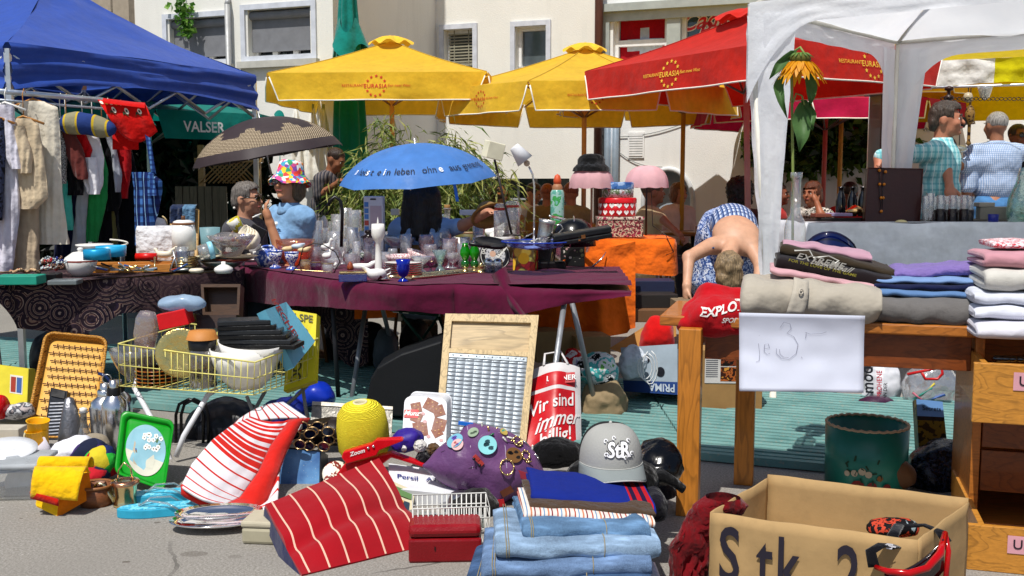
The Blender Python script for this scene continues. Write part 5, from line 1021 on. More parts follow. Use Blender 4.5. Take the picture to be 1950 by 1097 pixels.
r=root('wire_basket','shallow blue plastic basket holding cutlery and the tankard','basket',W(1020,476,6.0));m=M();m.lathe([(.05*1,0),(.16,.02),(.2,.05)],26);part('mesh_body',m,glass((.25,.35,.8),.15),r);m=M();m.tube([(.2*math.cos(t),.2*math.sin(t),.05)for t in np.linspace(0,2*PI,33)[:-1]],.004,6,closed=True);part('rim',m,mt('#2440a8',.3),r)
for i in range(9):random.seed(i);q=W(985+i*9,470-random.random()*12,5.95);m=M();d=V((random.uniform(-1,1),random.uniform(-.3,.3),random.uniform(.1,.8))).normalized();m.tube([q,q+d*.05,q+d*.1],[.003,.0035,.009],6,flat=.4);solo('spoon',m,SIL,'silver spoon, %s among the loose cutlery by the tankard'%('leftmost','second','third','fourth','middle','sixth','seventh','eighth','rightmost')[i],'spoon',q,world=True,group='loose cutlery beside the tankard')
hm_=W(1092,468,6.3);r=root('helmet','black helmet with a silver central ridge and silver brim band','helmet',hm_+V((0,0,.0)));m=M();m.lathe([(0,.17),(.05,.165),(.1,.135),(.13,.08),(.14,.0),(.13,0),(.12,.08),(0,.15)],32);part('dome',m,mt('#0e0f13',.25,bump=.02),r)
m=M();m.tube([(-.03,-.145,.0),(-.02,-.125,.08),(0,-.06,.155),(0,0,.178),(0,.06,.16)],.008,8,flat=.5);m.tube([(.145*math.cos(t),.145*math.sin(t)*1,.05+.13*math.sin((t)*.5))for t in np.linspace(-.2,PI+.2,16)],.012,8,flat=.5);part('silver_band',m,SIL,r)
q=W(1090,458,5.95);r=root('instrument_case','long black leather case with two brass catches slanting over the pink bowl','case',q,rot=(.1,math.radians(-9),math.radians(4)));m=M();m.box((.06,0,0),(.34,.09,.028));part('base',m,mt('#131517',.45,bump=.3),r,bev=.006)
m=M();m.box((.06,0,.034),(.34,.088,.034));part('lid',m,mt('#181b1e',.45,bump=.3),r,bev=.006);m=M();m.box((.06,-.047,.02),(.025,.006,.02));m.box((.035,-.047,.004),(.012,.006,.01));part('catch',m,GOLD,r)
for x,y,R,L in((955,445,15,'glass preserving jar with wire clip left of the black rod lamp'),(975,440,15,'glass preserving jar with red rubber ring behind')):LV('preserving_jar',L,'jar',x,y,tumb(R,50,.98),GL,Y=6.4,lift=-6,group='glass preserving jars',sub=[('rubber_ring',[(R*.85,51),(R*.9,53),(R*.85,55)],mt('#b33a34',.6)),('lid',[(R*.8,55),(R*.95,58),(R*.6,63),(0,64)],GL)],handle=(1,R-3,30,58,5,.7,SIL))
bx('storage_tub','white plastic lidded tub behind the dark haired person','tub',893,410,36,10,22,mt('#e2e2e4',.3,bump=0),Y=7.0)
r=root('clip_lamp','reading lamp with a cream cube shade on a dark slanting rod','lamp',W(975,440,6.2));s=6.2/F;m=M();m.tube([(0,0,-.03),(-33*s,0,135*s)],2.2*s,8);part('rod',m,mt('#3b3532',.4,.5),r);m=M();m.box((-29*s-.02,0,152*s),(33*s,33*s,32*s),0,rotm(6,13,20));part('shade',m,mt('#ddd8bd',.6),r,bev=.004);m=M();m.lathe([(0,0),(18*s,0),(16*s,3*s),(0,4*s)],20,c=(0,0,-.03));part('base',m,mt('#3b3532',.4,.5),r)
r=root('desk_lamp','white desk lamp with a conical shade on a curved chrome stem','lamp',W(1017,465,6.1));s=6.1/F;m=M();m.tube([V((x*s,0,y*s))for x,y in((0,-10),(0,60),(0,110),(-3,132),(-10,147))],1.9*s,8);part('stem',m,SIL,r)
m=M();m.lathe([(0,30*s),(9*s,30*s),(10*s,27*s),(17*s,-5*s),(16*s,-5*s),(8*s,26*s)],22);m.xf(TR((-20*s,0,161*s),y=-38,z=0));part('shade',m,mt('#dfe0e4',.3,bump=0),r);m=M();m.ball((-14*s,-.0,153*s),6*s,n=10);part('bulb',m,mt('#c9b59a',.2),r);m=M();m.lathe([(0,-8*s),(20*s,-8*s),(18*s,-4*s),(0,-3*s)],20);part('base',m,mt('#dfe0e4',.3,bump=0),r)
OT=OZ+.006
bx('floral_tin','flat rectangular tin with pink paisley flowers under the heart tin','tin',1182,452,86,35,60,blot(['#b43a58','#2a1c20','#c9b79a','#8d2440','#3b3a2a','#c25a70'],34,.3,0),Y=7.45,deco=lambda r,s:part('lid',(lambda m:m.box((0,30*s,36*s),(89*s,63*s,5*s)))(M()),blot(['#a33250','#d7c8b4','#5a2230'],40,.3,0),r,bev=.003))
q=W(1178,412,7.5);s=7.5/F;r=root('heart_tin','round red biscuit tin with two rows of white hearts','tin',q+V((0,.1,0)));m=M();m.lathe([(0,0),(35*s,0),(36*s,1*s),(36*s,27*s),(0,27*s)],40);part('body',m,mt('#c0101c',.3,bump=0),r)
m=M();m.lathe([(37*s,25*s),(37*s,33*s),(35*s,35*s),(0,35*s)],40);part('lid',m,mt('#c8141f',.3,bump=0),r);m=M()
hp=[(0,-.5),(-.5,.05),(-.5,.32),(-.27,.5),(0,.3),(.27,.5),(.5,.32),(.5,.05)]
for row in(7,20):
 for k in range(16):
  def hf(x,y):a=-PI/2+k*2*PI/16+x/(36*s);return V((36.5*s*math.cos(a),36.5*s*math.sin(a),row*s+y))
  fpoly(m,hf,[(x*10*s,y*9*s)for x,y in hp])
part('hearts',m,mt('#efe9e4',.4,bump=0),r)
q=W(1179,376,7.5);r=root('village_tin','round tin with a blue lid and a painted winter village band on the heart tin','tin',q+V((0,.1,0)));m=M();m.lathe([(0,0),(30*s,0),(30*s,22*s),(0,22*s)],40);part('body',m,blot(['#c9ccd0','#d4d4d2','#6a7f5c','#cfd2d6','#a34a3a'],22,.3,0),r);m=M();m.lathe([(30.8*s,16*s),(30.8*s,27*s),(29*s,29*s),(0,29*s)],40);part('lid',m,blot(['#2f4f86','#446aa3','#8fa6c6'],16,.3,0),r)
def shade_lamp(name,label,px,py,R,h,Y,col,pole):
 r=root(name,label,'lamp',W(px,455,Y));s=Y/F;z0=W(px,py,Y).z-r.location.z;m=M()
 m.grid(lambda u,v:V((math.cos(u*2*PI),math.sin(u*2*PI),0))*(R*s*math.sin((.08+.92*v)*PI*.5)**.9*(1-.04*abs(math.sin(u*2*PI*5))))+V((0,0,z0+h*s*(1-v**1.9)-.05*R*s*abs(math.cos(u*2*PI*5))*v**4)),60,12,cu=True)
 part('lamp_shade',m,mt(col,.8,trans=.3,bump=.05),r);m=M();m.tube([(0,0,0),(0,0,z0+h*s*.9)],2.4*s if pole else 1.8*s,10);part('stem',m,mt('#a0846a',.5)if pole else mt('#1c1a1c',.4),r);m=M();m.lathe([(0,0),(16*s,0),(14*s,3*s),(0,4*s)],20);part('base',m,mt('#1c1a1c',.4),r)
 m=M();m.ball((0,0,z0+4*s),6*s,n=10);part('bulb_socket',m,BLK,r)
shade_lamp('table_lamp','lamp with a scalloped pink fabric shade wearing a black hat',1126,357,43,40,7.6,'#e2b0b4',True)
shade_lamp('table_lamp','lamp with a domed pale pink umbrella shade beside the hatted one',1230,356,42,40,7.8,'#e6b6bc',False)
q=W(1126,324,7.6);s=7.6/F;m=M();m.lathe([(36*s,-2*s),(34*s,4*s),(27*s,11*s),(26*s,9*s),(26*s,20*s),(22*s,26*s),(14*s,30*s),(0,31*s)],30);m.rough(.004,20,1);solo('hat',m,cloth('#0c0b0d',.6,20),'black felt hat resting on the pink lampshade','hat',q)
q=W(1061,440,7.2);s=7.2/F;LV('tall_bottle','tall green and turquoise patterned glass bottle with an orange rounded stopper','bottle',1061,445,[(0,0),(12,0),(13,20),(13,78),(11,82),(9,84)],blot(['#6fa39a','#3f8f4a','#8fb3aa','#5b9a8a','#a9b98a'],12,.2,0),Y=7.2,sub=[('neck',[(10,82),(10,88),(7,94),(0,95)],mt('#9a6a4a',.5)),('stopper',[(0,90),(6,91),(7.5,100),(5,110),(0,113)],mt('#c4502c',.5))])
m=M();pts=[W(*p)for p in((1240,360,7.8),(1243,430,7.5),(1268,448,7.38),(1283,480,7.37),(1268,486,7.36))];m.tube(pts,.003,6);solo('cable',m,BLK,'thin black lamp cable hanging over the orange cloth','cable',pts[1],world=True)
LV('bowl','large white round lidded soup pot beside the wooden tray','pot',155,526,shell([(0,0),(14,0),(26,12),(30,28),(28,32)]),POR,sub=[('lid',[(30,31),(28,36),(14,46),(0,48)],POR),('red_line',[(30.2,28),(30.6,29.5),(29.6,31)],mt('#8a3a2c',.3,bump=0)),('knob',[(0,48),(4,48),(6,52),(3,55),(0,55)],POR)])
LV('pan','shallow white enamel pan with black band lying on the soup pot','pan',180,472,[(0,0),(30,0),(34,5),(34,7),(28,2),(0,2)],POR,Y=6.1,handle=(1,30,2,16,34,1.6,mt('#d8d2c4',.4)))
LV('tin','bright blue flat round tin in front','tin',185,494,[(0,0),(25,0),(25,18),(22,20),(0,20)],mt('#1f96c8',.3,metal=.3),Y=5.75)
LV('tin','second bright blue open tin behind the first','tin',212,488,tumb(28,20,.95),mt('#2a9fd0',.3),Y=5.95)
r=root('wooden_tray','shallow pine tray full of cutlery and pens','tray',G(236,519,ZT+.006),9);s=5.9/F;m=M();m.box((0,.0,.024),(178*s,.014,.048));m.box((-89*s,.11,.024),(.014,.22,.048));m.box((89*s,.11,.024),(.014,.22,.048));m.box((0,.22,.024),(178*s,.014,.048));m.box((0,.11,.004),(176*s,.21,.008));part('body',m,wood('#c07f3c',scale=5),r,bev=.002)
for i in range(26):
 random.seed(i+40);q=G(236,519,ZT+.045)+V((random.uniform(-.18,.26),random.uniform(.02,.2)+.05,0));d=V((random.uniform(-1,1),random.uniform(-.6,.6),random.uniform(0,.25))).normalized();m=M();m.tube([q,q+d*.04,q+d*random.uniform(.07,.12)],[.004,.004,.006],6)
 pen=i%3==0;solo('pen' if pen else'knife',m,mt(random.choice(['#1f3fa0','#27508c','#1b1b30','#8f9aa8','#a83a34']),.3,bump=0)if pen else random.choice([SIL,SILd,BRS]),('coloured pen' if pen else'small cutlery piece')+' in the pine tray','pen' if pen else'cutlery',q,world=True,group='pens in the pine tray' if pen else'cutlery in the pine tray')
m=M();q=W(278,489,6.05);m.tube([q+V((-.06,0,0)),q+V((.06,.01,0))],.022,16);solo('torch',m,mt('#d21d16',.3,bump=0),'red cylinder lying behind the pine tray','tin',q,world=True)
q=W(313,490,6.2);m=blend([('e',(0,0,.02),(.05,.03,.024)),('c',(.03,0,.03),(.075,0,.06),.012,.01),('c',(-.03,0,.03),(-.055,0,.05),.016,.01),('-e',(0,0,.05),(.04,.02,.026))],.006,.015);solo('gravy_boat',m,CRE,'cream gravy boat behind the pine tray','gravy boat',q)
r=LV('coffee_pot','tall white enamel pot with brown rim and knobbed lid','pot',351,476,shell([(0,0),(22,0),(22.5,30),(20,50)]),POR,Y=6.3,sub=[('rim',[(20.5,48),(21.5,50),(20.5,52)],mt('#8a5a34',.4)),('lid',[(19,51),(19,54),(12,57),(0,57)],POR),('knob',[(0,57),(4,57),(3.5,65),(0,65)],mt('#5b3a22',.5))])
LV('kettle','white enamel kettle behind the white cloth covered box','kettle',302,438,[(0,0),(16,0),(17,8),(13,20),(0,24)],POR,Y=7.0,handle=(1,8,2,26,8,1.6,mt('#c9b080',.5)))
m=M();q=W(312,490,6.45);s=6.45/F;m.box((0,0,30*s),(74*s,.14,60*s));m.rough(.002,14,3);m2=drape([q+V((-40*s,.08,60*s)),q+V((-38*s,-.08,61*s)),q+V((38*s,-.08,61*s)),q+V((39*s,.08,61*s))],[q.z,q.z,q.z-.02,q.z],.018,fold=30,seed=4)
solo('covered_box',m2.join(m.xf(fn=lambda v:v+q)),cloth('#d9d9dc',.8,14),'box draped with white silk behind the left table','box',q,world=True)
LV('frosted_vase','frosted pale blue flared vase','vase',401,483,tumb(19,50,.82),mt('#9cc2c9',.4,trans=.5,bump=0),Y=6.35)
LV('jar','clear jar with pale blue lid ring lying on its side','jar',379,496,tumb(15,24,.95),GL,Y=6.1,rot=(0,1.35,.4),lift=14,sub=[('blue_ring',[(15.5,18),(17,19),(17,27),(15.5,28),(14.5,24)],mt('#8cc8dc',.3,bump=0))])
LV('drinking_glass','clear glass with a grey motif behind the gold rimmed bowls','glass',347,498,tumb(12.5,28,.85),GL,Y=6.1,sub=[('motif',[(12.2,8),(12.8,20)],glass((.4,.45,.6),.2))])
for i,L in enumerate(('bottom','second','third','top')):LV('glass_bowl','%s gold rimmed glass bowl of the little stack'%L,'bowl',352,516,bowl(27-i,11),glass((.9,.8,.6),.35),group='gold rimmed glass bowls',lift=i*5,sub=[('gold_rim',[(27-i,10),(27.8-i,11),(27-i,12)],GOLD)])
LV('shallow_dish','small cream oval dish at the table edge','dish',374,519,[(0,0),(11,0),(14,3),(14,6),(10,8),(0,8)],CRE)
LV('vase','flattened white porcelain bottle with short neck at the table edge','vase',426,520,[(0,0),(14,0),(18,5),(17,10),(9,15),(4,17),(4,22),(2.8,22),(0,18)],POR)
LV('metal_bowl','wide silver bowl behind the flattened white vase','bowl',424,513,bowl(42,18,.4),metal((.6,.6,.6),.35),n=32)
for i,(x,y,c,L)in enumerate(((445,497,'#7c2f1c','red brown wooden board'),(455,492,'#d9c9a4','cream plate on the wooden board'),(405,497,'#2b2622','dark framed mirror lying flat'),(402,492,'#d8cfae','small ivory rimmed plate'))):LV('plate',L+' in the low stack on the left table','plate',x,y,plate(40-4*i,5),mt(c,.3,bump=.05),Y=6.25,group='low stack of plates and boards',n=30)
LV('glass_bowl','big cut glass bowl with red dots piled with trinkets','bowl',441,488,shell([(0,0),(16,0),(22,10),(36,26),(46,40)],1),glass((.88,.8,.8),.45),Y=6.2,n=30)
LV('glass_bowl','second cut glass bowl nested in the big one','bowl',437,478,shell([(0,0),(14,0),(22,12),(32,26)],1),glass((.8,.72,.62),.5),Y=6.2,rot=(.3,.2,0))
for i in range(14):
 random.seed(i+9);q=W(412+i*4.6,462-random.random()*14,6.2+random.uniform(-.05,.05));m=M();m.lathe([(0,-.012),(.011,-.006),(.014,.004),(.008,.014),(0,.018)],10);m.rough(.003,60,i)
 solo('trinket',m,random.choice([POR,BLUW,BRS,mt('#a8342c',.3),GL,mt('#8f877a',.4)]),'tiny trinket in the big cut glass bowl','trinket',q,rot=(random.random()*3,random.random()*3,0),group='trinkets heaped in the cut glass bowl')
for i,L in enumerate(('front','second','third','rear')):LV('soup_cup','%s cream cup of the row stacked on its side'%L,'cup',490-i*5,472-i*3,cupp(21,18,.5),CRE,Y=6.45+i*.04,rot=(.35,-1.0,.2),group='cream cups stacked on their side',lift=8)
bx('jewellery_box','turquoise flat box with beads at the far left of the table','box',28,543,82,17,50,mt('#1c8f78',.5),z=ZT+.006,rz=4)
bx('metal_case','flat grey metal case at the edge of the left table','case',118,543,54,9,40,mt('#7c8588',.35,.6),z=ZT+.006,rz=6)
bx('black_box','black box standing behind the flat metal case','box',86,536,40,14,40,BLK,z=ZT+.006,rz=6)
for i in range(22):
 random.seed(i+200);x,y=random.uniform(84,132),random.uniform(492,512);q=W(x,y,5.85+random.uniform(-.05,.1));m=M();R=random.uniform(.018,.03)
 n_=10
 for k in range(n_):a=2*PI*k/n_;m.ball((R*math.cos(a),R*math.sin(a)*.8,.004*math.sin(a*3)),.0065,0,6)
 solo('bead_string',m,mt(random.choice(['#b9c3c6','#8f9ba0','#d8d3c8','#1f2a70','#a01c22','#6a4a3a']),.2,bump=0),'loop of beads in the heap beside the white soup pot','beads',q,rot=(random.uniform(-.4,.4),random.uniform(-.4,.4),0),group='heap of bead strings')
m=M();m.tube([W(20+i*5,516+3*math.sin(i*1.3),5.6+.05*math.cos(i))for i in range(12)],.009,6);solo('necklace',m,blot(['#8d3b2c','#c9a983','#3a2a1e'],60),'red and brown bead necklace on the turquoise box','necklace',W(45,517,5.6),world=True)
m=M();q=lambda x,y:W(x,y,6.7);m.tube([q(650,470),q(652,402),q(648,382),q(638,375),q(628,382),q(625,392)],.011,10);solo('cane_handle',m,BLK,'black curved cane handle rising behind the glassware','cane',q(650,440),world=True)
LV('paper_cup','white and yellow paper cup held by the grey haired woman','cup',456,438,cupp(13,24,.75),blot(['#e6e4dc','#e2e0d8','#c3b32a','#e8e6de'],12,.5,0),Y=6.85,rot=(.3,-.5,0))
bx('black_pouch','black strap pouch with a brass ring between the two seated women','pouch',483,456,30,26,16,BLK,Y=6.6,rot=(0,.5,.2))
bx('mug','beige tall mug on the far table behind the white box','mug',752,410,16,12,12,CRE,Y=7.4)
# PLANTS
def leaf_m(cols,trans=.3):
 k=('lf',tuple(cols))
 if k not in _mc:
  s=N('leaves');s.set(.5,0,.4);o=s.n('ShaderNodeNewGeometry');f=o.outputs['Random Per Island'];c=s.ramp(f,[(i/(len(cols)-1),C(q))for i,q in enumerate(cols)]);s.col(c)
  t=s.n('ShaderNodeBsdfTranslucent');s.l(c,t.inputs[0]);mx=s.n('ShaderNodeMixShader');mx.inputs[0].default_value=trans;s.l(s.b.outputs[0],mx.inputs[1]);s.l(t.outputs[0],mx.inputs[2]);s.l(mx.outputs[0],s.t.nodes['Material Output'].inputs[0]);_mc[k]=s.m
 return _mc[k]
def leaves(n,pos,size,long=1.6,droop=.3,seed=1,dirf=None):
 rg=np.random.default_rng(seed);m=M();vs=[];fs=[]
 for i in range(n):
  p=V(pos(rg));d=V(dirf(rg,p)if dirf else rg.normal(size=3)).normalized();d=(d-V((0,0,droop))).normalized();sd=d.cross(V(rg.normal(size=3))).normalized();L=size*rg.uniform(.6,1.3);w=L/long/2;nn=d.cross(sd)*L*.12;b=len(vs)
  vs+=[p,p+d*L*.5+sd*w+nn,p+d*L-V((0,0,droop*L*.4)),p+d*L*.5-sd*w+nn];fs.append((b,b+1,b+2,b+3))
 m.add(vs,fs,0,False);return m
def blob(cs):
 w=np.array([c[3]*c[4]*c[5]for c in cs]);w=w/w.sum()
 def f(rg):
  while True:
   c=cs[rg.choice(len(cs),p=w)];v=rg.normal(size=3);v/=np.linalg.norm(v);r_=rg.uniform(.35,1)**.45;p=(c[0]+v[0]*r_*c[3],c[1]+v[1]*r_*c[4],c[2]+v[2]*r_*c[5])
   if noise.noise(V(p)*4.3)>-.18:return p
 return f
def tree(name,label,cat,base,trunk_h,cs,n,size,cols,seed,long=1.5,limbs=7,r0=.09,group=None):
 r=root(name,label,cat,base,group=group,world=True);random.seed(seed)
 part('crown' if trunk_h>.6 else'foliage',leaves(n,blob(cs),size,long,.25,seed),leaf_m(cols),r)
 m=M();b=V(base);t=b+V((0,0,trunk_h));m.tube([b,b.lerp(t,.5)+V((.03,0,0)),t],[r0,r0*.8,r0*.65],9)
 for i in range(limbs):
  c=random.choice(cs);e=V((c[0]+random.uniform(-.5,.5)*c[3],c[1]+random.uniform(-.5,.5)*c[4],c[2]+random.uniform(-.2,.6)*c[5]));m.tube([t-V((0,0,random.random()*.2*trunk_h)),t.lerp(e,.5)+V((0,0,.1)),e],[r0*.5,r0*.3,r0*.1],6)
 part('trunk' if trunk_h>.6 else'stem',m,mt('#4b3c2c',.9,bump=.6,bs=30),r);return r
q=W(1570,300,14.0);q.z=0
tree('tree','broad leafy green tree behind the crimson parasol and sunflower','tree',q,1.0,[(q.x,13.2,2.0,1.1,.8,.75),(q.x-.7,13.1,1.75,.6,.6,.45),(q.x+.75,13.3,1.8,.7,.6,.55),(q.x,13.2,2.6,1.,.8,.6)],8000,.15,['#16240d','#2b4416','#4a6a26','#6f8a3a'],3)
q=W(300,300,10.9);q.z=0
tree('hedge','dark evergreen hedge bush behind the clothes rack','hedge',q,.4,[(q.x-.5,10.9,.8,1.3,.45,.9),(q.x+.5,10.8,.9,.8,.45,.9),(q.x-.2,10.9,1.5,1.1,.4,.5),(q.x-1.3,10.9,1.0,1.,.45,1.1)],11000,.19,['#060a05','#0d150a','#16210f','#223017'],5,2.2)
m=M()
q=W(790,345,9.6);q.z=0;bam=root('bamboo','large bushy bamboo with narrow drooping leaves behind the blue umbrella','plant',q,world=True);random.seed(4);tips=[]
for i in range(60):
 a=random.uniform(0,2*PI);R=random.uniform(.1,.95);H_=random.uniform(1.1,1.85)*(1-.28*(R/1.05)**2);b=q+V((math.cos(a)*.25,math.sin(a)*.2,.3));e=V((q.x+math.cos(a)*R,q.y+math.sin(a)*R*.5,H_));mid=b.lerp(e,.55)+V((0,0,.22));m.tube([b,mid,e],[.008,.006,.003],5);tips+=[(b.lerp(mid,t)if t<1 else mid.lerp(e,t-1))for t in(.5,.8,1.1,1.35,1.6,1.8,2.)]
part('cane',m,mt('#7d8a3c',.5),bam)
tp=lambda rg:tuple(np.array(tips[rg.integers(len(tips))])+rg.normal(size=3)*.075)
part('foliage',leaves(8500,tp,.15,9,.55,11,lambda rg,p:(rg.normal()+.6*(p.x-q.x),rg.normal()*.7-.2,rg.normal()*.6)),leaf_m(['#33451a','#5d7430','#86954a','#b0b066','#4c6428']),bam)
m=M();m.lathe([(0,0),(.3,0),(.38,.35),(.35,.35),(0,.3)],24,c=tuple(q));part('tub',m,mt('#4a4a46',.8),bam)
a0,z0=PL.hit(352,-10);vp=PL.at(a0,z0,.06)
def vf(rg):t=rg.random()**.8;p=PL.at(a0+.10*rg.normal()*(1-.6*t)+.1*t,z0-.50*t,.06+.05*rg.random());return tuple(p)
r=root('vine','small trailing vine hanging above the left window blind','plant',vp,world=True);part('foliage',leaves(150,vf,.075,1.2,.3,2),leaf_m(['#2f5a1a','#4f7f2a','#7fa546']),r);m=M();m.tube([PL.at(a0,z0+.2,.06),PL.at(a0+.05,z0-.3,.07),PL.at(a0+.1,z0-.5,.08)],.006,5);part('stem',m,mt('#4b5a2c'),r)
r=root('lattice_fence','diamond lattice fence panel under the brown umbrella','fence',W(420,345,9.4),world=True);m=M()
for i in range(-6,14):
 for sg in(1,-1):
  x0=396+i*9;a,b=W(x0,305,9.4),W(x0+sg*44,349,9.4+.02*sg);
  if 385<x0<490 and 370<x0+sg*44<500:m.tube([a,b],.008,5)
part('lattice',m,wood('#9b7a4a'),r);m=M();[m.box(W(x,360,9.42)+V((0,0,-.35)),(.05,.05,1.5))for x in(385,492)];part('post',m,wood('#9b7a4a'),r);m=M();a=W(436,305,9.4);m.box(a,(.62,.04,.04));part('rail',m,wood('#9b7a4a'),r)
m=M();p=W(385,430,9.0);s=9/F
for i in range(7):m.box((p.x+(i-3)*14*s,9.0+.01*(i%2),.62),(13*s,.03,1.24))
solo('plank_screen',m,wood('#5f5a48',scale=3,axis=2,rough=.8),'weathered grey-green plank screen behind the grey haired woman','fence',p,world=True,bev=.003)
r=root('garden_chair','wooden folding chair hung with blue jeans beyond the white enamel pot','chair',W(352,470,7.3)+V((0,0,-.0)),world=True);p=W(352,470,7.3)
m=M();[m.tube([W(x,400,7.35),V((W(x,400,7.35).x,7.15,0))],.014,8)for x in(328,376)];m.tube([W(326,402,7.35),W(378,402,7.35)],.014,8);part('frame',m,wood('#c09a62'),r);m=M();m.box((p.x,7.2,.45),(.36,.34,.02));part('seat',m,wood('#c09a62'),r)
for x0,x1,c,L in((326,348,'#232f4c','dark blue jeans folded over the wooden folding chair'),(348,372,'#5b7f9e','light blue jeans folded over the wooden folding chair')):
 m=M();m.grid(lambda u,v:W(x0+(x1-x0)*u,392+34*v,7.3)+V((0,.04*(v<.06)-.008*math.sin(u*9)-.01*v,0)),10,10);solo('jeans',m,cloth(c,.8,20),L,'jeans',W(x0,400,7.3),world=True,solid=.02)
 # CLOTHES RACK
rk=root('clothes_rack','steel clothes rail packed with hanging garments at the left','clothes rack',W(90,345,6.3),world=True)
ra,rb=W(-120,163,5.95),W(196,191,6.55);m=M();m.tube([ra,rb],.017,10);m.tube([ra+V((0,.05,-.05)),rb+V((0,.05,-.05))],.008,8);part('rail',m,metal((.62,.68,.76),.35),rk)
for x in(196,-100):e=W(x,191 if x>0 else 165,6.55 if x>0 else 5.98)+V((0,.22,0));m=M();m.tube([e,V((e.x,e.y,.03))],.015,10);m.tube([V((e.x-.05,e.y-.3,.02)),V((e.x+.05,e.y+.3,.02))],.015,8);part('upright',m,metal((.62,.68,.76),.35),rk)
def railY(px):return 5.95+(px+120)/316*.6
def garment(name,label,rows,mat_,dy=0,fold=5,amp=.006,thick=.035,cat=None,sleeves=None,hanger=True,seed=0,group='garments on the clothes rail',Yf=None):
 cx=(rows[0][1]+rows[0][2])/2;Yc=(Yf or railY(cx))+dy;p=W(cx,rows[0][0],Yc);r=root(name,label,cat or name.replace('_',' '),p,world=True,group=group)
 def tube(rows,Yc,sd,th):
  def f(u,v):
   s_=v*(len(rows)-1);i=int(min(s_,len(rows)-2));t=s_-i;t2=t*t*(3-2*t)*.3+t*.7;y=rows[i][0]*(1-t)+rows[i+1][0]*t;xl=rows[i][1]*(1-t2)+rows[i+1][1]*t2;xr=rows[i][2]*(1-t2)+rows[i+1][2]*t2
   a=u*2*PI;x=(xl+xr)/2+(xr-xl)/2*math.cos(a);w_=W(x,y,Yc);q=V((w_.x,Yc,w_.z));fo_=amp*math.sin(x*fold*.11+4*noise.noise(V((x*.03,v*1.7,sd))))*(.3+v)+amp*1.3*noise.noise(V((x*.05,y*.022,sd)))
   return q+V((amp*.7*noise.noise(V((y*.06,sd,a))),-th*math.sin(a)-(fo_ if math.sin(a)>0 else 0),0))
  m=M();m.grid(f,40,26,cu=True);return m
 part('body',tube(rows,Yc,seed,thick),mat_,r)
 for i,sl in enumerate(sleeves or[]):part('sleeve',tube(sl,Yc-.045,seed+i+9,thick),mat_,r)
 if hanger:
  top=W(cx,rows[0][0],Yc);ry=ra.lerp(rb,(cx+120)/316);m=M();m.tube([top+V((-.12,0,-.03)),top+V((0,0,.015)),top+V((.12,0,-.03))],.008,6);m.tube([top+V((0,0,.015)),V((top.x,top.y-.0,ry.z-.01)),V((top.x,top.y+.02,ry.z+.022)),V((top.x,top.y+.04,ry.z))],.003,5);part('hanger',m,wood('#b0783c')if seed%2 else mt('#e4e2dc',.4),r)
 return r
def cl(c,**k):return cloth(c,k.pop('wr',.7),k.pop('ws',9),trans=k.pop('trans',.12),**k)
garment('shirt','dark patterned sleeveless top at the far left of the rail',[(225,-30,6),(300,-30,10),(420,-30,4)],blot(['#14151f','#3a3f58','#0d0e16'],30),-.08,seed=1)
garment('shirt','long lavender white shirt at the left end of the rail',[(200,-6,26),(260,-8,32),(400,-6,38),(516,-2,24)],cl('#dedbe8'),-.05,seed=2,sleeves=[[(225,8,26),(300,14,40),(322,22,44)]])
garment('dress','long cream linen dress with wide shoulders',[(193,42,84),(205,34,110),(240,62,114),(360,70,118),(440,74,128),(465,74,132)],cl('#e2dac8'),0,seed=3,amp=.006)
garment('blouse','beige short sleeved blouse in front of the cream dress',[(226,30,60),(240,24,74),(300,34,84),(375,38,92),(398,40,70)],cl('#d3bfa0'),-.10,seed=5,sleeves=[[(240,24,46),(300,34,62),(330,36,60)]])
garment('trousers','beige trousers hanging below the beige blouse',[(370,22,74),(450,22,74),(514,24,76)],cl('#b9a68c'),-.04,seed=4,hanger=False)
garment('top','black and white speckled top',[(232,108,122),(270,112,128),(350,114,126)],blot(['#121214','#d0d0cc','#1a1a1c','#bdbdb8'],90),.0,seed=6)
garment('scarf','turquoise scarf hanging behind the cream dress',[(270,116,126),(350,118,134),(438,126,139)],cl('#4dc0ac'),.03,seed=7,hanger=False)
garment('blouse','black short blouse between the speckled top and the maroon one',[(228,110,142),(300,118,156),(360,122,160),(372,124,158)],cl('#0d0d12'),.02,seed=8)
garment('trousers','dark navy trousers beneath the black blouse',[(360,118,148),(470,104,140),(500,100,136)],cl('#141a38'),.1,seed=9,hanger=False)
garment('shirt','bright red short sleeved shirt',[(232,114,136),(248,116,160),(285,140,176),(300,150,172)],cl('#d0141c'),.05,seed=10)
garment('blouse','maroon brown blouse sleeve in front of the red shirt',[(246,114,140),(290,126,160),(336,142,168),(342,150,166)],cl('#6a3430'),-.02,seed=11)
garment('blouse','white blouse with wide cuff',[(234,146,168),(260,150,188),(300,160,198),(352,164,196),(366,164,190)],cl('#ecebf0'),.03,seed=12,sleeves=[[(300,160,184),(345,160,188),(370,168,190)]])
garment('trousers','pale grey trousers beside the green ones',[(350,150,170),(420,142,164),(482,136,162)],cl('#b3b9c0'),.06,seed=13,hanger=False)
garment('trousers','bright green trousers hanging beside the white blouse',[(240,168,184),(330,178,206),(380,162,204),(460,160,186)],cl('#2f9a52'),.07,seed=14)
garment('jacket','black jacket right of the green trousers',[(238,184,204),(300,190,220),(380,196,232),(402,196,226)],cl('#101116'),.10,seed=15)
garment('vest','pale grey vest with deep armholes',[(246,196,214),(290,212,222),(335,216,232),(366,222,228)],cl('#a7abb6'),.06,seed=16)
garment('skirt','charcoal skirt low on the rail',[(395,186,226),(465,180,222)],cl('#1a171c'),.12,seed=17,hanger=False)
garment('scarf','thin olive scarf among the dark skirts',[(400,214,222),(470,216,224)],cl('#6f6b3c'),.10,seed=18,hanger=False)
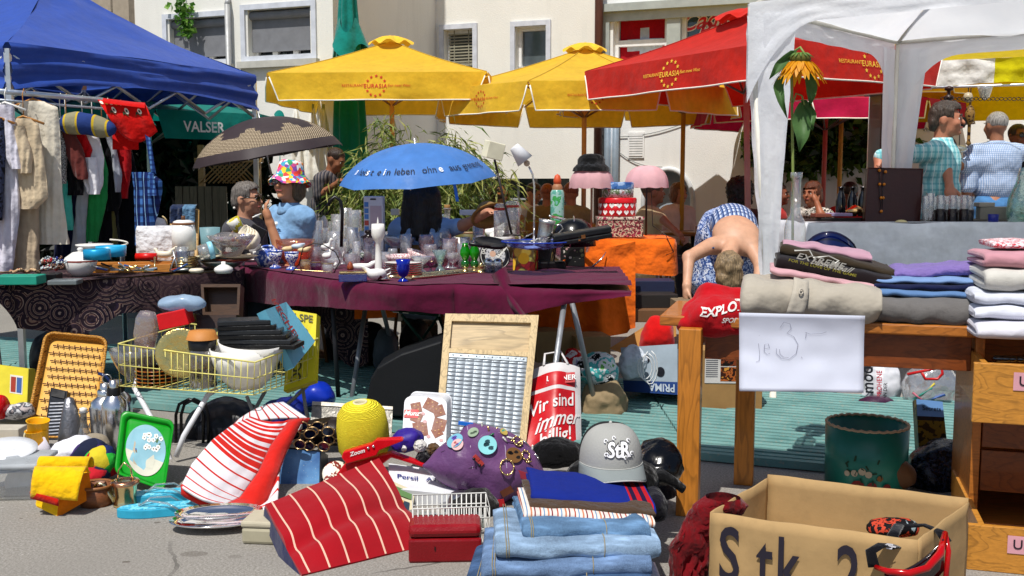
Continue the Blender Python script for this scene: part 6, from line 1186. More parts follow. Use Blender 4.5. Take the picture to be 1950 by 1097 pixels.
garment('coat','long dark coat at the right end of the rail',[(250,216,244),(340,222,262),(440,224,268),(472,222,262)],cl('#0f0f16'),.14,seed=19)
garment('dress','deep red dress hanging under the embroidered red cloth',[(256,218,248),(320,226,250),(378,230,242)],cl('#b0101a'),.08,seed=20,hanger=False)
m=blend([('c',W(132,236,6.35),W(205,246,6.4),.062,.05),('c',W(150,230,6.36),W(190,240,6.4),.06,.06)],.012,.03);m.rough(.008,12,2);solo('sweater',m,stripes(0,.16,[(0,'#2b3f78'),(.3,'#c2a52c'),(.38,'#8b866a'),(.75,'#c2a52c'),(.82,'#2b3f78')]),'rolled sweater in blue, olive and yellow bands lying over the hangers','sweater',W(168,238,6.4),world=True)
RY=6.45
def rc(u,v):
 xl=186+34*v+12*v*v*0;xr=276+24*v;x=xl+(xr-xl)*u;y=190+54*v+(24*math.sin(PI*u)*v**2)+6*u;return W(x,y,RY-.03*math.sin(PI*v)+.012*math.sin(u*12)*v)+V((0,0,0))
m=M();m.grid(rc,24,16);r=root('embroidered_cloth','bright red cloth with embroidered flower border draped over the rail end','cloth',W(240,215,RY),world=True);part('body',m,cl('#d8150f'),r,solid=.006);m=M()
fr_=lambda u,v:rc(u,v)+V((0,-.01,.0))
for i in range(9):u=.06+i*.1;m.add([fr_(u+.04*math.cos(t),.09+.06*math.sin(t))for t in np.linspace(0,2*PI,9)[:-1]],[tuple(range(8))],i%2,False)
for u0 in(.12,.40,.68):m.add([fr_(u0,.45),fr_(u0+.05,.30),fr_(u0+.16,.47),fr_(u0+.05,.38)],[(0,1,2,3)],2,False);m.add([fr_(u0+.13+.045*math.cos(t),.3+.09*math.sin(t))for t in np.linspace(0,2*PI,11)[:-1]],[tuple(range(10))],0,False);m.add([fr_(u0+.13+.02*math.cos(t),.3+.04*math.sin(t))-V((0,.003,0))for t in np.linspace(0,2*PI,9)[:-1]],[tuple(range(8))],2,False)
part('embroidery',m,[cloth('#ece2cf'),cloth('#e8b83a'),cloth('#27402c')],r)
m=M();m.grid(lambda u,v:W(196+80*u,196+10*u,RY+.06*math.cos(PI*v))+V((0,0,.03*math.sin(PI*v))),16,8);m.grid(lambda u,v:W(214+50*u,245+40*v,RY+.05),10,6);part('fold',m,cl('#c8120e'),r)
garment('shoulder_bag','long blue plaid fabric bag hanging by its strap',[(328,252,288),(345,254,308),(362,256,309),(392,256,304),(430,258,294),(466,258,292)],check('#18275a','#3f6aa8','#0f1638',.055,.35,third='#7fa3c8'),-.02,seed=21,hanger=False,Yf=6.5,amp=.006,thick=.06,cat='bag')
m=M();m.grid(lambda u,v:W(274+9*u+12*v,240+92*v,6.44)+V((0,.02*v,0)),3,12);m.box(W(290,366,6.40),(.05,.012,.04));m.grid(lambda u,v:W(282+10*u+6*v,330+36*v,6.41),2,8);o=solo('bag_strap',m,check('#2a4580','#5580b8','#18275a',.03,.4),'blue plaid strap with a buckle carrying the hanging bag','strap',W(280,260,6.42),world=True,solid=.004)
# FOREGROUND HEAP
def quad(bl,br,tr,tl):
 """bilinear patch from four (px,py,Y) corners -> fn(u,v,lift)"""
 a,b,c,d=[W(*p)for p in(bl,br,tr,tl)];n=(b-a).cross(d-a).normalized()
 if n.y>0:n=-n
 f=lambda u,v,o=0.:a.lerp(b,u).lerp(d.lerp(c,u),v)+n*o
 f.w=(b-a).length;f.h=(d-a).length;f.o=a.copy();f.c=(a+b+c+d)/4;return f
def slab(f,t,m=None,mi=0,nu=1,nv=1,u0=0,u1=1,v0=0,v1=1,o=0):
 m=m or M();P=lambda u,v,q:f(u0+(u1-u0)*u,v0+(v1-v0)*v,q+o)
 m.grid(lambda u,v:P(u,v,0),nu,nv,mi,smooth=nu>4);m.grid(lambda u,v:P(u,v,-t),nu,nv,mi,smooth=nu>4)
 for g in(lambda u,v:P(u,0,-t*v),lambda u,v:P(u,1,-t*v),lambda u,v:P(0,u,-t*v),lambda u,v:P(1,u,-t*v)):m.grid(g,max(nu,nv),1,mi,smooth=False)
 return m
def pprism(name,label,cat,pts,Y,depth,mats,bev=.004,group=None,rgh=0):
 P=[W(x,y,Y)for x,y in pts];m=M();m.prism(P,(0,depth,0))
 if rgh:m.rough(rgh,15)
 return solo(name,m,mats,label,cat,P[0],world=True,bev=bev,group=group)
def bag(name,label,cat,cx,cy,Y,w,h,d,mat_,amp=.02,sc_=9,seed=1,rz=0,group=None,extra=None,res=.012):
 """soft lumpy bundle, w/h in px around centre pixel"""
 p=W(cx,cy,Y);s=Y/F;w,h=w*s/2,h*s/2;P=[('e',(0,0,0),(w*.92,d/2,h*.92)),('e',(-w*.4,0,-h*.3),(w*.55,d/2.2,h*.65)),('e',(w*.4,.01,-h*.3),(w*.55,d/2.2,h*.65)),('e',(w*.1,0,h*.35),(w*.6,d/2.6,h*.6))]+(extra or[])
 m=blend(P,res,.03);m.rough(amp,sc_,seed);m.rough(amp*.35,sc_*3,seed);return solo(name,m,mat_,label,cat,p,rz,group=group)
f=quad((-40,775,5.3),(50,790,5.3),(54,702,5.35),(-40,690,5.35));r=root('game_box','yellow toy box printed with two stamp pictures at the far left','box',f.o,world=True)
part('body',slab(f,.09),mt('#e3d23a',.5),r,bev=.003);m=M();g=quad((50,790,5.3),(66,780,5.45),(68,708,5.5),(54,702,5.35));part('side',slab(g,.004,o=.002),mt('#c9bf33',.5),r)
m=M();[slab(f,.001,m,i,u0=a,u1=b,v0=.45,v1=.78,o=.003)for i,(a,b)in enumerate(((.66,.76),(.78,.88)))];slab(f,.001,m,2,u0=.64,u1=.9,v0=.42,v1=.82,o=.0015);letters(m,'M M',lambda x,y:g(.5-y/g.w,.78+x/g.h,.004),.05,3,bold=.03);slab(g,.001,m,3,u0=.1,u1=.9,v0=0,v1=.6,o=.003);letters(m,'Bambini',lambda x,y:g(.62-y/g.w*1,.3+x/g.h,.006),.045,2,bold=.02)
part('print',m,[mt('#a33a2a',.5,bump=0),mt('#3f5f9a',.5,bump=0),mt('#e4e0d4',.5,bump=0),mt('#2a1a16',.5,bump=0)],r)
WK=N('wicker');WK.set(.6,0,.3);x_,y_,z_=WK.sep()
_b=WK.n('ShaderNodeTexBrick');_b.inputs['Scale'].default_value=1;_mp=WK.n('ShaderNodeMapping');_mp.inputs['Rotation'].default_value=(math.radians(90),0,0);WK.l(WK.coord(),_mp.inputs[0]);WK.l(_mp.outputs[0],_b.inputs[0])
for k_,v_ in(('Brick Width',.02),('Row Height',.008),('Mortar Size',.0012)):_b.inputs[k_].default_value=v_
_b.inputs['Color1'].default_value=rgb('#c9903c')+(1,);_b.inputs['Color2'].default_value=rgb('#b27a2c')+(1,);_b.inputs['Mortar'].default_value=rgb('#5c3a14')+(1,);WK.col(_b.outputs[0]);WK.bump(_b.outputs['Fac'],-.5,.004);WKm=WK.m
f=quad((50,835,5.02),(182,838,5.04),(205,648,5.5),(90,637,5.45));r=root('wicker_tray','honey coloured woven wicker tray with rounded corners leaning upright','tray',f.o,world=True)
def rr(t,w,h,rad):
 pts=[]
 for cx,cy,a0 in((w-rad,h-rad,0),(rad,h-rad,90),(rad,rad,180),(w-rad,rad,270)):
  for k in range(6):a=math.radians(a0+18*k);pts.append((cx+rad*math.cos(a),cy+rad*math.sin(a)))
 return pts
def rrpanel(f,rad,o=0,ins=0):
 P=rr(0,f.w-2*ins,f.h-2*ins,rad);return[f((x+ins)/f.w,(y+ins)/f.h,o)for x,y in P]
m=M();m.grid(lambda u,v:f(.03+.94*u,.02+.96*v,-.018),10,14);part('base',m,mt('#d8a44c',.6,bump=.5,bs=90),r,solid=.002)
m=M();A_=rrpanel(f,.05,-.02,.012);B_=rrpanel(f,.05,.02,0);n_=24;m.add(A_+B_,[(i,(i+1)%n_,(i+1)%n_+n_,i+n_)for i in range(n_)]);m.tube(B_,.009,7,closed=True);part('rim',m,WKm,r)
m=M()
for i in range(9):
 for j in range(12):
  u,v=.10+.80*(i+.5*(j%2))/8.6,.06+.88*j/11.5
  if u>.92:continue
  slab(f,.001,m,0,u0=u-.028,u1=u+.028,v0=v-.005,v1=v+.005,o=-.006)
  slab(f,.001,m,0,u0=u+.046-.009,u1=u+.046+.009,v0=v-.02,v1=v+.02,o=-.006)
part('weave_slots',m,mt('#4a2410',.8,bump=0),r)
for i,(x,y,w_,h_,L,k_)in enumerate(((228,838,26,120,'big aluminium soda siphon with black collar and curved blue spout',1),(205,850,30,125,'round shouldered aluminium flask with a wire ring on top',0),(222,868,25,150,'tall aluminium siphon bottle with black cap nearest to the green tray',2))):
 q=G(x,y);s=q.y/F;r=root('siphon',L,'siphon',q,group='aluminium siphons and flasks');m=M();m.lathe([(a*s,b*s)for a,b in((0,0),(w_,0),(w_,h_*.62),(w_*.9,h_*.72),(w_*.5,h_*.8),(w_*.4,h_*.82))],26);part('body',m,metal((.72,.74,.78),.22,bump=.25,bs=30),r)
 m=M();m.lathe([(a*s,b*s)for a,b in((w_*.5,h_*.78),(w_*.52,h_*.88),(w_*.45,h_*.9))],20);part('collar',m,BLK if k_ else SIL,r);m=M();m.lathe([(a*s,b*s)for a,b in((w_*.35,h_*.9),(w_*.3,h_),(0,h_))],16);part('cap',m,SIL,r);m=M()
 if k_==1:m.tube([V((x_*s,-.01,z_*s))for x_,z_ in((-4,80),(-8,110),(-22,128),(-34,132))],.008,8);part('spout',m,mt('#1a2a55',.2,bump=0),r)
 elif k_==0:m.tube([V((4*s+9*s*math.cos(t),0,h_*s+8*s+9*s*math.sin(t)))for t in np.linspace(0,2*PI,13)[:-1]],.0025,5,closed=True);part('ring',m,SILd,r)
f=quad((82,838,5.0),(118,842,5.0),(128,745,5.12),(97,738,5.12));r=root('grater','black and steel box grater standing before the wicker tray','grater',f.o,world=True);part('body',slab(f,.05),mt('#23262c',.3,.6),r,bev=.004);m=M()
for i in range(11):v=.04+i*.065;m.add([f(.1,v,.002),f(.9,v+.06,.002),f(.9,v+.085,.002),f(.1,v+.025,.002)],[(0,1,2,3)],0,False)
part('blades',m,SIL,r);m=M();slab(f,.03,m,0,u0=.1,u1=.9,v0=.84,v1=.98,o=.006);part('handle',m,BLK,r,bev=.006)
q=G(128,850);LV('cone_grater','dark perforated steel cone beside the box grater','grater',136,850,[(0,0),(26,0),(22,30),(14,70),(8,95),(0,98)],metal((.3,.3,.32),.35,bump=.8,bs=120),z=0)
LV('corkscrew','black domed bell with chrome top','bell',143,848,[(0,0),(26,0),(26,6),(20,16),(8,22),(6,24),(5,46),(4,50),(0,50)],mt('#101013',.15,bump=0),z=0,sub=[('chrome_top',[(5.4,40),(6,44),(5,52),(0,54)],SIL)])
LV('glass_bottle','small grey glass bottle with white stopper','bottle',162,862,bott(12,82,.55,.55),glass((.6,.62,.65),.3),z=0,sub=[('stopper',[(0,80),(6,80),(7,88),(0,90)],POR)])
for i,(x,y,rr_)in enumerate(((180,812,10),(190,800,9),(196,818,11),(185,826,8),(202,806,7))):q=W(x,y,4.95);m=M();m.tube([q+V((rr_*.0025*math.cos(t),.004*math.sin(2*t),rr_*.0025*math.sin(t)))for t in np.linspace(0,2*PI,15)[:-1]],.0045,6,closed=True);m.ball(q+V((.01,0,-.012)),.014,0,8);solo('chrome_tap',m,metal((.9,.9,.9),.08),'chrome tap fitting, number %s of the shiny tangle'%('one, upper left','two, topmost','three, centre','four, lowest','five, right')[i].split(',')[1].strip(),'tap fitting',q,world=True,group='chrome tap fittings')
bag('stone_block','rough grey-beige felt block behind the fabric ball hat','block',178,848,4.6,66,46,.08,mt('#8d8270',.95,bump=.8,bs=90),.003,20)
bag('ball','shiny red ball at the left picture edge','ball',0,775,5.0,26,46,.11,mt('#c8141c',.15,bump=0),.0)
bag('scarf','crumpled grey and white patterned scarf at the left edge','scarf',34,782,5.05,60,26,.14,blot(['#8f8f92','#c9c9ca','#55565c','#b3a6a4'],24,.9),.012,20)
for i,(y,c,L)in enumerate(((905,'#2a1c16','lowest dark patterned book of the pile'),(868,'#c9a03a','yellow edged box in the middle of the pile'),(850,'#b9b2a4','grey box with red striped edge on top of the pile'))):
 bx('book',L+' at the far left','box',6,y,62,34 if i!=1 else 14,40,mt(c,.5),Y=4.55+.05*i,rz=-8+5*i)
for i,L in enumerate(('bottom','middle','top')):LV('dish','%s dark pewter dish propped behind the yellow mugs'%L,'dish',66,838,plate(30-2*i,6),metal((.3,.29,.27),.4,bump=.5,bs=60),Y=4.85,rot=(.9,-.1,0),lift=i*5,group='dark pewter dishes')
for x,y,L,g in((72,870,'upper yellow plastic mug of the pair',.1),(78,888,'lower yellow plastic mug of the pair',-.05)):LV('mug',L,'mug',x,y-12,shell([(0,0),(16,0),(18,8),(20,60),(22,62)]),mt('#e8a90c',.35,bump=0),Y=4.5,group='yellow plastic mugs',handle=(-1,16,10,42,10,2.2,mt('#e5d9b0',.4,bump=0)),rot=(.1,g,0))
r=root('plastic_tub','clear plastic tub holding white plates at the bottom left','tub',G(10,955),4);s=r.location.y/F;m=M();m.box((0,.11,34*s),(122*s,.22,66*s));part('body',m,glass((.95,.97,.98),.2),r,bev=.02);m=M();m.box((0,.11,69*s),(130*s,.24,10*s));part('rim',m,mt('#c9ced2',.3,trans=.4,bump=0),r,bev=.008)
for i in range(7):LV('plate','white plastic plate, %s of the stack on the clear tub'%('first','second','third','fourth','fifth','sixth','top')[i],'plate',14+i,886,plate(50,8),mt('#d6d8dc',.3,bump=0),Y=4.2,rot=(.18,.12,0),lift=i*4.6,group='stack of white plastic plates',n=30)
m=M();m.lathe([(0,0),(.04,.004),(.065,.018)],28);solo('oval_plate',m,mt('#dfe1e4',.3),'white plate standing on edge inside the clear tub','plate',W(42,918,4.22),rot=(1.45,0,.3))
LV('colander','white speckled plastic colander shell behind the yellow bag','colander',92,880,shell([(0,0),(10,0),(20,20),(24,44)]),mt('#cfc9d2',.4,bump=.2),Y=4.45,rot=(.3,-.5,0))
def patch(name,label,px,py,Y,w,h,d,cols,seed):bag(name,label,'cap',px,py,Y,w,h,d,blot(cols,11,.9,.5,'vor'),.014,12,seed)
patch('cloth_cap','white cloth cap with dark band at the left of the pile',142,858,4.4,84,56,.16,['#d9d9e2','#e2e2ea','#d6d6e0','#d0b23a'],1)
patch('cloth_cap','purple, navy and black patchwork cap behind',172,868,4.35,74,66,.16,['#3a2460','#1c2238','#232a48','#15161c'],2)
patch('cloth_cap','green, yellow and red patchwork cap on the right of the pile',190,882,4.28,62,64,.15,['#2fae3c','#c8b42c','#a81c26','#1c2a5a','#2ca43a'],4)
bag('cloth_cap','red and black cap flap lying lowest in the pile','cap',178,905,4.2,56,28,.12,blot(['#b01c28','#17203c','#b01c28'],9,.9,.5,'vor'),.01,14,5)
LV('wicker_basket','small round brown wicker basket under the caps','basket',184,960,shell([(0,0),(30,0),(33,12),(32,38)]),wood('#7a4a2c',scale=16,axis=0),z=0,sub=[('braided_rim',[(33.5,36),(35,39),(33,42),(30,39)],wood('#8a5a34',scale=20))])
q=G(240,962);s=q.y/F;r=root('watering_can','small brass watering can with copper rim and arched handle','watering can',q);m=M();m.lathe([(a*s,b*s)for a,b in((0,0),(22,0),(24,2),(22,6),(20,20),(23,40),(25,44))],28);part('body',m,metal((.82,.66,.35),.16,bump=.3,bs=18),r)
m=M();m.lathe([(a*s,b*s)for a,b in((25,42),(28,46),(26,50),(18,52),(15,50))],28);part('rim',m,metal((.75,.38,.22),.22),r);m=M();m.tube([V((x_*s,0,z_*s))for x_,z_ in((-14,48),(-12,70),(0,86),(12,74),(16,48))],3*s,8,flat=.5);part('arched_handle',m,metal((.8,.6,.3),.18),r);m=M();m.tube([V((x_*s,-.01,z_*s))for x_,z_ in((-20,10),(-30,22),(-40,42),(-52,46),(-58,38))],[4.5*s,4*s,3*s,2.4*s,2.6*s],8);part('spout',m,metal((.6,.55,.35),.25),r)
q=G(112,980);r=root('felt_bag','yellow felt bag with rolled flap, orange side and red band','bag',q,0);s=q.y/F;P=lambda x,z,y=0.:V(((x-112)*s,y,(980-z)*s))
m=M();m.add([P(58,968,.02),P(112,984,-.02),P(162,958,.08),P(110,950,.16),P(68,915,.03),P(118,925,.0),P(158,905,.08),P(110,900,.14)],[(0,1,5,4),(2,3,7,6),(3,0,4,7),(0,3,2,1),(4,5,6,7)],0,False);m.add([P(112,984,-.02),P(162,958,.08),P(158,905,.08),P(118,925,.0)],[(0,1,2,3)],1,False);FY,FO,FRd=cloth('#ecb80c',.4,20),cloth('#e07812',.4,20),cloth('#b8200e',.4,20);part('body',m,[FY,FO],r,bev=.012)
m=M();m.grid(lambda u,v:P(66+90*u+4*math.sin(v*3),886+16*math.sin(v*PI*.9)*-1+58*v+8*u,.03-.05*math.sin(v*PI*.6)-.015+.05*u*(1-v)),14,14);m.grid(lambda u,v:P(66+90*u,888+8*u,.03+.05*u)+V((0,.03*math.cos(v*PI*1.6-.6)+.03,.03*math.sin(v*PI*1.6-.6))),12,10);part('flap',m,FY,r,solid=.006)
m=M();m.grid(lambda u,v:P(66+56*u,928+20*u*.7+14*v,-.032-.01*u),8,2);part('red_band',m,FRd,r,solid=.005)
f=quad((237,950,4.42),(318,905+45,4.46),(337,802,4.72),(232,786,4.70));f=quad((222,905,4.22),(318,940,4.09),(337,806,4.42),(236,786,4.46));r=root('painted_tray','green tray painted with a kitten and a vase of white flowers, propped upright','tray',f.o,world=True)
m=M();m.grid(lambda u,v:f(.05+.9*u,.04+.92*v,-.001),10,14);A_,B_,C_=rrpanel(f,.03,0,.022),rrpanel(f,.035,.022,.006),rrpanel(f,.035,.02,0);m.add(A_+B_+C_,[(i+24*k_,(i+1)%24+24*k_,(i+1)%24+24*(k_+1),i+24*(k_+1))for k_ in(0,1)for i in range(24)]);part('body',m,mt('#0f8a1c',.3,bump=.03),r,solid=.003)
g=lambda x,y,o=.0:f(.5+x/f.w,.5+y/f.h,.004+o);h2=f.h*.38;w2=f.w*.38;m=M();disc(m,lambda x,y:g(x,y),0,0,w2,h2,0,40)
fpoly(m,lambda x,y:g(x,y,.0008),[(w2*math.cos(t),h2*math.sin(t))for t in np.linspace(PI+.15,2*PI-.3,18)],1)
kx,ky=-w2*.38,-h2*.1;disc(m,lambda x,y:g(x,y,.0012),kx+.01,ky-.045,.028,.04,2);disc(m,lambda x,y:g(x,y,.0016),kx,ky,.026,.024,2)
for sx in(-1,1):fpoly(m,lambda x,y:g(x,y,.0018),[(kx+sx*.024,ky+.012),(kx+sx*.022,ky+.042),(kx+sx*.006,ky+.022)],2);disc(m,lambda x,y:g(x,y,.0024),kx+sx*.009,ky+.002,.0045,mi=5,n=8)
disc(m,lambda x,y:g(x,y,.0022),kx,ky-.004,.012,.011,3,12);vx,vy=w2*.3,-h2*.42;fpoly(m,lambda x,y:g(x,y,.0014),[(vx-.012,vy+.05),(vx+.012,vy+.05),(vx+.026,vy+.01),(vx+.018,vy-.03),(vx-.018,vy-.03),(vx-.026,vy+.01)],1)
random.seed(5)
for k_ in range(9):a=random.uniform(-.9,.9);stroke(m,lambda x,y:g(x,y,.0016),[(vx,vy+.04),(vx+a*.03,vy+.075),(vx+a*.055,vy+.06+.06*random.random())],.007,4)
for k_ in range(16):a,b=random.uniform(-.045,.045),random.uniform(.055,.13);[disc(m,lambda x,y:g(x,y,.002+.0002*k_),vx+a+.007*math.cos(t),vy+b+.007*math.sin(t),.0055,mi=6,n=7)for t in np.linspace(0,2*PI,6)[:-1]];disc(m,lambda x,y:g(x,y,.0025+.0002*k_),vx+a,vy+b,.004,mi=3,n=7)
part('painting',m,[mt('#7aa6b4',.4,bump=0),mt('#b9b8a8',.4,bump=0),mt('#a3957f',.5,bump=0),mt('#5f5240',.5,bump=0),mt('#3a5c2e',.5,bump=0),mt('#2a4a8a',.3,bump=0),mt('#dfe0d8',.5,bump=0)],r)
for i,(x,y,rz,L)in enumerate(((312,985,12,'turquoise flip-flop nearest the camera'),(322,958,16,'turquoise flip-flop touching the green tray'))):
 q=G(x,y-6);s=q.y/F;r=root('flip_flop',L,'flip-flop',q,rz,group='turquoise flip-flops');Lh=.172;m=M();N_=28
 def outl(t):a=t*2*PI;x_=Lh*math.cos(a);w_=.052*(1-.22*math.exp(-((x_-.02)/.06)**2)-.12*(x_>0)*x_/Lh);return x_,w_*math.sin(a)*(1+.0*x_)
 pts=[outl(k_/N_)for k_ in range(N_)];m.prism([V((a,b,0))for a,b in pts],(0,0,.034));part('sole',m,mt('#2f9fc0',.6,bump=.2),r,bev=.003);m=M();m.prism([V((a*.95,b*.92,.0345))for a,b in pts],(0,0,.003));part('footbed',m,blot(['#4fb6d4','#3fa8ca','#79cde2','#46aecf'],26,.5,.3),r)
 m=M()
 for sy in(-1,1):m.tube([V((-.09,0,.036)),V((-.05,sy*.02,.062)),V((.02,sy*.045,.055)),V((.06,sy*.047,.03))],.0065,7,flat=.6)
 m.tube([V((-.09,0,.03)),V((-.088,0,.05))],.005,6);part('strap',m,glass((.75,.9,.92),.6),r)
for i,(x,y,w_,L)in enumerate(((415,1012,92,'lower polished silver oval platter'),(418,1000,84,'upper polished silver oval platter'))):
 q=G(x,1006);s=q.y/F;m=M();m.lathe([(0,4*s),(w_*.72*s,4*s),(w_*.8*s,9*s),(w_*s,14*s),(w_*s,12*s),(w_*.8*s,6*s),(0,1*s)],44,sy=.55,c=(0,0,(.012+.03*i)));solo('silver_platter',m,metal((.9,.88,.88),.07,bump=.12,bs=12),L,'platter',q,8,group='polished silver platters')
r=root('striped_mat','folded red and white striped mat standing like a tent','mat',G(440,970),world=True)
def crv(pts,v):s_=v*(len(pts)-1);i=int(min(s_,len(pts)-2));t=s_-i;return pts[i][0]*(1-t)+pts[i+1][0]*t,pts[i][1]*(1-t)+pts[i+1][1]*t
Lc=[(345,928),(365,885),(405,838),(440,812),(478,795)];Rc=[(428,962),(458,948),(492,900),(515,850),(552,800)];Oc=[(438,978),(500,972),(528,905),(545,860),(578,796)]
def mp(u,v,o=0):a,b=crv(Lc,v),crv(Rc,v);return W(a[0]+(b[0]-a[0])*u,a[1]+(b[1]-a[1])*u+7*math.sin(PI*u),3.85+.5*v-.04*math.sin(PI*u)+.008*noise.noise(V((u*5,v*5,1)))-o)
pat='0100000010000001000000100000010000011011110110111101100011101100110110011'
m=M();m.grid(mp,20,73,mf=lambda u,v:int(pat[min(72,int(v*73))]));part('front_panel',m,[cloth('#d9d6da',.4,6),cloth('#c4241c',.4,6)],r,solid=.01)
def mb(u,v):a,b=crv(Rc,v),crv(Oc,v);return W(a[0]+(b[0]-a[0])*u,a[1]+(b[1]-a[1])*u,3.85+.5*v-.03*math.sin(PI*u)-.012)
m=M();m.grid(mb,10,30);m.grid(lambda u,v:W(345+93*u,928+50*u**.8+(8-9*u)*(1-v)+0*v,3.85)+V((0,0,.022*(v-.5))),14,2);part('red_border',m,cloth('#c4241c',.5,9),r,solid=.008)
m=M();Ec=[(528,985),(530,930),(532,880),(548,850),(590,796)];m.grid(lambda u,v:(lambda a,b:W(a[0]+(b[0]-a[0])*u,a[1]+(b[1]-a[1])*u,3.84+.56*v+.04*u))(crv(Oc,v),crv(Ec,v)),8,44,mf=lambda u,v:int(v*22)%2 if v>.3 else(1 if int(v*44)%5==0 else 0));part('rear_panel',m,[cloth('#d9d6da',.4,6),cloth('#c4241c',.4,6)],r,solid=.01)
g=quad((440,815,4.42),(585,798,4.42),(540,768,4.55),(455,800,4.5));m=M();m.grid(lambda u,v:g(u,v,.02*math.sin(u*3)),40,8,mf=lambda u,v:1 if int(u*40)%5==0 else 0);part('top_flap',m,[cloth('#d9d6da',.4,6),cloth('#b3302a',.4,6)],r,solid=.01)
bA,bB,bC=W(228,735,4.85),W(483,752,4.45),W(603,712,4.95);hA,hB,hC=[W(x,y,Y_)for x,y,Y_ in((225,655,4.85),(485,690,4.45),(606,645,4.95))]
bD=bA+bC-bB;hD=hA+hC-hB;r=root('wire_basket','pale yellow wire basket heaped with bowls, albums and games','basket',(bA+bC)/2,world=True);YW=mt('#d9cf74',.45,bump=0)
m=M();lo,hi=[bA,bB,bC,bD],[hA,hB,hC,hD]
for i in range(4):
 a,b,c,d=lo[i],lo[(i+1)%4],hi[(i+1)%4],hi[i];n_=22 if i%2==0 else 12
 for k_ in range(n_+1):t=k_/n_;m.tube([d.lerp(c,t),a.lerp(b,t)],.0022,5)
 for t in(0,.5,1):m.tube([a.lerp(d,t),b.lerp(c,t)],.004 if t==1 else.0028,5)
for k_ in range(18):t=k_/17;m.tube([bA.lerp(bB,t),bD.lerp(bC,t)],.0022,4)
part('wires',m,YW,r)
r=root('trolley_frame','white tubular folding frame carrying the yellow wire basket','frame',G(340,870),world=True);WT=mt('#dcdce0',.3,bump=0)
for pts in(((262,722,4.9),(256,738,4.88),(290,800,4.75),(345,925,4.6)),((412,742,4.75),(396,752,4.7),(350,830,4.62),(335,870,4.6))):m=M();m.tube([W(*p)for p in pts],.013,10);part('tube',m,WT,r)
for pts in(((505,745,4.9),(455,835,4.75)),((575,730,4.95),(590,830,4.9)),((470,755,4.7),(500,830,4.75)),((585,735,4.95),(515,800,5.05))):m=M();m.tube([W(*p)for p in pts],.009,8);part('cross_brace',m,mt('#8d8a86',.4,.3),r)
m=M();[m.tube([W(x,y,4.95)for x,y in((a,910),(a,790),(a+6,770),(a+25,760),(a+46,770),(a+52,790),(a+52,910))],.008,8)for a in(335,345)];solo('chair_frame',m,mt('#101012',.3,bump=0),'black bent tube chair frame behind the green tray','chair',W(360,800,4.95),world=True)
bag('dark_bag','dark blue-black rubbish bag beneath the wire basket','bag',430,815,5.15,180,120,.3,mt('#15171f',.35,bump=.3,bs=20),.02,8,3)
bag('blue_sack','bright blue plastic sack behind the folding frame','sack',600,752,5.5,76,44,.2,mt('#1532a8',.35,bump=.3),.014,10,4)
bag('blue_sack','deep blue sack under the right end of the basket','sack',540,795,5.2,100,80,.2,mt('#101f6a',.4,bump=.3),.014,10,6)
LV('glass_bowl','grey scalloped glass bowl at the left end of the wire basket','bowl',262,722,bowl(50,60),glass((.62,.6,.56),.45),Y=5.0,n=36)
for i in range(5):LV('plate','dark brown plate with amber rim, %s in the basket stack'%('lowest','second','third','fourth','uppermost')[i],'plate',300,735,plate(40,6),mt('#2a120c',.2,bump=0),Y=4.9,lift=i*7,group='brown plates in the basket',sub=[('amber_rim',[(40,5),(41,6),(39,7)],mt('#a05a1c',.2,bump=0))])
LV('glass_shell','pink glass fan shaped dish standing upright in the basket','dish',275,665,[(0,0),(10,0),(20,8),(24,30),(22,60),(14,74),(0,76)],glass((.78,.6,.56),.5),Y=4.95,sy=.4,rot=(0,.12,0))
LV('brass_plate','hammered brass round plate leaning in the middle of the basket','plate',345,672,[(0,0),(30,0),(46,5),(48,3),(30,-3),(0,-3)],metal((.78,.60,.22),.2,bump=1,bs=45),Y=4.72,rot=(1.4,0,.2),n=36)
LV('jar','dark glass jar with an orange brown lid','jar',388,735,[(0,0),(26,0),(28,50),(26,70),(22,78),(0,78)],glass((.42,.36,.3),.4),Y=4.7,sub=[('neck',[(26,72),(27,92),(24,94)],BLK),('lid',[(30,92),(24,108),(0,109)],mt('#b9793c',.6))])
LV('bowl','white scalloped porcelain bowl, the lower of two in the basket','bowl',470,738,shell([(0,0),(30,0),(48,20),(62,50),(68,78)]),POR,Y=4.68,n=36)
LV('bowl','white scalloped porcelain bowl, the upper of two in the basket','bowl',480,712,shell([(0,0),(28,0),(46,18),(58,42),(66,66)]),POR,Y=4.7,rot=(.1,.08,0),n=36)
for i in range(6):bx('photo_album','black ornate folder, %s of the albums on the bowls'%('lowest','second','third','fourth','fifth','top')[i],'album',490-(i*5),665-i*9,150-10*i,9,60,[mt('#0e0e10',.35,bump=.6,bs=70),mt('#23262a',.3,bump=.4)][i%2],Y=4.62,rz=-6+4*i,group='black albums on the basket')
m=M();q=W(535,622,4.6);r=root('game_box','light blue learning game box standing slanted in the basket','box',q,world=True);f=quad((560,700,4.65),(600,650,4.9),(545,575,4.9),(505,590,4.65));part('body',slab(f,.05),mt('#5fa3bc',.5),r,bev=.003);m=M();letters(m,'RECHEN-',lambda x,y:f(.62-y/f.w,.62-x/f.h,.003),.075,bold=.02);part('lettering',m,mt('#8a2a2c',.5,bump=0),r)
r=root('game_box','yellow spelling game box at the right end of the basket','box',W(580,640,5.0),world=True);f=quad((540,745,4.85),(598,725,4.85),(603,598,5.0),(553,590,5.0));part('body',slab(f,.06),mt('#d8c81e',.5),r,bev=.003);m=M();letters(m,'N-SPE',lambda x,y:f(.42+x/f.w,.87+y/f.h,.003),.055,bold=.02);letters(m,'CA',lambda x,y:f(.72-y/f.w,.66-x/f.h,.003),.075,bold=.02);letters(m,'BLOC',lambda x,y:f(.55-y/f.w,.3-x/f.h,.003),.075,bold=.02);part('lettering',m,mt('#54502a',.5,bump=0),r)
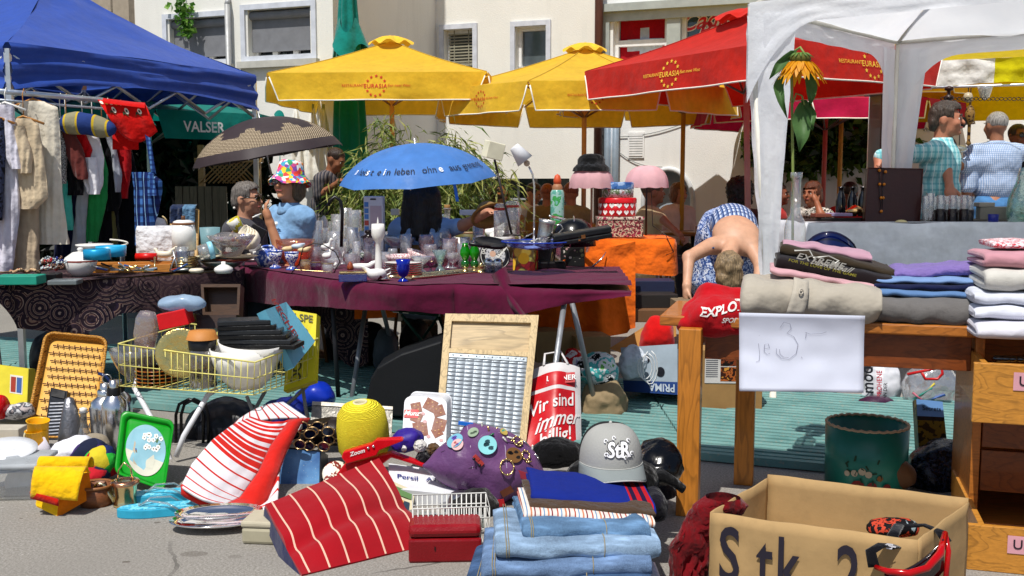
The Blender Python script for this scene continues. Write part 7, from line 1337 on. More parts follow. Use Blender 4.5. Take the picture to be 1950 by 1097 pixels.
f=quad((386,600,4.9),(455,600,4.9),(458,541,4.95),(382,541,4.95));r=root('wooden_box','empty brown wooden box turned on its side above the basket','box',f.o,world=True);m=M()
for u0,u1,v0,v1 in((0,1,.9,1),(0,1,0,.1),(0,.07,.1,.9),(.93,1,.1,.9)):slab(f,.07,m,0,u0=u0,u1=u1,v0=v0,v1=v1)
slab(f,.006,m,0,o=-.07);part('body',m,wood('#4a3322',scale=9),r);m=M();slab(f,.09,m,0,v0=-.45,v1=-.02,o=.02,u0=-.15,u1=.95);part('drawer_base',m,wood('#35231a',scale=9),r)
pprism('red_box','bright red flat cardboard box tilted on the glass shell','box',[(297,600),(351,588),(360,618),(303,630)],4.75,.10,mt('#c8101a',.4))
bag('plastic_bottle','crumpled pale blue plastic sheet lying on the red box','plastic sheet',345,577,4.8,92,26,.1,mt('#a9c3dc',.2,trans=.4,bump=.5,bs=20),.01,14,2)
f=quad((588,835,4.72),(745,835,4.75),(748,775,4.85),(595,765,4.82));r=root('picture_frame','embossed silver frame lying behind the yarn cone','frame',f.o,world=True);part('moulding',slab(f,.04),metal((.2,.19,.17),.5,bump=1,bs=60),r,bev=.004);m=M();slab(f,.01,m,0,v0=.9,v1=1.0,o=.006);part('plain_edge',m,metal((.3,.28,.24),.45),r)
f=quad((530,935,4.25),(610,935,4.25),(612,858,4.32),(530,850,4.32));r=root('photo_box','black box showing a blue night photograph of a city shore','box',f.o,world=True);part('body',slab(f,.17),mt('#121318',.3,bump=.05),r,bev=.003);m=M();slab(f,.001,m,0,u0=.03,u1=.97,v0=.0,v1=.96,o=.0025)
PH=N('night_photo');PH.set(.25,0,.5);PH.col(PH.mix(PH.ramp(PH.noise(160,3),[(.66,(0,)*3),(.72,(.6,)*3)]),PH.ramp(PH.noise(7,4),[(.3,(.03,.09,.25)),(.7,(.14,.33,.60))]),(.5,.5,.35)));part('photograph',m,PH.m,r)
for k_ in range(6):
 x,y=((556,846),(602,850),(575,828),(610,822),(640,838),(590,812))[k_];q=W(x,y,4.28+.02*k_);r=root('sunglasses','pair of sunglasses, %s of the tangle above the blue photograph'%('front left','front right','middle','upper right','far right','topmost')[k_],'sunglasses',q,rz=random.uniform(-30,30),group='tangle of sunglasses');m=M()
 for sx in(-1,1):m.tube([V((sx*.034+.026*math.cos(t),0,.02*math.sin(t)))for t in np.linspace(0,2*PI,15)[:-1]],.003,6,closed=True)
 m.tube([V((-.01,0,.005)),V((.01,0,.005))],.003,5);[m.tube([V((sx*.06,0,.008)),V((sx*.064,.06,.006)),V((sx*.05,.11,-.01))],.003,5)for sx in(-1,1)];part('wire',m,metal((.45,.3,.15),.3),r);m=M()
 for sx in(-1,1):disc(m,lambda a,b:V((a,.0,b)),sx*.034,0,.026,.02,n=16)
 part('lens',m,mt('#0a1020',.05,bump=0,spec=.9),r)
bag('black_leather','dark crumpled leather piece behind the sunglasses','leather',625,822,4.5,130,52,.2,mt('#241a16',.35,bump=.4),.012,10,2)
q=W(695,862,4.3);s=q.y/F;YN=N('yarn');YN.set(.95,0,.1);_w=YN.n('ShaderNodeTexWave',bands_direction='Z');_w.inputs['Scale'].default_value=70;_w.inputs['Distortion'].default_value=3.5;_w.inputs['Detail'].default_value=2;YN.l(YN.coord(),_w.inputs['Vector']);YN.col(YN.ramp(_w.outputs['Fac'],[(.1,(.62,.50,.02)),(.55,(.96,.80,.05))]));YN.bump(_w.outputs['Fac'],.9,.006)
r=root('yarn_cone','large cone of bright yellow yarn standing in the middle of the heap','yarn',q,rot=(.18,-.05,0));m=M();m.lathe([(a*s,b*s)for a,b in((0,0),(44,0),(50,12),(50,55),(46,84),(36,98),(20,105),(13,106))],40);part('yarn',m,YN.m,r);m=M();m.lathe([(a*s,b*s)for a,b in((13,100),(14,107),(12,108),(10,104),(9,85))],24);part('core',m,mt('#cfc6a0',.7),r)
pprism('stapler','red metal stapler, its lower arm','stapler',[(640,905),(655,885),(745,862),(820,888),(815,893),(745,872),(700,905)],4.12,.04,mt('#b8101c',.25,bump=.02),bev=.005)
r=root('hole_punch','red lever punch pointing up right over the striped bag','punch',W(660,880,4.1),world=True);m=M();m.prism([W(x,y,4.08)for x,y in((650,872),(653,862),(706,846),(716,838),(764,836),(768,840),(722,858),(716,868),(660,884))],(0,.045,0));part('lever',m,mt('#c8141f',.25,bump=.02),r,bev=.004);m=M();[m.ball(W(x,y,4.078),.006,0,8)for x,y in((701,853),(711,850))];part('rivet',m,SIL,r);m=M();letters(m,'Zoom',lambda x,y:W(681,865,4.077)+V((x,0,y+.3*x)),.024,bold=.03);part('lettering',m,POR,r)
LV('round_tin','round cream tin lid with a red flower beside the stapler','tin',640,905,[(0,0),(26,0),(27,8),(24,10),(0,10)],blot(['#ded8c6','#e2dccb','#7a3028','#ddd8c8','#3c4a2c'],12,.3,0),Y=4.25,rot=(.9,.3,0))
f=quad((766,848,4.45),(848,852,4.45),(850,760,4.58),(772,755,4.58));r=root('chocolate_tin','white tin printed with nut chocolate squares and a red label','tin',f.o,world=True);m=M();m.add(rrpanel(f,.03,0)+[p+V((.015,.11,.0))for p in rrpanel(f,.03,0)],[tuple(range(24)),tuple(range(47,23,-1))]+[(i,(i+1)%24,(i+1)%24+24,i+24)for i in range(24)],0,False);part('body',m,mt('#d9dade',.25,bump=0),r,bev=.003);m=M()
for u,v,a,sz in((.28,.78,15,.11),(.62,.85,-25,.13),(.82,.74,20,.12),(.4,.34,10,.15),(.85,.46,-12,.13),(.3,.58,-20,.11),(.8,.3,30,.1)):
 c_,s_=math.cos(math.radians(a)),math.sin(math.radians(a));R_=sz*.22;fpoly(m,lambda x,y:f(x,y,.002),[(u+(c_*x-s_*y)*R_/f.w,v+(s_*x+c_*y)*R_/f.h)for x,y in((-1,-1),(1,-1),(1,1),(-1,1))],0)
 for x,y in((-.4,.3),(.4,-.3),(.3,.5)):disc(m,lambda p,q_:f(p,q_,.003),u+x*R_/f.w,v+y*R_/f.h,.02,.012,2,8)
for u,v in((.45,.66),(.5,.5),(.2,.22),(.6,.2),(.9,.14),(.1,.3)):disc(m,lambda p,q_:f(p,q_,.002),u,v,.05,.035,3,8)
fpoly(m,lambda x,y:f(x,y,.0035),[(0,.56),(.33,.56),(.36,.66),(.33,.74),(0,.72)],1);letters(m,'Munz',lambda x,y:f(.17+x/f.w,.61+y/f.h,.0045),.032,4,shear=.4,bold=.02)
part('print',m,[mt('#7a3a14',.4,bump=.2),mt('#c8141c',.4,bump=0),mt('#b98a4a',.4,bump=0),mt('#c99a9a',.5,bump=0),POR],r)
bag('scrunchie','purple crushed velvet scrunchie bundle beside the chocolate tin','fabric',775,838,4.3,60,42,.12,mt('#2f1a80',.5,bump=.6,bs=40),.012,22,2)
for x,y,R,c,L in((800,850,26,'#dcd8d2','white fur pompom at the tip of the cushion'),(770,855,12,'#e4e2de','small white cotton ball near the stapler'),(825,856,26,'#5c4326','brown fur pompom on the cushion corner'),(806,872,30,'#17141a','black fur pompom on the cushion corner')):
 q=W(x,y,4.16);m=M();m.ball((0,0,0),R*.5*4.16/F,0,14);m.rough(.006,80,3);solo('pompom',m,cloth(c,.9,60),L,'pompom',q,group='fur pompoms pinned to the cushion')
q=W(925,885,4.05);s=4.05/F
Pc=[('e',(0,.02,0),(.215,.12,.135)),('c',(-.12,0,0),(-.245,-.02,.00),.075,.012),('c',(.05,-.02,-.05),(.02,-.08,-.155),.10,.03),('c',(.0,.0,.08),(-.06,.03,.14),.09,.03),('c',(.12,.0,-.03),(.22,0,-.07),.09,.04)]
m=blend(Pc,.009,.05);m.rough(.007,11,1);CU=N('purple_leather');CU.set(.42,0,.4);CU.col(CU.ramp(CU.noise(6,5),[(.3,(.085,.03,.11)),(.7,(.17,.07,.19))]));CU.bump(CU.noise(14,5),.45,.02);r=root('badge_cushion','plump purple leather cushion covered with badges, brooches and pins','cushion',q);body=part('cushion',m,CU.m,r)
from mathutils.bvhtree import BVHTree
bv=BVHTree.FromPolygons(m.v,m.f)
def onc(px,py,lift=.002):
 w_=W(px,py,3.5)-V((0,0,CH));o_=V((0,0,CH))-q;h,n,i,d=bv.ray_cast(o_,w_.normalized());
 if h is None:h,n,i,d=bv.find_nearest(W(px,py,4.0)-q)
 if n.y>0:n=-n
 n=(n+V((0,-.2,.1))).normalized();return h+n*lift,n
SEW=mt('#b7a9bd',.6,bump=0)
for k_,pts in enumerate((((890,812),(896,850),(900,890),(902,930)),((955,812),(962,850),(965,890),(972,940)),((830,850),(880,845),(940,838),(1000,835)),((850,905),(900,890),(960,885),(1010,892)))):
 m=M();m.tube([onc(*p,.0)[0]for p in pts],.0016,4);part('seam',m,SEW if k_<2 else mt('#1b1020',.6),r)
for px,py,R,c1,c2,nm in((855,825,17,'#6fa6b8','#5a4a9a','badge'),(872,848,12,'#cfa8a6','#9c3a38','badge'),(928,848,18,'#8ad0d4','#2a4a50','badge'),(902,825,11,'#8fa088','#4a5a48','badge'),(958,824,8,'#b9a050','#5fa890','badge'),(978,868,16,'#6a4a2a','#1a120c','disc_brooch')):
 c,n=onc(px,py,.004);Rm=n.to_track_quat('Z','Y').to_matrix();m=M();rr2=R*s;m.add([c+Rm@V((rr2*math.cos(t),rr2*math.sin(t),z_))for z_ in(0,.004)for t in np.linspace(0,2*PI,25)[:-1]],[(i,(i+1)%24,(i+1)%24+24,i+24)for i in range(24)]+[tuple(range(24,48))],0,False)
 random.seed(px)
 for k_ in range(4):a,b=random.uniform(-.5,.5)*rr2,random.uniform(-.5,.5)*rr2;m.add([c+Rm@V((a+rr2*.28*math.cos(t)*random.uniform(.6,1.4),b+rr2*.22*math.sin(t),.0046))for t in np.linspace(0,2*PI,9)[:-1]],[tuple(range(8))],1,False)
 part(nm,m,[mt(c1,.2,bump=0),mt(c2,.3,bump=0)],r)
for px,py,R,nm in((965,890,13,'ring_brooch'),(1000,868,8,'ring_brooch'),(985,842,9,'clasp')):
 c,n=onc(px,py,.006);Rm=n.to_track_quat('Z','Y').to_matrix();m=M();m.tube([c+Rm@V((R*s*math.cos(t),R*s*1.15*math.sin(t),0))for t in np.linspace(0,2*PI,19)[:-1]],.0032,6,closed=True);[m.ball(c+Rm@V((R*s*math.cos(t),R*s*1.15*math.sin(t),.002)),.0045,0,6)for t in np.linspace(0,2*PI,9)[:-1]];part(nm,m,GOLD,r)
random.seed(12)
for k_,(px,py)in enumerate(((930,810),(945,815),(918,812),(935,830),(970,835),(985,828),(1000,845),(1012,855),(1020,870),(995,835),(960,838),(1005,880))):
 c,n=onc(px,py,.006);m=M();d=V((random.uniform(-1,1),0,random.uniform(-1,1))).normalized();m.tube([c-d*.014,c,c+d*.014],[.002,.0045,.002],6);m.ball(c+d*.008,.005,0,6);part('pin',m,random.choice([SIL,GOLD,BRS,mt('#d8d6cc',.3),mt('#2a6a4a',.3)]),r)
c,n=onc(888,809,.006);m=M();m.box(c,(.06,.012,.014),0,rotm(y=8));part('blue_bar_pin',m,mt('#1f6ac8',.3,bump=0),r)
c,n=onc(912,876,.008);m=M();m.box(c,(.05,.012,.016),0,rotm(y=48));m.box(c+V((-.004,-.004,.010)),(.02,.008,.012),0,rotm(y=48));[m.ball(c+rotm(y=48)@V((x,-.007,-.009)),.006,1,8)for x in(-.017,.017)];part('car_pin',m,[mt('#b0413c',.3,bump=0),BLK],r)
for px,py,c1,a in((965,935,'#5a2f1c',-30),(948,958,'#a81c24',-10),(955,972,'#1f7a3c',-10),(995,905,'#8a2a3a',20)):c,n=onc(px,py,.004);m=M();m.box(c,(.05,.005,.028),0,rotm(y=a));part('patch',m,mt(c1,.6),r)
f=quad((742,930,3.98),(895,945,3.96),(905,905,4.2),(740,882,4.2));r=root('carton','long white cardboard carton with blue detergent lettering','carton',f.o,world=True);part('body',slab(f,.10),mt('#d6d8dc',.5,bump=.03),r,bev=.003);m=M();letters(m,'Persil',lambda x,y:f(.22+x/f.w,.42+y/f.h,.003),.052,bold=.015,sx=.72);letters(m,'ATA',lambda x,y:f(.55+x/f.w,.45+y/f.h,.003),.048,bold=.02,sx=.75);part('lettering',m,mt('#1f2f7a',.5,bump=0),r)
f=quad((735,990,3.85),(782,1000,3.85),(790,935,4.0),(745,915,4.0));r=root('lunch_tin','cream and orange rounded lunch tin behind the red striped bag','tin',f.o,world=True);part('body',slab(f,.09),mt('#c9bfa0',.4),r,bev=.018);m=M();[slab(f,.001,m,i,u0=a,u1=b,v0=c,v1=d,o=.003)for i,(a,b,c,d)in enumerate(((.2,.6,.15,.6),(.15,.9,.7,.9),(.62,.85,.2,.6)))];part('print',m,[mt('#c07a2a',.5,bump=0),mt('#5a7a4a',.5,bump=0),mt('#2a3a4a',.5,bump=0)],r)
r=root('wire_basket','white wire basket holding small glass jars','basket',G(860,1050),6);s=r.location.y/F;m=M();w_,d_,h_=150*s,.16,88*s
for k_ in range(16):x=-w_/2+w_*k_/15;m.tube([(x,0,h_),(x,0,0),(x,d_,0),(x,d_,h_)],.0022,4)
for z_ in(.02,h_*.4,h_*.75,h_):m.tube([(-w_/2,0,z_),(w_/2,0,z_),(w_/2,d_,z_),(-w_/2,d_,z_)],.0026,4,closed=True)
part('wires',m,mt('#cfcfca',.3,bump=0),r)
for i,(x,L)in enumerate(((815,'left'),(855,'middle'),(905,'right'))):LV('preserving_jar','%s glass jar in the white wire basket'%L,'jar',x,1035,shell([(0,0),(19,0),(20,40),(19,52)]),glass((.75,.85,.82),.4),Y=3.72,group='jars in the white wire basket',sub=[('lid',[(20,50),(20,58),(0,60)],glass((.7,.8,.78),.5))])
LV('cooking_pot','aluminium pot lid upside down behind the white wire basket','lid',885,965,[(0,0),(48,0),(50,4),(36,8),(28,26),(10,30),(0,30)],metal((.4,.4,.42),.35),Y=3.95)
r=root('cash_box','dark red metal cash box with rounded lid','box',G(848,1072),3);s=r.location.y/F;m=M();m.box((0,.07,24*s),(144*s,.14,48*s));part('base',m,mt('#7d0e18',.35,bump=.3,bs=150),r,bev=.008);m=M();m.box((0,.069,62*s),(144*s,.138,26*s));part('lid',m,mt('#860f1a',.35,bump=.3,bs=150),r,bev=.018);m=M();m.box((-20*s,-.002,30*s),(.004,.003,.012));part('keyhole',m,BLK,r)
f=quad((575,1094,3.23),(820,1035,3.52),(722,872,3.9),(505,960,3.58));r=root('cool_bag','large red bag with thin cream stripes leaning in the foreground','bag',f.o,world=True);CR=cloth('#960f1c',.35,5,var=.06)
wav=lambda u,v:.05*math.sin(PI*u)*math.sin(PI*v)+.012*noise.noise(V((u*3,v*3,2)))-.02*math.exp(-((v-.35-.1*u)/.08)**2)
m=M();m.grid(lambda u,v:f(u,v,wav(u,v)),30,30);m.grid(lambda u,v:f(u,v,-.05-wav(u,v)*.4),20,20)
for g in(lambda t:(t,0),lambda t:(t,1),lambda t:(0,t),lambda t:(1,t)):m.grid(lambda u,v:f(*g(u),wav(*g(u))*(1-v)-(.05)*v+.012*math.sin(v*PI)),30,5)
part('body',m,CR,r);m=M()
for k_ in range(7):
 u0=.055+k_*.145;m.grid(lambda u,v:f(u0+.014*(u-.5)+.004*math.sin(v*5+k_),.0+v,wav(u0,v)+.0025),1,30)
part('cream_stripe',m,cloth('#dcb09a',.3),r)
m=M();m.grid(lambda u,v:f(-.004-.03*v*(1-u),u,-.01-.06*v),20,4);part('navy_gusset',m,cloth('#1b2048',.4),r);m=M();g=quad((610,1097,3.5),(820,1037,3.68),(815,1022,3.8),(640,1080,3.6));slab(g,.03,m,o=-.02);part('lower_pocket',m,CR,r)
for k_,(ax,ay,ex,ey,nm)in enumerate(((519,998,462,1045,'strap'),(548,1070,490,1075,'strap'))):
 m=M();a,b=W(ax,ay,3.66),W(ex,ey,3.55);m.tube([a,a.lerp(b,.35)+V((0,-.02,.012)),a.lerp(b,.8)+V((0,-.02,.012)),b+V((0,0,.0)),a.lerp(b,.7)+V((0,-.01,-.035)),a.lerp(b,.15)+V((0,-.01,-.03))],.011,8,flat=.3);part('strap',m,mt('#16308a',.6,bump=.3),r);m=M();m.tube([a+V((.015,-.005,.04)),a,a+V((0,0,-.02))],.0035,6);part('hook',m,SIL,r)
r=root('biscuit_tin','pale beige rectangular tin behind the corner of the red striped bag','tin',G(492,1038),-6);s=r.location.y/F;m=M();m.box((0,.07,17*s),(70*s,.14,34*s));part('body',m,mt('#a9a28a',.4),r,bev=.012);m=M();m.box((0,.07,40*s),(72*s,.142,13*s));part('lid',m,mt('#b5ad96',.35),r,bev=.008)
bag('leather_boot','black bunched bag behind the red cash box','bag',1000,925,4.15,60,80,.2,mt('#15110f',.5),.012,9,8)
f=quad((828,835,4.78),(1000,860,4.78),(1026,600,5.12),(848,597,5.12));r=root('washboard','wooden washboard with a ridged zinc panel leaning on the purple table','washboard',f.o,world=True);WB=wood('#c9b084',scale=5,axis=2,rough=.6);m=M()
for u0,u1,v0,v1,t in((0,.075,0,1,.035),(.925,1,0,1,.035),(.075,.925,.94,1,.03),(.075,.925,.68,.715,.04)):slab(f,t,m,0,u0=u0,u1=u1,v0=v0,v1=v1)
part('frame',m,WB,r,bev=.003);m=M();slab(f,.008,m,0,u0=.075,u1=.925,v0=.715,v1=.94,o=-.02);part('soap_shelf_back',m,wood('#b8a078',scale=4),r)
m=M();nu_,nv_=80,120
def zf(u,v):r_=v*21;c_=u*9;row=math.floor(r_);sh=(row%2)*.0;return f(.075+.85*u,.66*v+.02,-.012+.009*max(0,math.sin(PI*((r_)%1)))**1.0*max(.15,abs(math.sin(PI*((c_+sh)%1))))**.4)
m.grid(zf,96,108);part('zinc_panel',m,mt('#9ba3aa',.42,.55,bump=.1),r)
m=M();slab(f,.002,m,0,u0=.08,u1=.92,v0=.645,v1=.68,o=-.004);[m.ball(f(.12+k_*.085,.664,-.003),.004,0,6)for k_ in range(10)];part('zinc_strip',m,mt('#8f979d',.4,.8),r)
m=M();m.prism([W(x,y,5.25)for x,y in((690,790),(706,722),(716,700),(762,674),(840,650),(850,690),(848,800))],(0,.3,0));m.rough(.012,6,2);solo('folded_umbrella',m,mt('#0b0f14',.6,trans=0),'big black half-open umbrella under the purple table','umbrella',W(770,740,5.25),world=True,bev=.01)
r=root('folding_stool','green tubed folding stool with black and white webbing','stool',G(790,700),world=True);GT=mt('#0f3a30',.35,.3);
for pts in(((745,590,6.3),(835,602,6.1),(765,700,6.4)),((835,602,6.3),(850,640,6.2)),((765,600,6.0),(845,700,6.2)),((745,590,6.0),(835,600,5.9))):m=M();m.tube([W(*p)for p in pts],.010,8);part('tube',m,GT,r)
m=M();m.grid(lambda u,v:W(748+90*u,594+8*u-3*v,5.95+.4*v),24,2,mf=lambda u,v:int(u*9)%2);part('webbing',m,[mt('#dcdcd8',.7),mt('#1c3a34',.7)],r,solid=.006)
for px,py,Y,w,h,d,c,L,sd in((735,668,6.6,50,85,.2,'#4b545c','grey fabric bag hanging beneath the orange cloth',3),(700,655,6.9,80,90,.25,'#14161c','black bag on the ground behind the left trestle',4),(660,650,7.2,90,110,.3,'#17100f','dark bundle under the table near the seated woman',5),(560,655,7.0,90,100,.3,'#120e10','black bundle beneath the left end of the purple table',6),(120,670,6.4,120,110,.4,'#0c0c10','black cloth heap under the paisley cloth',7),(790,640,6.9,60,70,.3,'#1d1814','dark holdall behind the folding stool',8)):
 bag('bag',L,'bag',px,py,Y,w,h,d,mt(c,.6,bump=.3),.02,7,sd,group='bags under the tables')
for px,py,w,h,Y,c,L in((1060,690,80,60,6.35,'#a98a60','brown carton with handwriting under the orange cloth'),(1130,688,70,48,6.3,'#a08058','open brown carton right of the trestle'),(800,712,70,95,7.0,'#5c4a36','tall dark carton behind the folding stool'),(740,700,40,60,7.3,'#a3875c','pale wooden crate end behind the grey bag')):
 bx('carton',L,'carton',px,py,w,h,70,mt(c,.85),Y=Y,rz=px%13,group='cartons under the tables')
f=quad((1000,865,4.78),(1108,850,4.86),(1104,700,5.1),(1008,705,5.1));r=root('shopping_bag','red and white plastic shopping bag with large white writing','bag',f.o,world=True);cr_=lambda u,v:.02*noise.noise(V((u*3,v*3,7)))+.06*math.sin(PI*u)
m=M();m.grid(lambda u,v:f(u,v,cr_(u,v)),24,24,mf=lambda u,v:1 if v>.88 or(u>.86 and v<.9)or(v>.68 and v<.72)else 0);m.grid(lambda u,v:f(u,v,-.10),8,8,0);m.grid(lambda u,v:f(1,u,cr_(1,u)-.10*v),8,4,1);m.grid(lambda u,v:f(0,u,cr_(0,u)-.10*v),8,4,1)
part('body',m,[mt('#b5121c',.35,bump=.3,bs=14),mt('#c9c4c4',.35,bump=.3,bs=14)],r);m=M()
slab(f,.001,m,1,u0=.3,u1=.85,v0=.74,v1=.87,o=.058);ff=lambda u,v:f(u,v,cr_(u,v)+.006)
letters(m,'DENNER',lambda x,y:f(.58+x/f.w,.77+y/f.h,.064),.042,bold=.02);lean=.15
for t_,u,v,sz,sh in(('Wir sind',.38,.44,.105,.0),('immer',.52,.22,.12,.4),('billig!',.5,.03,.11,0)):letters(m,t_,lambda x,y:ff(min(.99,max(.01,u+x/f.w)),min(.99,v+(y+lean*x)/f.h)),sz,bold=.012,shear=sh,sx=.72)
stroke(m,lambda x,y:ff(x,y),[(.3,.18),(.85,.26)],.012);part('lettering',m,[mt('#d8d4d2',.4,bump=0),mt('#a50f18',.4,bump=0)],r)
m=M();m.tube([f(.25,.99,.05),f(.28,1.16,.03),f(.6,1.2,.02),f(.72,.99,.05)],.007,6,flat=.4);part('handle',m,mt('#c9c4c4',.4),r)
bag('paper_bag','crumpled brown paper bag beside the trestle','bag',1150,768,5.5,92,120,.22,mt('#8d7a5c',.8,bump=1,bs=14),.02,12,2)
bag('plastic_bag','red and white crumpled carrier bag on the paper bag','bag',1092,695,5.55,60,60,.15,blot(['#b8141c','#cfcdd0','#b8141c','#d6d4d4','#9c8fb4'],9,.3,.6),.02,14,3)
bag('plastic_bag','black, white and turquoise printed carrier bag','bag',1138,702,5.5,92,62,.16,blot(['#d6d8da','#14161a','#d2d4d6','#4aa8a8','#d6d8da','#5a9a4a'],9,.3,.6),.02,12,5)
def DN(c):
 s=N('denim');s.set(.9,0,.15);cc=C(c);mp=s.n('ShaderNodeMapping');s.l(s.coord(),mp.inputs[0]);mp.inputs['Scale'].default_value=(1,2.5,5);o=s.ramp(s.noise(7,6,mp.outputs[0]),[(.36,mul(cc,.62)),(.52,cc),(.66,mul(cc,1.75))])
 o=s.mix(s.math('MULTIPLY',s.ramp(s.noise(420,2),[(.45,(0,)*3),(.6,(1,)*3)]),.35),o,mul(cc,1.6));s.col(o);s.bump(s.math('ADD',s.noise(16,5),s.math('MULTIPLY',s.noise(500,2),.12)),.7,.03);return s.m
def folded(name,label,cat,px,py,Y,w,h,d,mat_,layers=2,seed=1,rz=0,group=None,mi=None,tilt=0,sag=0):
 """garment folded flat: one ribbon going back and forth, rounded folds at the front, open edge at the side"""
 p=W(px,py,Y);s=Y/F;w*=s;h*=s;th=h/layers;m=M();path=[];rr_=th/2
 for L in range(layers):
  z=th*(L+.5);fr,bk_=(-d/2+rr_*(.3+.5*((L*37+seed)%3)/3),d/2)
  seq=[(bk_,z),(0,z),(fr,z)]if L%2==0 else[(fr,z),(0,z),(bk_,z)]
  path+=seq
  if L%2==0 and L<layers-1:path+=[(fr-rr_*.8,z+rr_*.5),(fr-rr_,z+rr_),(fr-rr_*.8,z+rr_*1.5)]
  elif L<layers-1:path+=[(bk_+rr_,z+rr_)]
 prof=[];P=[V((0,a,b))for a,b in path]
 off=lambda i,sg:(lambda t:V((0,-t.z,t.y))*(sg*rr_*.93))((P[min(i+1,len(P)-1)]-P[max(i-1,0)]).normalized())
 ring=[P[i]+off(i,1)for i in range(len(P))]+[P[-1]+(P[-1]-P[-2]).normalized()*rr_*.6]+[P[i]+off(i,-1)for i in range(len(P)-1,-1,-1)]+[P[0]+(P[0]-P[1]).normalized()*rr_*.6]
 n_=len(ring);U=26
 def g(u,v):
  i=min(int(round(v*n_)),n_)%n_;q=ring[i];e=min(u,1-u);x=(u-.5)*w*(1+.03*noise.noise(V((i*.6,seed,0))));sq=1-.22*max(0,1-e/.06)**2
  nz=noise.noise(V((u*5+seed,q.y*6,q.z*14)))*.55*rr_+noise.noise(V((u*11+seed,q.y*12,q.z*25)))*.3*rr_;zz=(q.z-h*.5)*sq+h*.5
  return V((x,q.y+nz*1.2+.012*noise.noise(V((u*2.5,seed,1))),zz+nz-sag*(2*u-1)**2*s*10))
 m.grid(g,U,n_);m.sm=[True]*len(m.f)
 L0=len(m.v);a=[i*(U+1)for i in range(n_)];b=[i*(U+1)+U for i in range(n_)]
 for ends in(a,b):
  half=len(P)
  for i in range(half-1):m.f.append((ends[i],ends[i+1],ends[n_-3-i+0]if n_-3-i<n_ else ends[-1],ends[n_-2-i]));m.m.append(0);m.sm.append(False)
 o=solo(name,m,mat_,label,cat,p,rz,group,rot=(0,math.radians(tilt),math.radians(rz)),sub=1)
 if cat=='jeans':
  m=M()
  for uu in(.07,.085,.66):m.tube([V(g(uu,i/n_))*1.0 for i in range(n_+1)],.0015,4)
  part('seam',m,mt('#8f8468',.8,bump=0),o)
 return o
r=root('storage_bin','white rounded plastic bin under the jeans pile','bin',(.24,2.80,0));m=M();m.box((.0,.16,.035),(.40,.34,.07));part('body',m,mt('#c6cddb',.25,bump=.02),r,bev=.04)
m=M();m.box((.0,.16,.078),(.43,.37,.016));part('rim',m,mt('#cfd6e2',.25,bump=0),r,bev=.01)
GJ='folded jeans stacked on the white bin'
for i,(px,py,w,h,c,L,ly,tl,Yq)in enumerate(((1065,1108,350,52,'#3a4f6e','lowest mid blue pair of jeans in the pile',3,-3,2.95),(1075,1068,320,44,'#62799a','second pair of jeans, washed with a bleached patch',2,-2,2.97),(1090,1032,310,42,'#7c93ac','third, pale blue pair of jeans',2,1,3.0),(1100,998,240,34,'#587594','top light blue pair of rolled jeans',2,2,3.05))):
 folded('jeans',L,'jeans',px,py,Yq,w,h,.30,DN(c),ly,i+1,rz=3*i-4,group=GJ,tilt=tl)
folded('shirt','multicoloured candy striped cotton cloth folded on the jeans','cloth',1110,974,3.09,250,22,.24,stripes(0,.052,[(0,'#d8ccc4'),(.14,'#a84a3a'),(.22,'#e0d6cc'),(.36,'#6f8fb0'),(.44,'#dcd0c6'),(.6,'#c07a5c'),(.7,'#e2d8ce'),(.82,'#7a2a34'),(.9,'#d8ccc4')]),2,7,rz=4,tilt=5)
folded('sweater','brown corduroy garment folded under the blue knitwear','garment',1115,958,3.14,240,22,.26,cloth('#4a3a2e',.8,20),2,8,rz=4,tilt=4)
folded('sweater','royal blue sweater with red cuff bands','sweater',1118,948,3.2,236,30,.26,stripes(0,2.0,[(0,'#16287a'),(.055,'#b01824'),(.0625,'#241238'),(.07,'#b01824'),(.0775,'#241238'),(.085,'#b01824'),(.0925,'#16287a')]),2,9,rz=2,tilt=7)
for px,py,Y,w,h,c,L,sd in((1058,862,4.3,110,54,'#0b0a0d','black crumpled cloth between the red shopping bag and the cap',11),(1255,925,3.9,70,44,'#141218','dark bunched cloth at the foot of the desk leg',12),(905,960,3.9,90,50,'#1d1a18','dark felt piece under the badge cushion',13)):bag('black_cloth',L,'cloth',px,py,Y,w,h,.2,cloth(c,.8,16),.014,12,sd)
bag('black_sweater','black knitted garment bunched under the grey cap','garment',1165,905,3.5,190,62,.26,cloth('#08080b',.8,18),.016,10,6)
bag('black_jacket','glossy black jacket at the right of the grey cap','jacket',1255,880,3.65,92,86,.22,mt('#0b0b0e',.2,bump=.9,bs=16),.018,12,7)
m=M();a=[W(x,y,3.5)for x,y in((1225,915),(1262,905),(1285,918),(1302,932))];m.tube(a,[.03,.026,.022,.02],12,flat=.8);m.rough(.006,20,1);solo('sleeve',m,cloth('#0a0a0d',.8,18),'black sleeve reaching out to the right of the pile','garment',a[0],world=True)
bag('dark_garment','dark navy garment edge hanging at the right of the jeans pile','garment',1240,958,3.35,60,56,.2,cloth('#12101c',.8,14),.012,12,9)
q=W(1162,872,3.4);s=3.4/F;r=root('baseball_cap','grey trucker cap with white ornate letters on the front','cap',q,8);r.scale=(.78,)*3;m=M()
m.grid(lambda u,v:V((.137*math.cos(u*2*PI)*math.sin(v*PI/2)**.75,.155*math.sin(u*2*PI)*math.sin(v*PI/2)**.75,-.01+.165*math.cos(v*PI/2)**.85+.0*u)),44,20,cu=True,mf=lambda u,v:0 if.5<u<1 else 1);part('crown',m,[mt('#9c9c98',.85,bump=.3,bs=120,var=.04),mt('#15161a',.8)],r)
def brim(u,v):a=PI+u*PI;R_=.137+.0*v;x=R_*math.cos(a)*(1+.02*v);return V((x,.155*math.sin(a)*1-.095*v*math.sin(u*PI)**.5,.0-.02*v-.045*(abs(x)/.137)**2*v-.01))
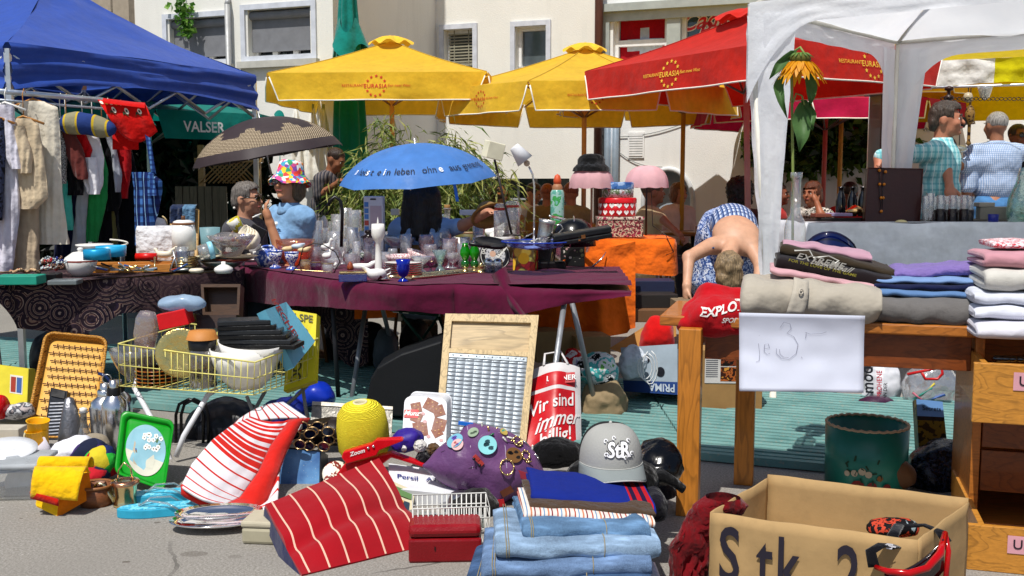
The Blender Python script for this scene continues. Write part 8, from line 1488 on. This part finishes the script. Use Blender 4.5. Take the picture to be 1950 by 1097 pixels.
m=M();m.grid(brim,30,8);part('brim',m,mt('#7d8484',.85,bump=.3,bs=120,var=.04),r,solid=.005);m=M();m.ball((0,0,.157),.008,0,8);m.tube([brim(u,.02)+V((0,-.004,.003))for u in np.linspace(.02,.98,24)],.002,4);m.tube([brim(u,1)for u in np.linspace(.02,.98,24)],.003,5);part('trim',m,mt('#b5b5b0',.8),r)
def cpf(x,y):th=math.asin(max(-1,min(1,x/.14)));z=.075+y;c=min(1,max(0,(z+.01)/.165))**(1/.85);vv=math.acos(c)/(PI/2);k_=math.sin(vv*PI/2)**.75;return V((.139*k_*math.sin(th)/max(k_,.3)*k_,-.157*k_*math.cos(th)-.003,z))
m=M();letters(m,'StR',lambda x,y:cpf(x,y-.03)+V((0,.0015,0)),.084,1,bold=.07,shear=.1,sx=.92);letters(m,'StR',lambda x,y:cpf(x,y-.03)-V((0,.002,0)),.084,0,bold=.03,shear=.1,sx=.92)
for sx,sy in((-.062,.03),(-.02,.042),(.06,.03),(.062,-.02),(-.055,-.022),(.03,-.035)):m.tube([cpf(sx+.010*math.cos(t)*(1-t/9),sy+.010*math.sin(t)*(1-t/9))-V((0,.003,0))for t in np.linspace(0,5,10)],.0028,5,0)
part('emblem',m,[mt('#e8e8ea',.5,bump=0),mt('#16161c',.5,bump=0)],r)
# DESK, CLOTHES AND BOXES AT THE RIGHT
PW=wood('#a8662a',scale=4);PWx=wood('#b8742c',scale=4,axis=2);O_=V((.57,3.92,0));ex,ey=V((.96,-.28,0)),V((.28,.96,0))
def lb(m,x0,x1,y0,y1,z0,z1,mi=0):
 P=[O_+ex*x+ey*y+V((0,0,z))for z in(z0,z1)for y in(y0,y1)for x in(x0,x1)];m.add(P,[(0,2,3,1),(4,5,7,6),(0,1,5,4),(2,6,7,3),(0,4,6,2),(1,3,7,5)],mi,False);return m
dk=root('desk','pine desk with open drawers at the right, piled with folded clothes','desk',O_+ex*.8,world=True)
part('tabletop',lb(M(),0,1.75,0,.52,.73,.77),PW,dk,bev=.006)
m=M();lb(m,.17,1.12,.05,.075,.60,.729);lb(m,.05,1.12,.45,.47,.60,.729);part('apron',m,wood('#7a3f1c',scale=4),dk,bev=.002)
for(x,y,w_)in((1313,985,.085),(1420,925,.08)):q=G(x,y);m=M();m.box((q.x,q.y+.04,.365),(w_,.08,.73),0,rotm(z=-16));part('leg',m,PWx,dk,bev=.004)
m=M();lb(m,1.13,1.16,0.02,.5,.03,.729);lb(m,1.16,1.72,.47,.5,.03,.729);lb(m,1.69,1.72,.02,.47,.03,.729);lb(m,1.16,1.69,.03,.47,.03,.05);part('pedestal',m,PW,dk,bev=.003)
for z0,z1 in((.17,.32),(.33,.47)):part('drawer_front',lb(M(),1.165,1.685,.025,.045,z0,z1),wood('#6f3c1a',scale=5),dk,bev=.003)  # closed fronts in a darker brown, with their shade put into the colour
def drawer(z0,z1,y0,lbl):
 r=part('drawer',lb(lb(lb(lb(M(),1.08,1.72,y0,y0+.022,z0,z1),1.12,1.14,y0+.023,.4,z0+.01,z1-.015),1.66,1.68,y0+.023,.4,z0+.01,z1-.015),1.141,1.659,y0+.023,.4,z0+.01,z0+.02),wood('#bd8034',scale=5),dk,bev=.003);f=lambda x,z,o=.0:O_+ex*x+ey*(y0-.003-o)+V((0,0,z))
 m=M();fpoly(m,lambda x,z:f(x,z),[(1.20,z1-.085),(1.5,z1-.085),(1.5,z1-.025),(1.20,z1-.025)],0);letters(m,lbl,lambda x,y:f(1.215+x,z1-.068+y,.002),.045,1,align='LEFT',bold=.01);part('price_label',m,[mt('#d59aa4',.7,bump=0),mt('#2a1c2a',.6,bump=0)],r);return r
drawer(.49,.69,-.30,'UNTER');drawer(.0,.155,-.34,'UHREN')
for i in range(5):q=W(1905+i*12,683,3.5);m=M();m.ball((0,0,0),(.03,.02,.014),0,12);solo('sunglasses_case',m,mt('#0c0a0c',.08,bump=0,spec=.9),'glossy black glasses case, %s in the open upper drawer'%('leftmost','second','third','fourth','fifth')[i],'case',q,rz=i*25,group='black glasses cases in the drawer')
def fd(name,label,px,py,w,h,mat_,Y=4.0,d=.3,layers=2,seed=1,rz=-14,tilt=0,grp='folded clothes on the desk',cat='garment'):return folded(name,label,cat,px,py,Y,w,h,d,mat_,layers,seed,rz=rz,group=grp,tilt=tilt)
fd('jacket','beige jacket folded at the front of the left pile',1535,603,248,76,cloth('#aaa294',.6,9,var=.05),3.95,.36,2,3,tilt=2);m=M();f=quad((1497,597,3.70),(1530,600,3.70),(1540,535,3.74),(1512,528,3.74))
m.grid(lambda u,v:f(u,v,.02*math.sin(PI*v)),4,10);m.tube([f(.5+.12*math.cos(t),.6+.08*math.sin(t),.03)for t in np.linspace(0,2*PI,9)],.0015,4);solo('jacket_strap',m,cloth('#b2aa9c',.5,9),'buttoned beige tab on the front of the folded jacket','strap',f.o,world=True,solid=.004)
fd('shirt','pale pink shirt edge under the dark sweatshirts',1560,534,190,18,cloth('#c79aa0',.5),3.98,.3,1,4,tilt=9)
fd('sweatshirt','nearly black sweatshirt with white and yellow print',1580,532,215,34,cloth('#1c1416',.6,9),4.02,.32,2,5,tilt=10)
fd('sweatshirt','dark olive brown sweatshirt above the printed one',1585,505,205,24,cloth('#352c20',.6,9),4.06,.28,1,6,tilt=12)
fd('shirt','light mauve shirt on top of the left pile',1570,484,160,18,cloth('#b58c9c',.5),4.12,.26,1,7,tilt=8)
th_=math.radians(-13);m=M();LP=lambda px,py,Y:(lambda o:lambda x,y:o+V((x*math.cos(th_)-y*math.sin(th_)*.6,-.30*x-.45*abs(y),x*math.sin(th_)+y*.8)))(W(px,py,Y))
for t_,px,py,sz,c_,sh in(('EXTREME',1560,502,.040,0,.2),('basketball',1580,510,.036,0,.5),('FOR THE LOVE OF THE GAME',1565,512,.018,1,0)):letters(m,t_,LP(px,py,3.83),sz,c_,bold=.015,shear=sh)
stroke(m,LP(1560,488,3.88),[(-.09,-.0),(-.04,.018),(-.02,-.012),(.03,.012),(.07,0),(.05,-.02)],.006,0);solo('sweatshirt_print',m,[mt('#d8d6ce',.6,bump=0),mt('#a8a03a',.6,bump=0)],'white and yellow lettering across the dark sweatshirt front','print',W(1560,505,3.8),world=True)
fd('sweater','mid grey knitted sweater folded on the middle pile',1755,613,190,54,cloth('#6d6a68',.6,12,weave=6),3.82,.3,2,8)
fd('shirt','denim blue shirt above the grey sweater',1758,562,188,18,cloth('#5a7ba8',.7),3.86,.28,1,9);fd('shirt','dark navy shirt in the middle pile',1752,548,180,15,cloth('#141c3e',.6),3.88,.28,1,10);fd('shirt','light blue shirt with black print edge',1750,536,176,13,cloth('#7391be',.6),3.9,.28,1,11)
fd('shirt','crumpled lavender shirt on top of the middle pile',1775,527,150,26,cloth('#7a68a6',.9,14),3.96,.26,1,12,tilt=-4)
for i,(y,h,c,L)in enumerate(((640,34,'#d2d0da','lowest white shirt, hanging over the desk edge'),(606,30,'#d0d2de','second white shirt of the right pile'),(578,28,'#c8ccd8','third white shirt of the right pile'),(552,46,'#cfccc4','cream waffle knit sweater in the right pile'),(508,32,'#c08a94','dusty pink folded shirt of the right pile'))):fd('shirt',L,1985,y,270 if i<3 else 240,h,cloth(c,.5,9,weave=8 if i==3 else 1),3.55+.03*i,.3,2 if h>30 else 1,13+i)
fd('shirt','white shirt with red spots on top of the right pile',1985,472,200,15,blot(['#dcd6d8','#b8303e','#dcd6d8','#d8d2d4'],60),3.72,.26,1,19)
q=W(1362,590,3.95);s=3.95/F;m=blend([('e',(0,0,0),(.13,.12,.055)),('c',(-.11,-.03,-.05),(.10,-.04,-.045),.045,.05),('c',(-.02,.05,.05),(.10,.05,.04),.05,.045),('e',(.02,-.06,-.04),(.12,.05,.05))],.010,.03);m.rough(.012,11,3);m.rough(.006,28,3);r=root('red_shirt','bright red shirt with white lettering bunched over the desk corner','shirt',q);body=part('body',m,cloth('#b0101c',.6,9),r)
bv=BVHTree.FromPolygons(m.v,m.f)
def onr(x,y):
 h,n,i,d=bv.ray_cast(V((x,-1,y)),V((0,1,0)));return(h+V((0,-.004,0)))if h else V((x,-.08,y))
m=M();[letters(m,'EXPLOIT',lambda x,y:onr(x+.01+y*.2,y-.0+.012*math.sin(x*25)),.047,c_,bold=b_)for c_,b_ in((0,.03),)];letters(m,'SPORT',lambda x,y:onr(x+.04,y-.035),.026,bold=.02,shear=.3);part('lettering',m,mt('#dcd8d4',.6,bump=0),r)
f=quad((1408,745,3.60),(1645,748,3.50),(1645,604,3.56),(1408,598,3.66));r=root('price_sign','white paper sign hanging from the desk edge with thin pencil writing','sign',f.o,world=True);pf=lambda u,v:f(u,v,.012*math.sin(3*u+1)*(1-v)+.006*noise.noise(V((u*4,v*4,0)))+.05*v**4)
m=M();m.grid(pf,20,20);part('paper',m,mt('#d6daea',.8,trans=.15,bump=.15,bs=12,var=.03),r,solid=.001);m=M();g=lambda x,y:pf(x,y)+V((0,-.004,0));PC_=.0036
for pts in([(.155,.62),(.165,.48),(.16,.40),(.135,.38)],[(.16,.72),(.162,.725)],[(.20,.55),(.245,.57),(.235,.62),(.205,.61),(.2,.52),(.225,.48),(.25,.5)],[(.33,.83),(.36,.9),(.41,.88),(.42,.82),(.385,.76),(.44,.72),(.475,.62),(.46,.5),(.40,.42),(.34,.43),(.30,.5),(.30,.56)],[(.325,.55),(.33,.49),(.36,.45),(.40,.445)],[(.5,.46),(.51,.44)],[(.53,.78),(.57,.755),(.66,.765),(.7,.79)],[(.535,.70),(.54,.775)]):stroke(m,g,pts,PC_)
part('pencil_writing',m,mt('#85879a',.8,bump=0),r)
CB=mt('#a98a5e',.85,var=.09,vs=5,bump=.3,bs=26,dirt=.25);h_=.292
K=[V((.60,3.0,0)),V((1.13,2.76,0)),V((1.42,3.10,0)),V((.86,3.36,0))];r=root('cardboard_box','open brown cardboard box with large hand-painted price lettering','box',(K[0]+K[2])/2,world=True)
for i in range(4):
 a,b=K[i],K[(i+1)%4];n_=V(((b-a).y,-(b-a).x,0)).normalized();hh=h_+(.012 if i==2 else 0);m=M();m.grid(lambda u,v:a.lerp(b,u)+V((0,0,hh*v+.004*noise.noise(V((u*5,i,0)))*v))+n_*(.006*noise.noise(V((u*3,v*3,i)))),20,8);part('side_panel',m,CB,r,solid=.006)
m=M();m.poly([k+V((0,0,.01))for k in K]);part('bottom_panel',m,CB,r);dF_=(K[1]-K[0]).normalized();nb_=V((dF_.y,-dF_.x,0));m=M()
for ch,x,y in(('S',.06,.095),('t',.165,.097),('k',.23,.095),('2',.40,.095)):letters(m,ch,lambda a,b:K[0]+dF_*(x+a)+V((0,0,y+b))+nb_*.012,.235 if ch=='S' else.225,bold=.012,sx=.62)
part('painted_price',m,mt('#241f2c',.7,bump=.1),r)
garment('maroon_cloth','dark red cloth hanging over the left corner of the cardboard box',[(946,1345,1408),(962,1318,1425),(1000,1300,1400),(1050,1272,1362),(1100,1276,1345),(1160,1290,1335)],cloth('#6c0c16',.9,12),cat='cloth',hanger=False,Yf=3.12,group=None,thick=.05,amp=.013,fold=6)
bag('patterned_scarf','black scarf with orange pattern inside the box behind the goggles','scarf',1700,1005,3.05,100,26,.08,blot(['#0e0c10','#b8402a','#0e0c10','#121016','#8fa0a8'],26),.008,20,2)
r=root('ski_goggles','red framed goggles with a black strap hung over the box corner','goggles',W(1740,1050,2.82),world=True);P3=lambda*a:[W(x,y,Y)for x,y,Y in a]
m=M();m.tube(P3((1668,1080,2.72),(1690,1088,2.68),(1730,1092,2.66),(1765,1082,2.68),(1790,1055,2.72),(1800,1015,2.8)),[.007,.009,.010,.010,.011,.008],8);m.tube(P3((1800,1018,2.8),(1806,1050,2.78),(1800,1110,2.75)),.008,8);part('frame',m,mt('#a80d12',.15,bump=0),r)
m=M();m.grid(lambda u,v:W(1685+112*u,1092-66*u**2+60*v,2.70+.06*u),10,4);part('lens',m,mt('#1c0c0e',.1,bump=0,spec=.9),r,solid=.004);m=M()
for pts in(((1712,1000,2.86),(1700,1020,2.80),(1708,1045,2.78)),((1710,1040,2.79),(1678,1038,2.76),(1658,1050,2.74),(1664,1080,2.73)),((1720,1002,2.9),(1760,1000,2.95),(1790,1012,2.84),(1802,1030,2.8))):m.tube(P3(*pts),.016,8,flat=.3)
part('strap',m,cloth('#0c0b12',.5,20),r);m=M();stroke(m,lambda x,y:W(1694+x,1040-y,2.755),[(-14,-2),(-4,4),(6,3),(4,-5),(-6,-4),(-2,1),(12,-2)],3);part('emblem',m,mt('#d6d6dc',.5,bump=0),r)
TB=N('painted_tin');TB.set(.35,0,.5);TB.col(TB.ramp(TB.noise(3,4),[(.3,(.004,.12,.09)),(.7,(.01,.22,.16))]));TB.bump(TB.noise(20,4),.1,.01);q=G(1647,930);s=q.y/F;r=root('waste_bin','dark green round bin painted with roses and bound with cord at the rim','bin',q);m=M();m.lathe([(a*s,b*s)for a,b in((0,0),(76,0),(78,128),(75,128),(73,4),(0,4))],44);part('body',m,TB.m,r)
m=M();m.tube([V((76*s*math.cos(t),76*s*math.sin(t),130*s+.003*math.sin(t*30)))for t in np.linspace(0,2*PI,90)[:-1]],.006,6,closed=True);part('cord_rim',m,mt('#b59a7c',.8,bump=.6),r);m=M();cyf=lambda x,y:(lambda a:V((78.6*s*math.sin(a),-78.6*s*math.cos(a),y)))(x/(78*s))
random.seed(3)
for x,y,R,c_ in((-.085,.05,.028,0),(-.085,.05,.014,3),(-.03,.055,.02,0),(-.10,.105,.014,1),(-.07,.115,.015,1),(-.045,.105,.014,1),(-.13,.1,.012,1),(0,.09,.012,3),(.03,.05,.018,0)):disc(m,cyf,x,y,R,mi=c_,n=9)
for i in range(16):x,y=random.uniform(-.14,.04),random.uniform(.02,.16);a=random.uniform(0,PI);stroke(m,cyf,[(x,y),(x+.02*math.cos(a),y+.02*math.sin(a))],.007,2)
part('painted_roses',m,[mt('#7a1e1c',.4,bump=0),mt('#b8a88c',.4,bump=0),mt('#0a3a26',.4,bump=0),mt('#8a5a2c',.4,bump=0)],r)
bag('brown_parcel','crumpled brown paper parcel leaning on the green bin','parcel',1700,905,4.1,90,60,.1,mt('#6a4a30',.6,bump=.8,bs=20),.012,14,2)
bag('black_bag','black shiny bag with tiny flower print behind the cardboard box','bag',1795,895,4.25,150,120,.25,blot(['#0b0b10','#101018','#2a3040','#0b0b10'],60,.25),.02,10,5)
f=quad((1752,890,4.3),(1808,885,4.3),(1795,765,4.42),(1745,760,4.42));r=root('slim_box','tall slim gold and blue box with light blue top lettering','box',f.o,world=True);m=M();m.grid(lambda u,v:f(u,v),8,16,mf=lambda u,v:1 if v>.78 else(2 if v>.7 else 0));slab(f,.05,m,0,o=-.002);part('body',m,[blot(['#1a1408','#6a5218','#2a1e0c','#8a7434'],12,.3,0),mt('#5f86b8',.3,bump=0),mt('#0d0d10',.3,bump=0)],r);m=M();letters(m,'Secrets',lambda x,y:f(.55+x/f.w,.84+y/f.h,.003),.03,bold=.01);part('lettering',m,mt('#10141c',.5,bump=0),r)
bag('white_bag','white translucent plastic bag squeezed beside the desk pedestal','bag',1846,862,4.6,70,90,.2,mt('#c6cddc',.3,trans=.4,bump=.8,bs=12),.02,12,6)
bag('carrier_bag','white carrier bag with black and red letters behind the desk','bag',1680,735,5.9,74,100,.15,mt('#c3c4ca',.4,bump=.8,bs=10),.02,10,7);m=M();f=quad((1655,770,5.76),(1700,775,5.76),(1712,692,5.8),(1650,690,5.8))
for t_,u,v,sz,c_ in(('modi',.12,.62,.085,0),('PROHENE',.42,.5,.034,1),('AN DER',.62,.35,.025,0)):letters(m,t_,lambda x,y:f(u-y/f.w,v+x/f.h,.03),sz,c_,bold=.02)
solo('bag_print',m,[mt('#1c1c22',.5,bump=0),mt('#b03040',.5,bump=0)],'vertical black and red lettering on the white carrier bag','print',f.o,world=True)
bag('clear_bag','clear plastic bag stuffed with coloured hangers','bag',1772,735,5.8,112,96,.2,glass((.88,.88,.9),.5),.02,9,8);r=root('clothes_hanger','bright red plastic clothes hanger on the clear bag','hanger',W(1765,705,5.6),world=True)
for nm,pts in(('bar',((1728,713,5.6),(1790,700,5.6),(1815,694,5.6))),('clip_loop',((1755,709,5.6),(1762,722,5.6),(1785,722,5.6),(1795,712,5.6),(1793,700,5.6)))):m=M();m.tube(P3(*pts),.008,7);part(nm,m,mt('#b81c1c',.3,bump=0),r)
for c,x0,y0,x1,y1,L in(('#3a8a7c',1740,760,1775,738,'green'),('#b8a83a',1752,755,1780,730,'yellow'),('#4a6aa8',1765,762,1800,752,'blue'),('#a85a6a',1738,748,1760,765,'pink')):m=M();m.tube(P3((x0,y0,5.72),(x1,y1,5.7)),.012,6,flat=.5);solo('hanger_bar',m,mt(c,.4,bump=0),L+' plastic hanger bar inside the clear bag','hanger',W(x0,y0,5.7),world=True)
bag('purple_parcel','folded purple cloth in a clear wrapper behind the desk','parcel',1665,768,5.75,84,24,.12,mt('#3a1c34',.3,bump=.5),.008,12,3);bag('green_sack','black and lime green printed sack on the ground behind the desk','sack',1555,748,6.2,90,30,.2,blot(['#0f1210','#6a8a1c','#101410','#7a9a2c','#0c0e0c'],14,.3,.5),.015,10,3)
bx('carton','brown carton with a printed label sheet behind the desk leg','carton',1392,788,118,125,60,mt('#9a7648',.85),Y=5.55,rz=-4,group='cartons under the tables',deco=lambda r,s:part('printed_label',(lambda m:(fpoly(m,lambda x,y:V((x*s,-.003,y*s)),[(-52,60),(12,60),(12,122),(-52,122)],0),fpoly(m,lambda x,y:V((x*s,-.004,y*s)),[(-22,64),(10,64),(10,92),(-22,92)],1),fpoly(m,lambda x,y:V((x*s,-.004,y*s)),[(-22,94),(10,94),(10,112),(-22,112)],2),[fpoly(m,lambda x,y:V((x*s,-.004,y*s)),[(-50,y_),(-27,y_),(-27,y_+1.6),(-50,y_+1.6)],3)for y_ in range(72,118,4)],m)[-1])(M()),[mt('#c9c4c0',.6,bump=0),blot(['#2a140c','#a85a2a','#3a1c10','#c88a3a'],30,.6,0),blot(['#1a1210','#7a3a20'],60,.6,0),mt('#5a5a60',.6,bump=0)],r))
r=root('fruit_carton','white and blue printed carton full of red and white textiles','carton',G(1235,752),world=True);f=quad((1188,745,5.75),(1290,752,5.6),(1290,655,5.65),(1182,662,5.8));m=M();m.grid(lambda u,v:f(u,v),12,20,mf=lambda u,v:1 if v<.26 else 0);slab(f,.32,m,0,o=-.003,v1=.9);part('body',m,[mt('#9aa8b4',.6),mt('#1f3f7a',.6)],r)
m=M();letters(m,'PRIMA',lambda x,y:f(.72-x/f.w,.2-y/f.h,.004),.055,0,bold=.02);disc(m,lambda x,y:f(.7+x/f.w,.45+y/f.h,.004),0,0,.025,mi=1);disc(m,lambda x,y:f(.45+x/f.w,.72+y/f.h,.004),0,0,.022,mi=1);part('print',m,[mt('#b8c4d0',.5,bump=0),mt('#1a1c24',.5,bump=0)],r)
m=M();m.prism(P3((1160,664,5.85),(1205,680,5.8),(1288,640,6.0),(1286,585,6.1)),(0,.006,0));part('flap',m,mt('#a8763c',.85),r)
bag('red_cloth','bright red cloth heaped in the printed carton','cloth',1252,640,5.8,72,78,.15,cloth('#c41414',.6),.014,10,3);bag('white_bag','crumpled white fabric bag with cord loops on the printed carton','bag',1205,690,5.62,54,66,.1,cloth('#c3cbd6',.9,16),.012,16,2)
m=M()
for i in range(3):m.tube(P3(*[(1228+i*5+14*math.cos(t),700+(22+5*i)*math.sin(t),5.5)for t in np.linspace(-1.4,4.4,12)]),.004,5)
solo('bag_string',m,mt('#d0d2d4',.7,bump=0),'loops of white cord hanging from the fabric bag','cord',W(1235,700,5.5),world=True)
for px,py,w,h,Y,c,L in((1245,545,80,22,6.9,'#1c2440','dark navy crate of goods below the orange cloth'),(1250,575,84,26,6.7,'#24201e','dark metal box under the navy crate'),(1245,602,90,24,6.6,'#6a4a30','low brown crate near the hand of the bending woman'),(1330,600,90,40,6.55,'#7a6a54','carton the bending woman leans on')):bx('crate',L,'crate',px,py+12,w,h,60,mt(c,.7),Y=Y,rz=px%9-4,group='crates beside the bending woman')
q=W(1510,574,4.35);s=4.35/F;LV('glass_bottle','tall clear bottle holding the sunflower','bottle',1510,574,[(0,0),(19,0),(20,10),(20,140),(17,155),(10,168),(9,235),(11,236),(11,246),(8,246),(7,168),(0,160)],GL,Y=4.35)
r=root('sunflower','wilting sunflower with drooping leaves standing in the clear bottle','flower',q,world=True);m=M();P4=lambda*a:[W(x,y,Y)for x,y,Y in a];m.tube(P4((1509,560,4.35),(1510,330,4.35),(1508,190,4.33),(1507,130,4.32),(1512,98,4.32),(1524,90,4.3),(1533,104,4.27)),[.006]*5+[.005]*2,8);m.tube(P4((1509,200,4.33),(1516,178,4.3),(1527,182,4.28),(1532,200,4.27)),.0035,6);part('stem',m,mt('#7d8f4a',.6),r)
hc_=W(1524,122,4.27);m=M();m.lathe([(0,.02),(.035,.018),(.045,0),(.03,-.02),(0,-.025)],18);m.rough(.003,80,1);m.xf(fn=lambda v:hc_+v+V((0,0,.02)));part('seed_disc',m,mt('#5a5a20',.8,bump=.8),r);m=M();random.seed(8)
for i in range(46):
 a=i*2*PI/23+random.uniform(-.1,.1);ly=i//23;rr0,L_=.036,random.uniform(.055,.08);d=V((math.cos(a),math.sin(a)*.8,0));t=V((-math.sin(a),math.cos(a),0));b=hc_+d*rr0+V((0,0,.012-.012*ly));m.grid(lambda u,v:b+d*(L_*v*(.75+.25*ly))-V((0,0,(.75+.35*ly)*L_*v**1.4))+t*((u-.5)*.024*math.sin(PI*(.15+.8*v)))+V((0,0,.004*abs(u-.5))),2,4)
part('petals',m,mt('#e09a06',.5,trans=.35,bump=.1),r);m=M()
for i in range(14):a=i*2*PI/14;d=V((math.cos(a),math.sin(a),0));b=hc_+V((0,0,.032));m.tube([b,b+d*.03+V((0,0,.01)),b+d*.055-V((0,0,.008))],[.006,.008,.001],5,flat=.3)
part('sepals',m,mt('#5a7a34',.6),r);m=M()
def lf(pts,w):m.grid(lambda u,v:(lambda c,n:W(c[0]+(u-.5)*w*math.sin(PI*min(1,.08+.92*v)**.7),c[1],4.26+.02*math.sin(u*PI)+.015*math.sin(v*7)))(crv(pts,v),0),6,14)
lf([(1512,96),(1490,118),(1478,135),(1464,152)],24);lf([(1540,140),(1546,165),(1545,185),(1542,205)],22);lf([(1488,145),(1482,165),(1488,195),(1500,228)],20);lf([(1532,195),(1526,230),(1528,262),(1522,290)],36);lf([(1530,190),(1545,215),(1544,235),(1548,250)],20)
part('leaves',m,mt('#4f7040',.55,trans=.3,bump=.4,bs=50),r)
m=M();m.grid(lambda u,v:W(1534+98*u,470-32*math.sin(PI*u)**.6*v+8*u,4.28-.06*math.sin(PI*u)+.03*v),20,8);r=root('visor','dark blue wraparound visor glasses behind the left clothes pile','glasses',W(1580,455,4.28),world=True);part('lens',m,mt('#0c1640',.08,bump=0,spec=.9),r,solid=.004);m=M();m.tube([W(1534+98*u,470-32*math.sin(PI*u)**.6+8*u,4.28-.06*math.sin(PI*u))for u in np.linspace(0,1,16)],.004,6);part('frame',m,mt('#1c2440',.2,bump=0),r)
f=quad((1646,424,7.1),(1751,424,7.1),(1757,322,7.16),(1653,320,7.16));r=root('briefcase','dark brown leather briefcase standing open on the white counter','briefcase',f.o,world=True);part('lid',slab(f,.05),mt('#35130f',.35,bump=.3,bs=60),r,bev=.006);m=M();m.tube([f(u,v,.004)for u,v in((0,0),(1,0),(1,1),(0,1))],.005,6,closed=True);part('edge_piping',m,mt('#4a1d14',.4),r)
m=M();[m.tube([f(.13+.02*k_,1.04,.02),f(.2+.07*k_,.98,.015),f(.22+.06*k_,.6,.012),f(.27+.03*k_,.25,.012)],.002,4)for k_ in(0,1)];solo('necklace',m,BLK,'thin dark cord draped over the briefcase lid','cord',f(.2,.9,.02),world=True,group='necklace over the briefcase');m=M();[m.ball(f(u,v,.016),.011,0,8)for u,v in((.2,.95),(.31,.93),(.22,.7),(.3,.7),(.26,.45),(.3,.45),(.28,.2))];solo('amber_beads',m,mt('#c07018',.2,bump=0),'orange amber beads on the cord over the briefcase','beads',f(.25,.7,.02),world=True,group='necklace over the briefcase')
for i in range(9):LV('tall_glass','tall tumbler, %s of the row on the white counter'%('first','second','third','fourth','fifth','sixth','seventh','eighth','last')[i],'glass',(1762,1778,1790,1802,1813,1824,1835,1845,1770)[i],(425,426,424,426,424,426,424,426,420)[i],tumb(7.5,52,.9),GL,Y=7.05+.04*(i%2),group='row of tall tumblers',sub=[('dark_holder',[(8,1),(8.2,26),(7.6,26)],mt('#1a0f10',.3,bump=0))]if i not in(0,8)else None)
LV('green_vase','big bulbous pale green glass vase at the right picture edge','vase',1945,430,shell([(0,0),(22,0),(28,22),(26,50),(14,80),(8,110)]),glass((.7,.92,.84),.4),Y=6.98);LV('blue_cup','small cobalt blue cup on the white counter','cup',1891,427,tumb(10,19,.85),mt('#141f7a',.3,bump=0),Y=6.98)
for px,py,w,h,c,L in((1895,418,56,24,'#8a857a','grey carton tray behind the blue cup'),(1880,394,30,8,'#a39a8c','flat beige packet on the grey carton tray'),(1612,422,100,7,'#1a1210','dark flat folder lying at the left end of the counter'),(1660,426,56,4,'#b8bcc8','white paper lying before the briefcase'),(1600,412,46,6,'#8a7a9a','lilac packet among the wares left of the briefcase'),(1572,414,40,7,'#7a4030','reddish leather wallet on the counter')):bx('packet',L,'packet',px,py,w,h,24,mt(c,.5),Y=7.15,rz=(px%21)-10)
LV('copper_pot','small shiny copper pot left of the briefcase','pot',1628,408,[(0,0),(15,0),(18,7),(12,12),(6,16),(0,18)],metal((.8,.5,.2),.15),Y=7.3);q=W(1716,424,6.98);m=M();m.ball(q,(.045,.03,.02),0,12);solo('soap',m,mt('#d0c088',.4),'pale yellow soap bar in front of the briefcase','soap',q,world=True)
for i,(px,L)in enumerate(((1600,'left'),(1622,'middle'),(1642,'right'))):LV('dark_bottle','%s of the dark bottles behind the copper pot'%L,'bottle',px,412,bott(9,56,.5,.7),mt('#0b0d12',.15,bump=0,spec=.8),Y=7.5,group='dark bottles behind the copper pot')
m=M();m.box(W(1673,300,9.0),(.09,.3,1.7));m.box(W(1673,178,9.0),(.14,.34,.03));solo('wooden_cabinet',m,wood('#3a1c12',axis=2),'dark wooden cabinet edge behind the white tent leg','cabinet',W(1673,400,9.0),world=True,bev=.006)
hang='antique goods hanging in the third stall'
def hg(name,label,px,py,prof,mat_,top=168,wire=True,sub=None):LV(name,label,'antique',px,py,prof,mat_,Y=8.7,group=hang,sub=(sub or[])+([('hanging_wire',[(.8,0),(.8,py-top)],BLK)]if wire else[]))
hg('wooden_pulley','brown turned wooden pulley hanging beside the man in turquoise',1806,198,[(0,0),(5,2),(3,6),(9,10),(9,14),(3,17),(3,24),(8,26),(8,31),(0,34)],wood('#3a2014'));hg('shade_of_glass','clear glass lamp shade hanging from the yellow stall roof',1875,192,[(0,0),(8,6),(12,20),(14,27),(12,27),(6,6)],glass((.9,.9,.85),.5));hg('ball_lamp','cream ball shaped lantern hanging next to the pulley',1843,196,[(0,0),(6,3),(9,10),(6,18),(0,20)],mt('#b8a888',.4))
hg('iron_pot','dark iron hanging pot left of the grey haired man',1826,246,[(0,0),(10,3),(14,12),(12,20),(4,24),(0,24)],mt('#0f0b0b',.5),196);hg('brass_scale','long brass and wood instrument hanging next to the iron pot',1844,278,[(0,0),(5,4),(3,10),(3,40),(8,46),(9,62),(6,72),(2,76),(2,96),(0,96)],blot(['#2a1812','#8a6a3a','#3a2418'],14,.5,.3),170);hg('bell_shade','pale oval glass shade hanging low beside the grey haired man',1826,292,[(0,0),(10,2),(16,8),(10,14),(0,15)],glass((.8,.85,.75),.5),250)
r=root('spoked_wheel','small dark spoked wheel behind the man in turquoise','wheel',W(1800,290,8.6));m=M();m.tube([V((.09*math.cos(t),0,.14*math.sin(t)))for t in np.linspace(0,2*PI,25)[:-1]],.012,7,closed=True);part('rim',m,wood('#2a1810'),r)
for i in range(4):m=M();a=i*PI/4;m.tube([(.09*math.cos(a),0,.14*math.sin(a)),(-.09*math.cos(a),0,-.14*math.sin(a))],.006,5);part('spoke',m,wood('#2a1810'),r)
m=M();[m.tube([W(1795+i*8+4*math.cos(t),188+3*math.sin(t)+(i%2)+6*math.sin(i/19*PI)*0,8.65)for t in np.linspace(0,2*PI,9)[:-1]],.003,4,closed=True)for i in range(20)];solo('chain',m,BLK,'dark chain strung across the third stall','chain',W(1870,190,8.65),world=True)
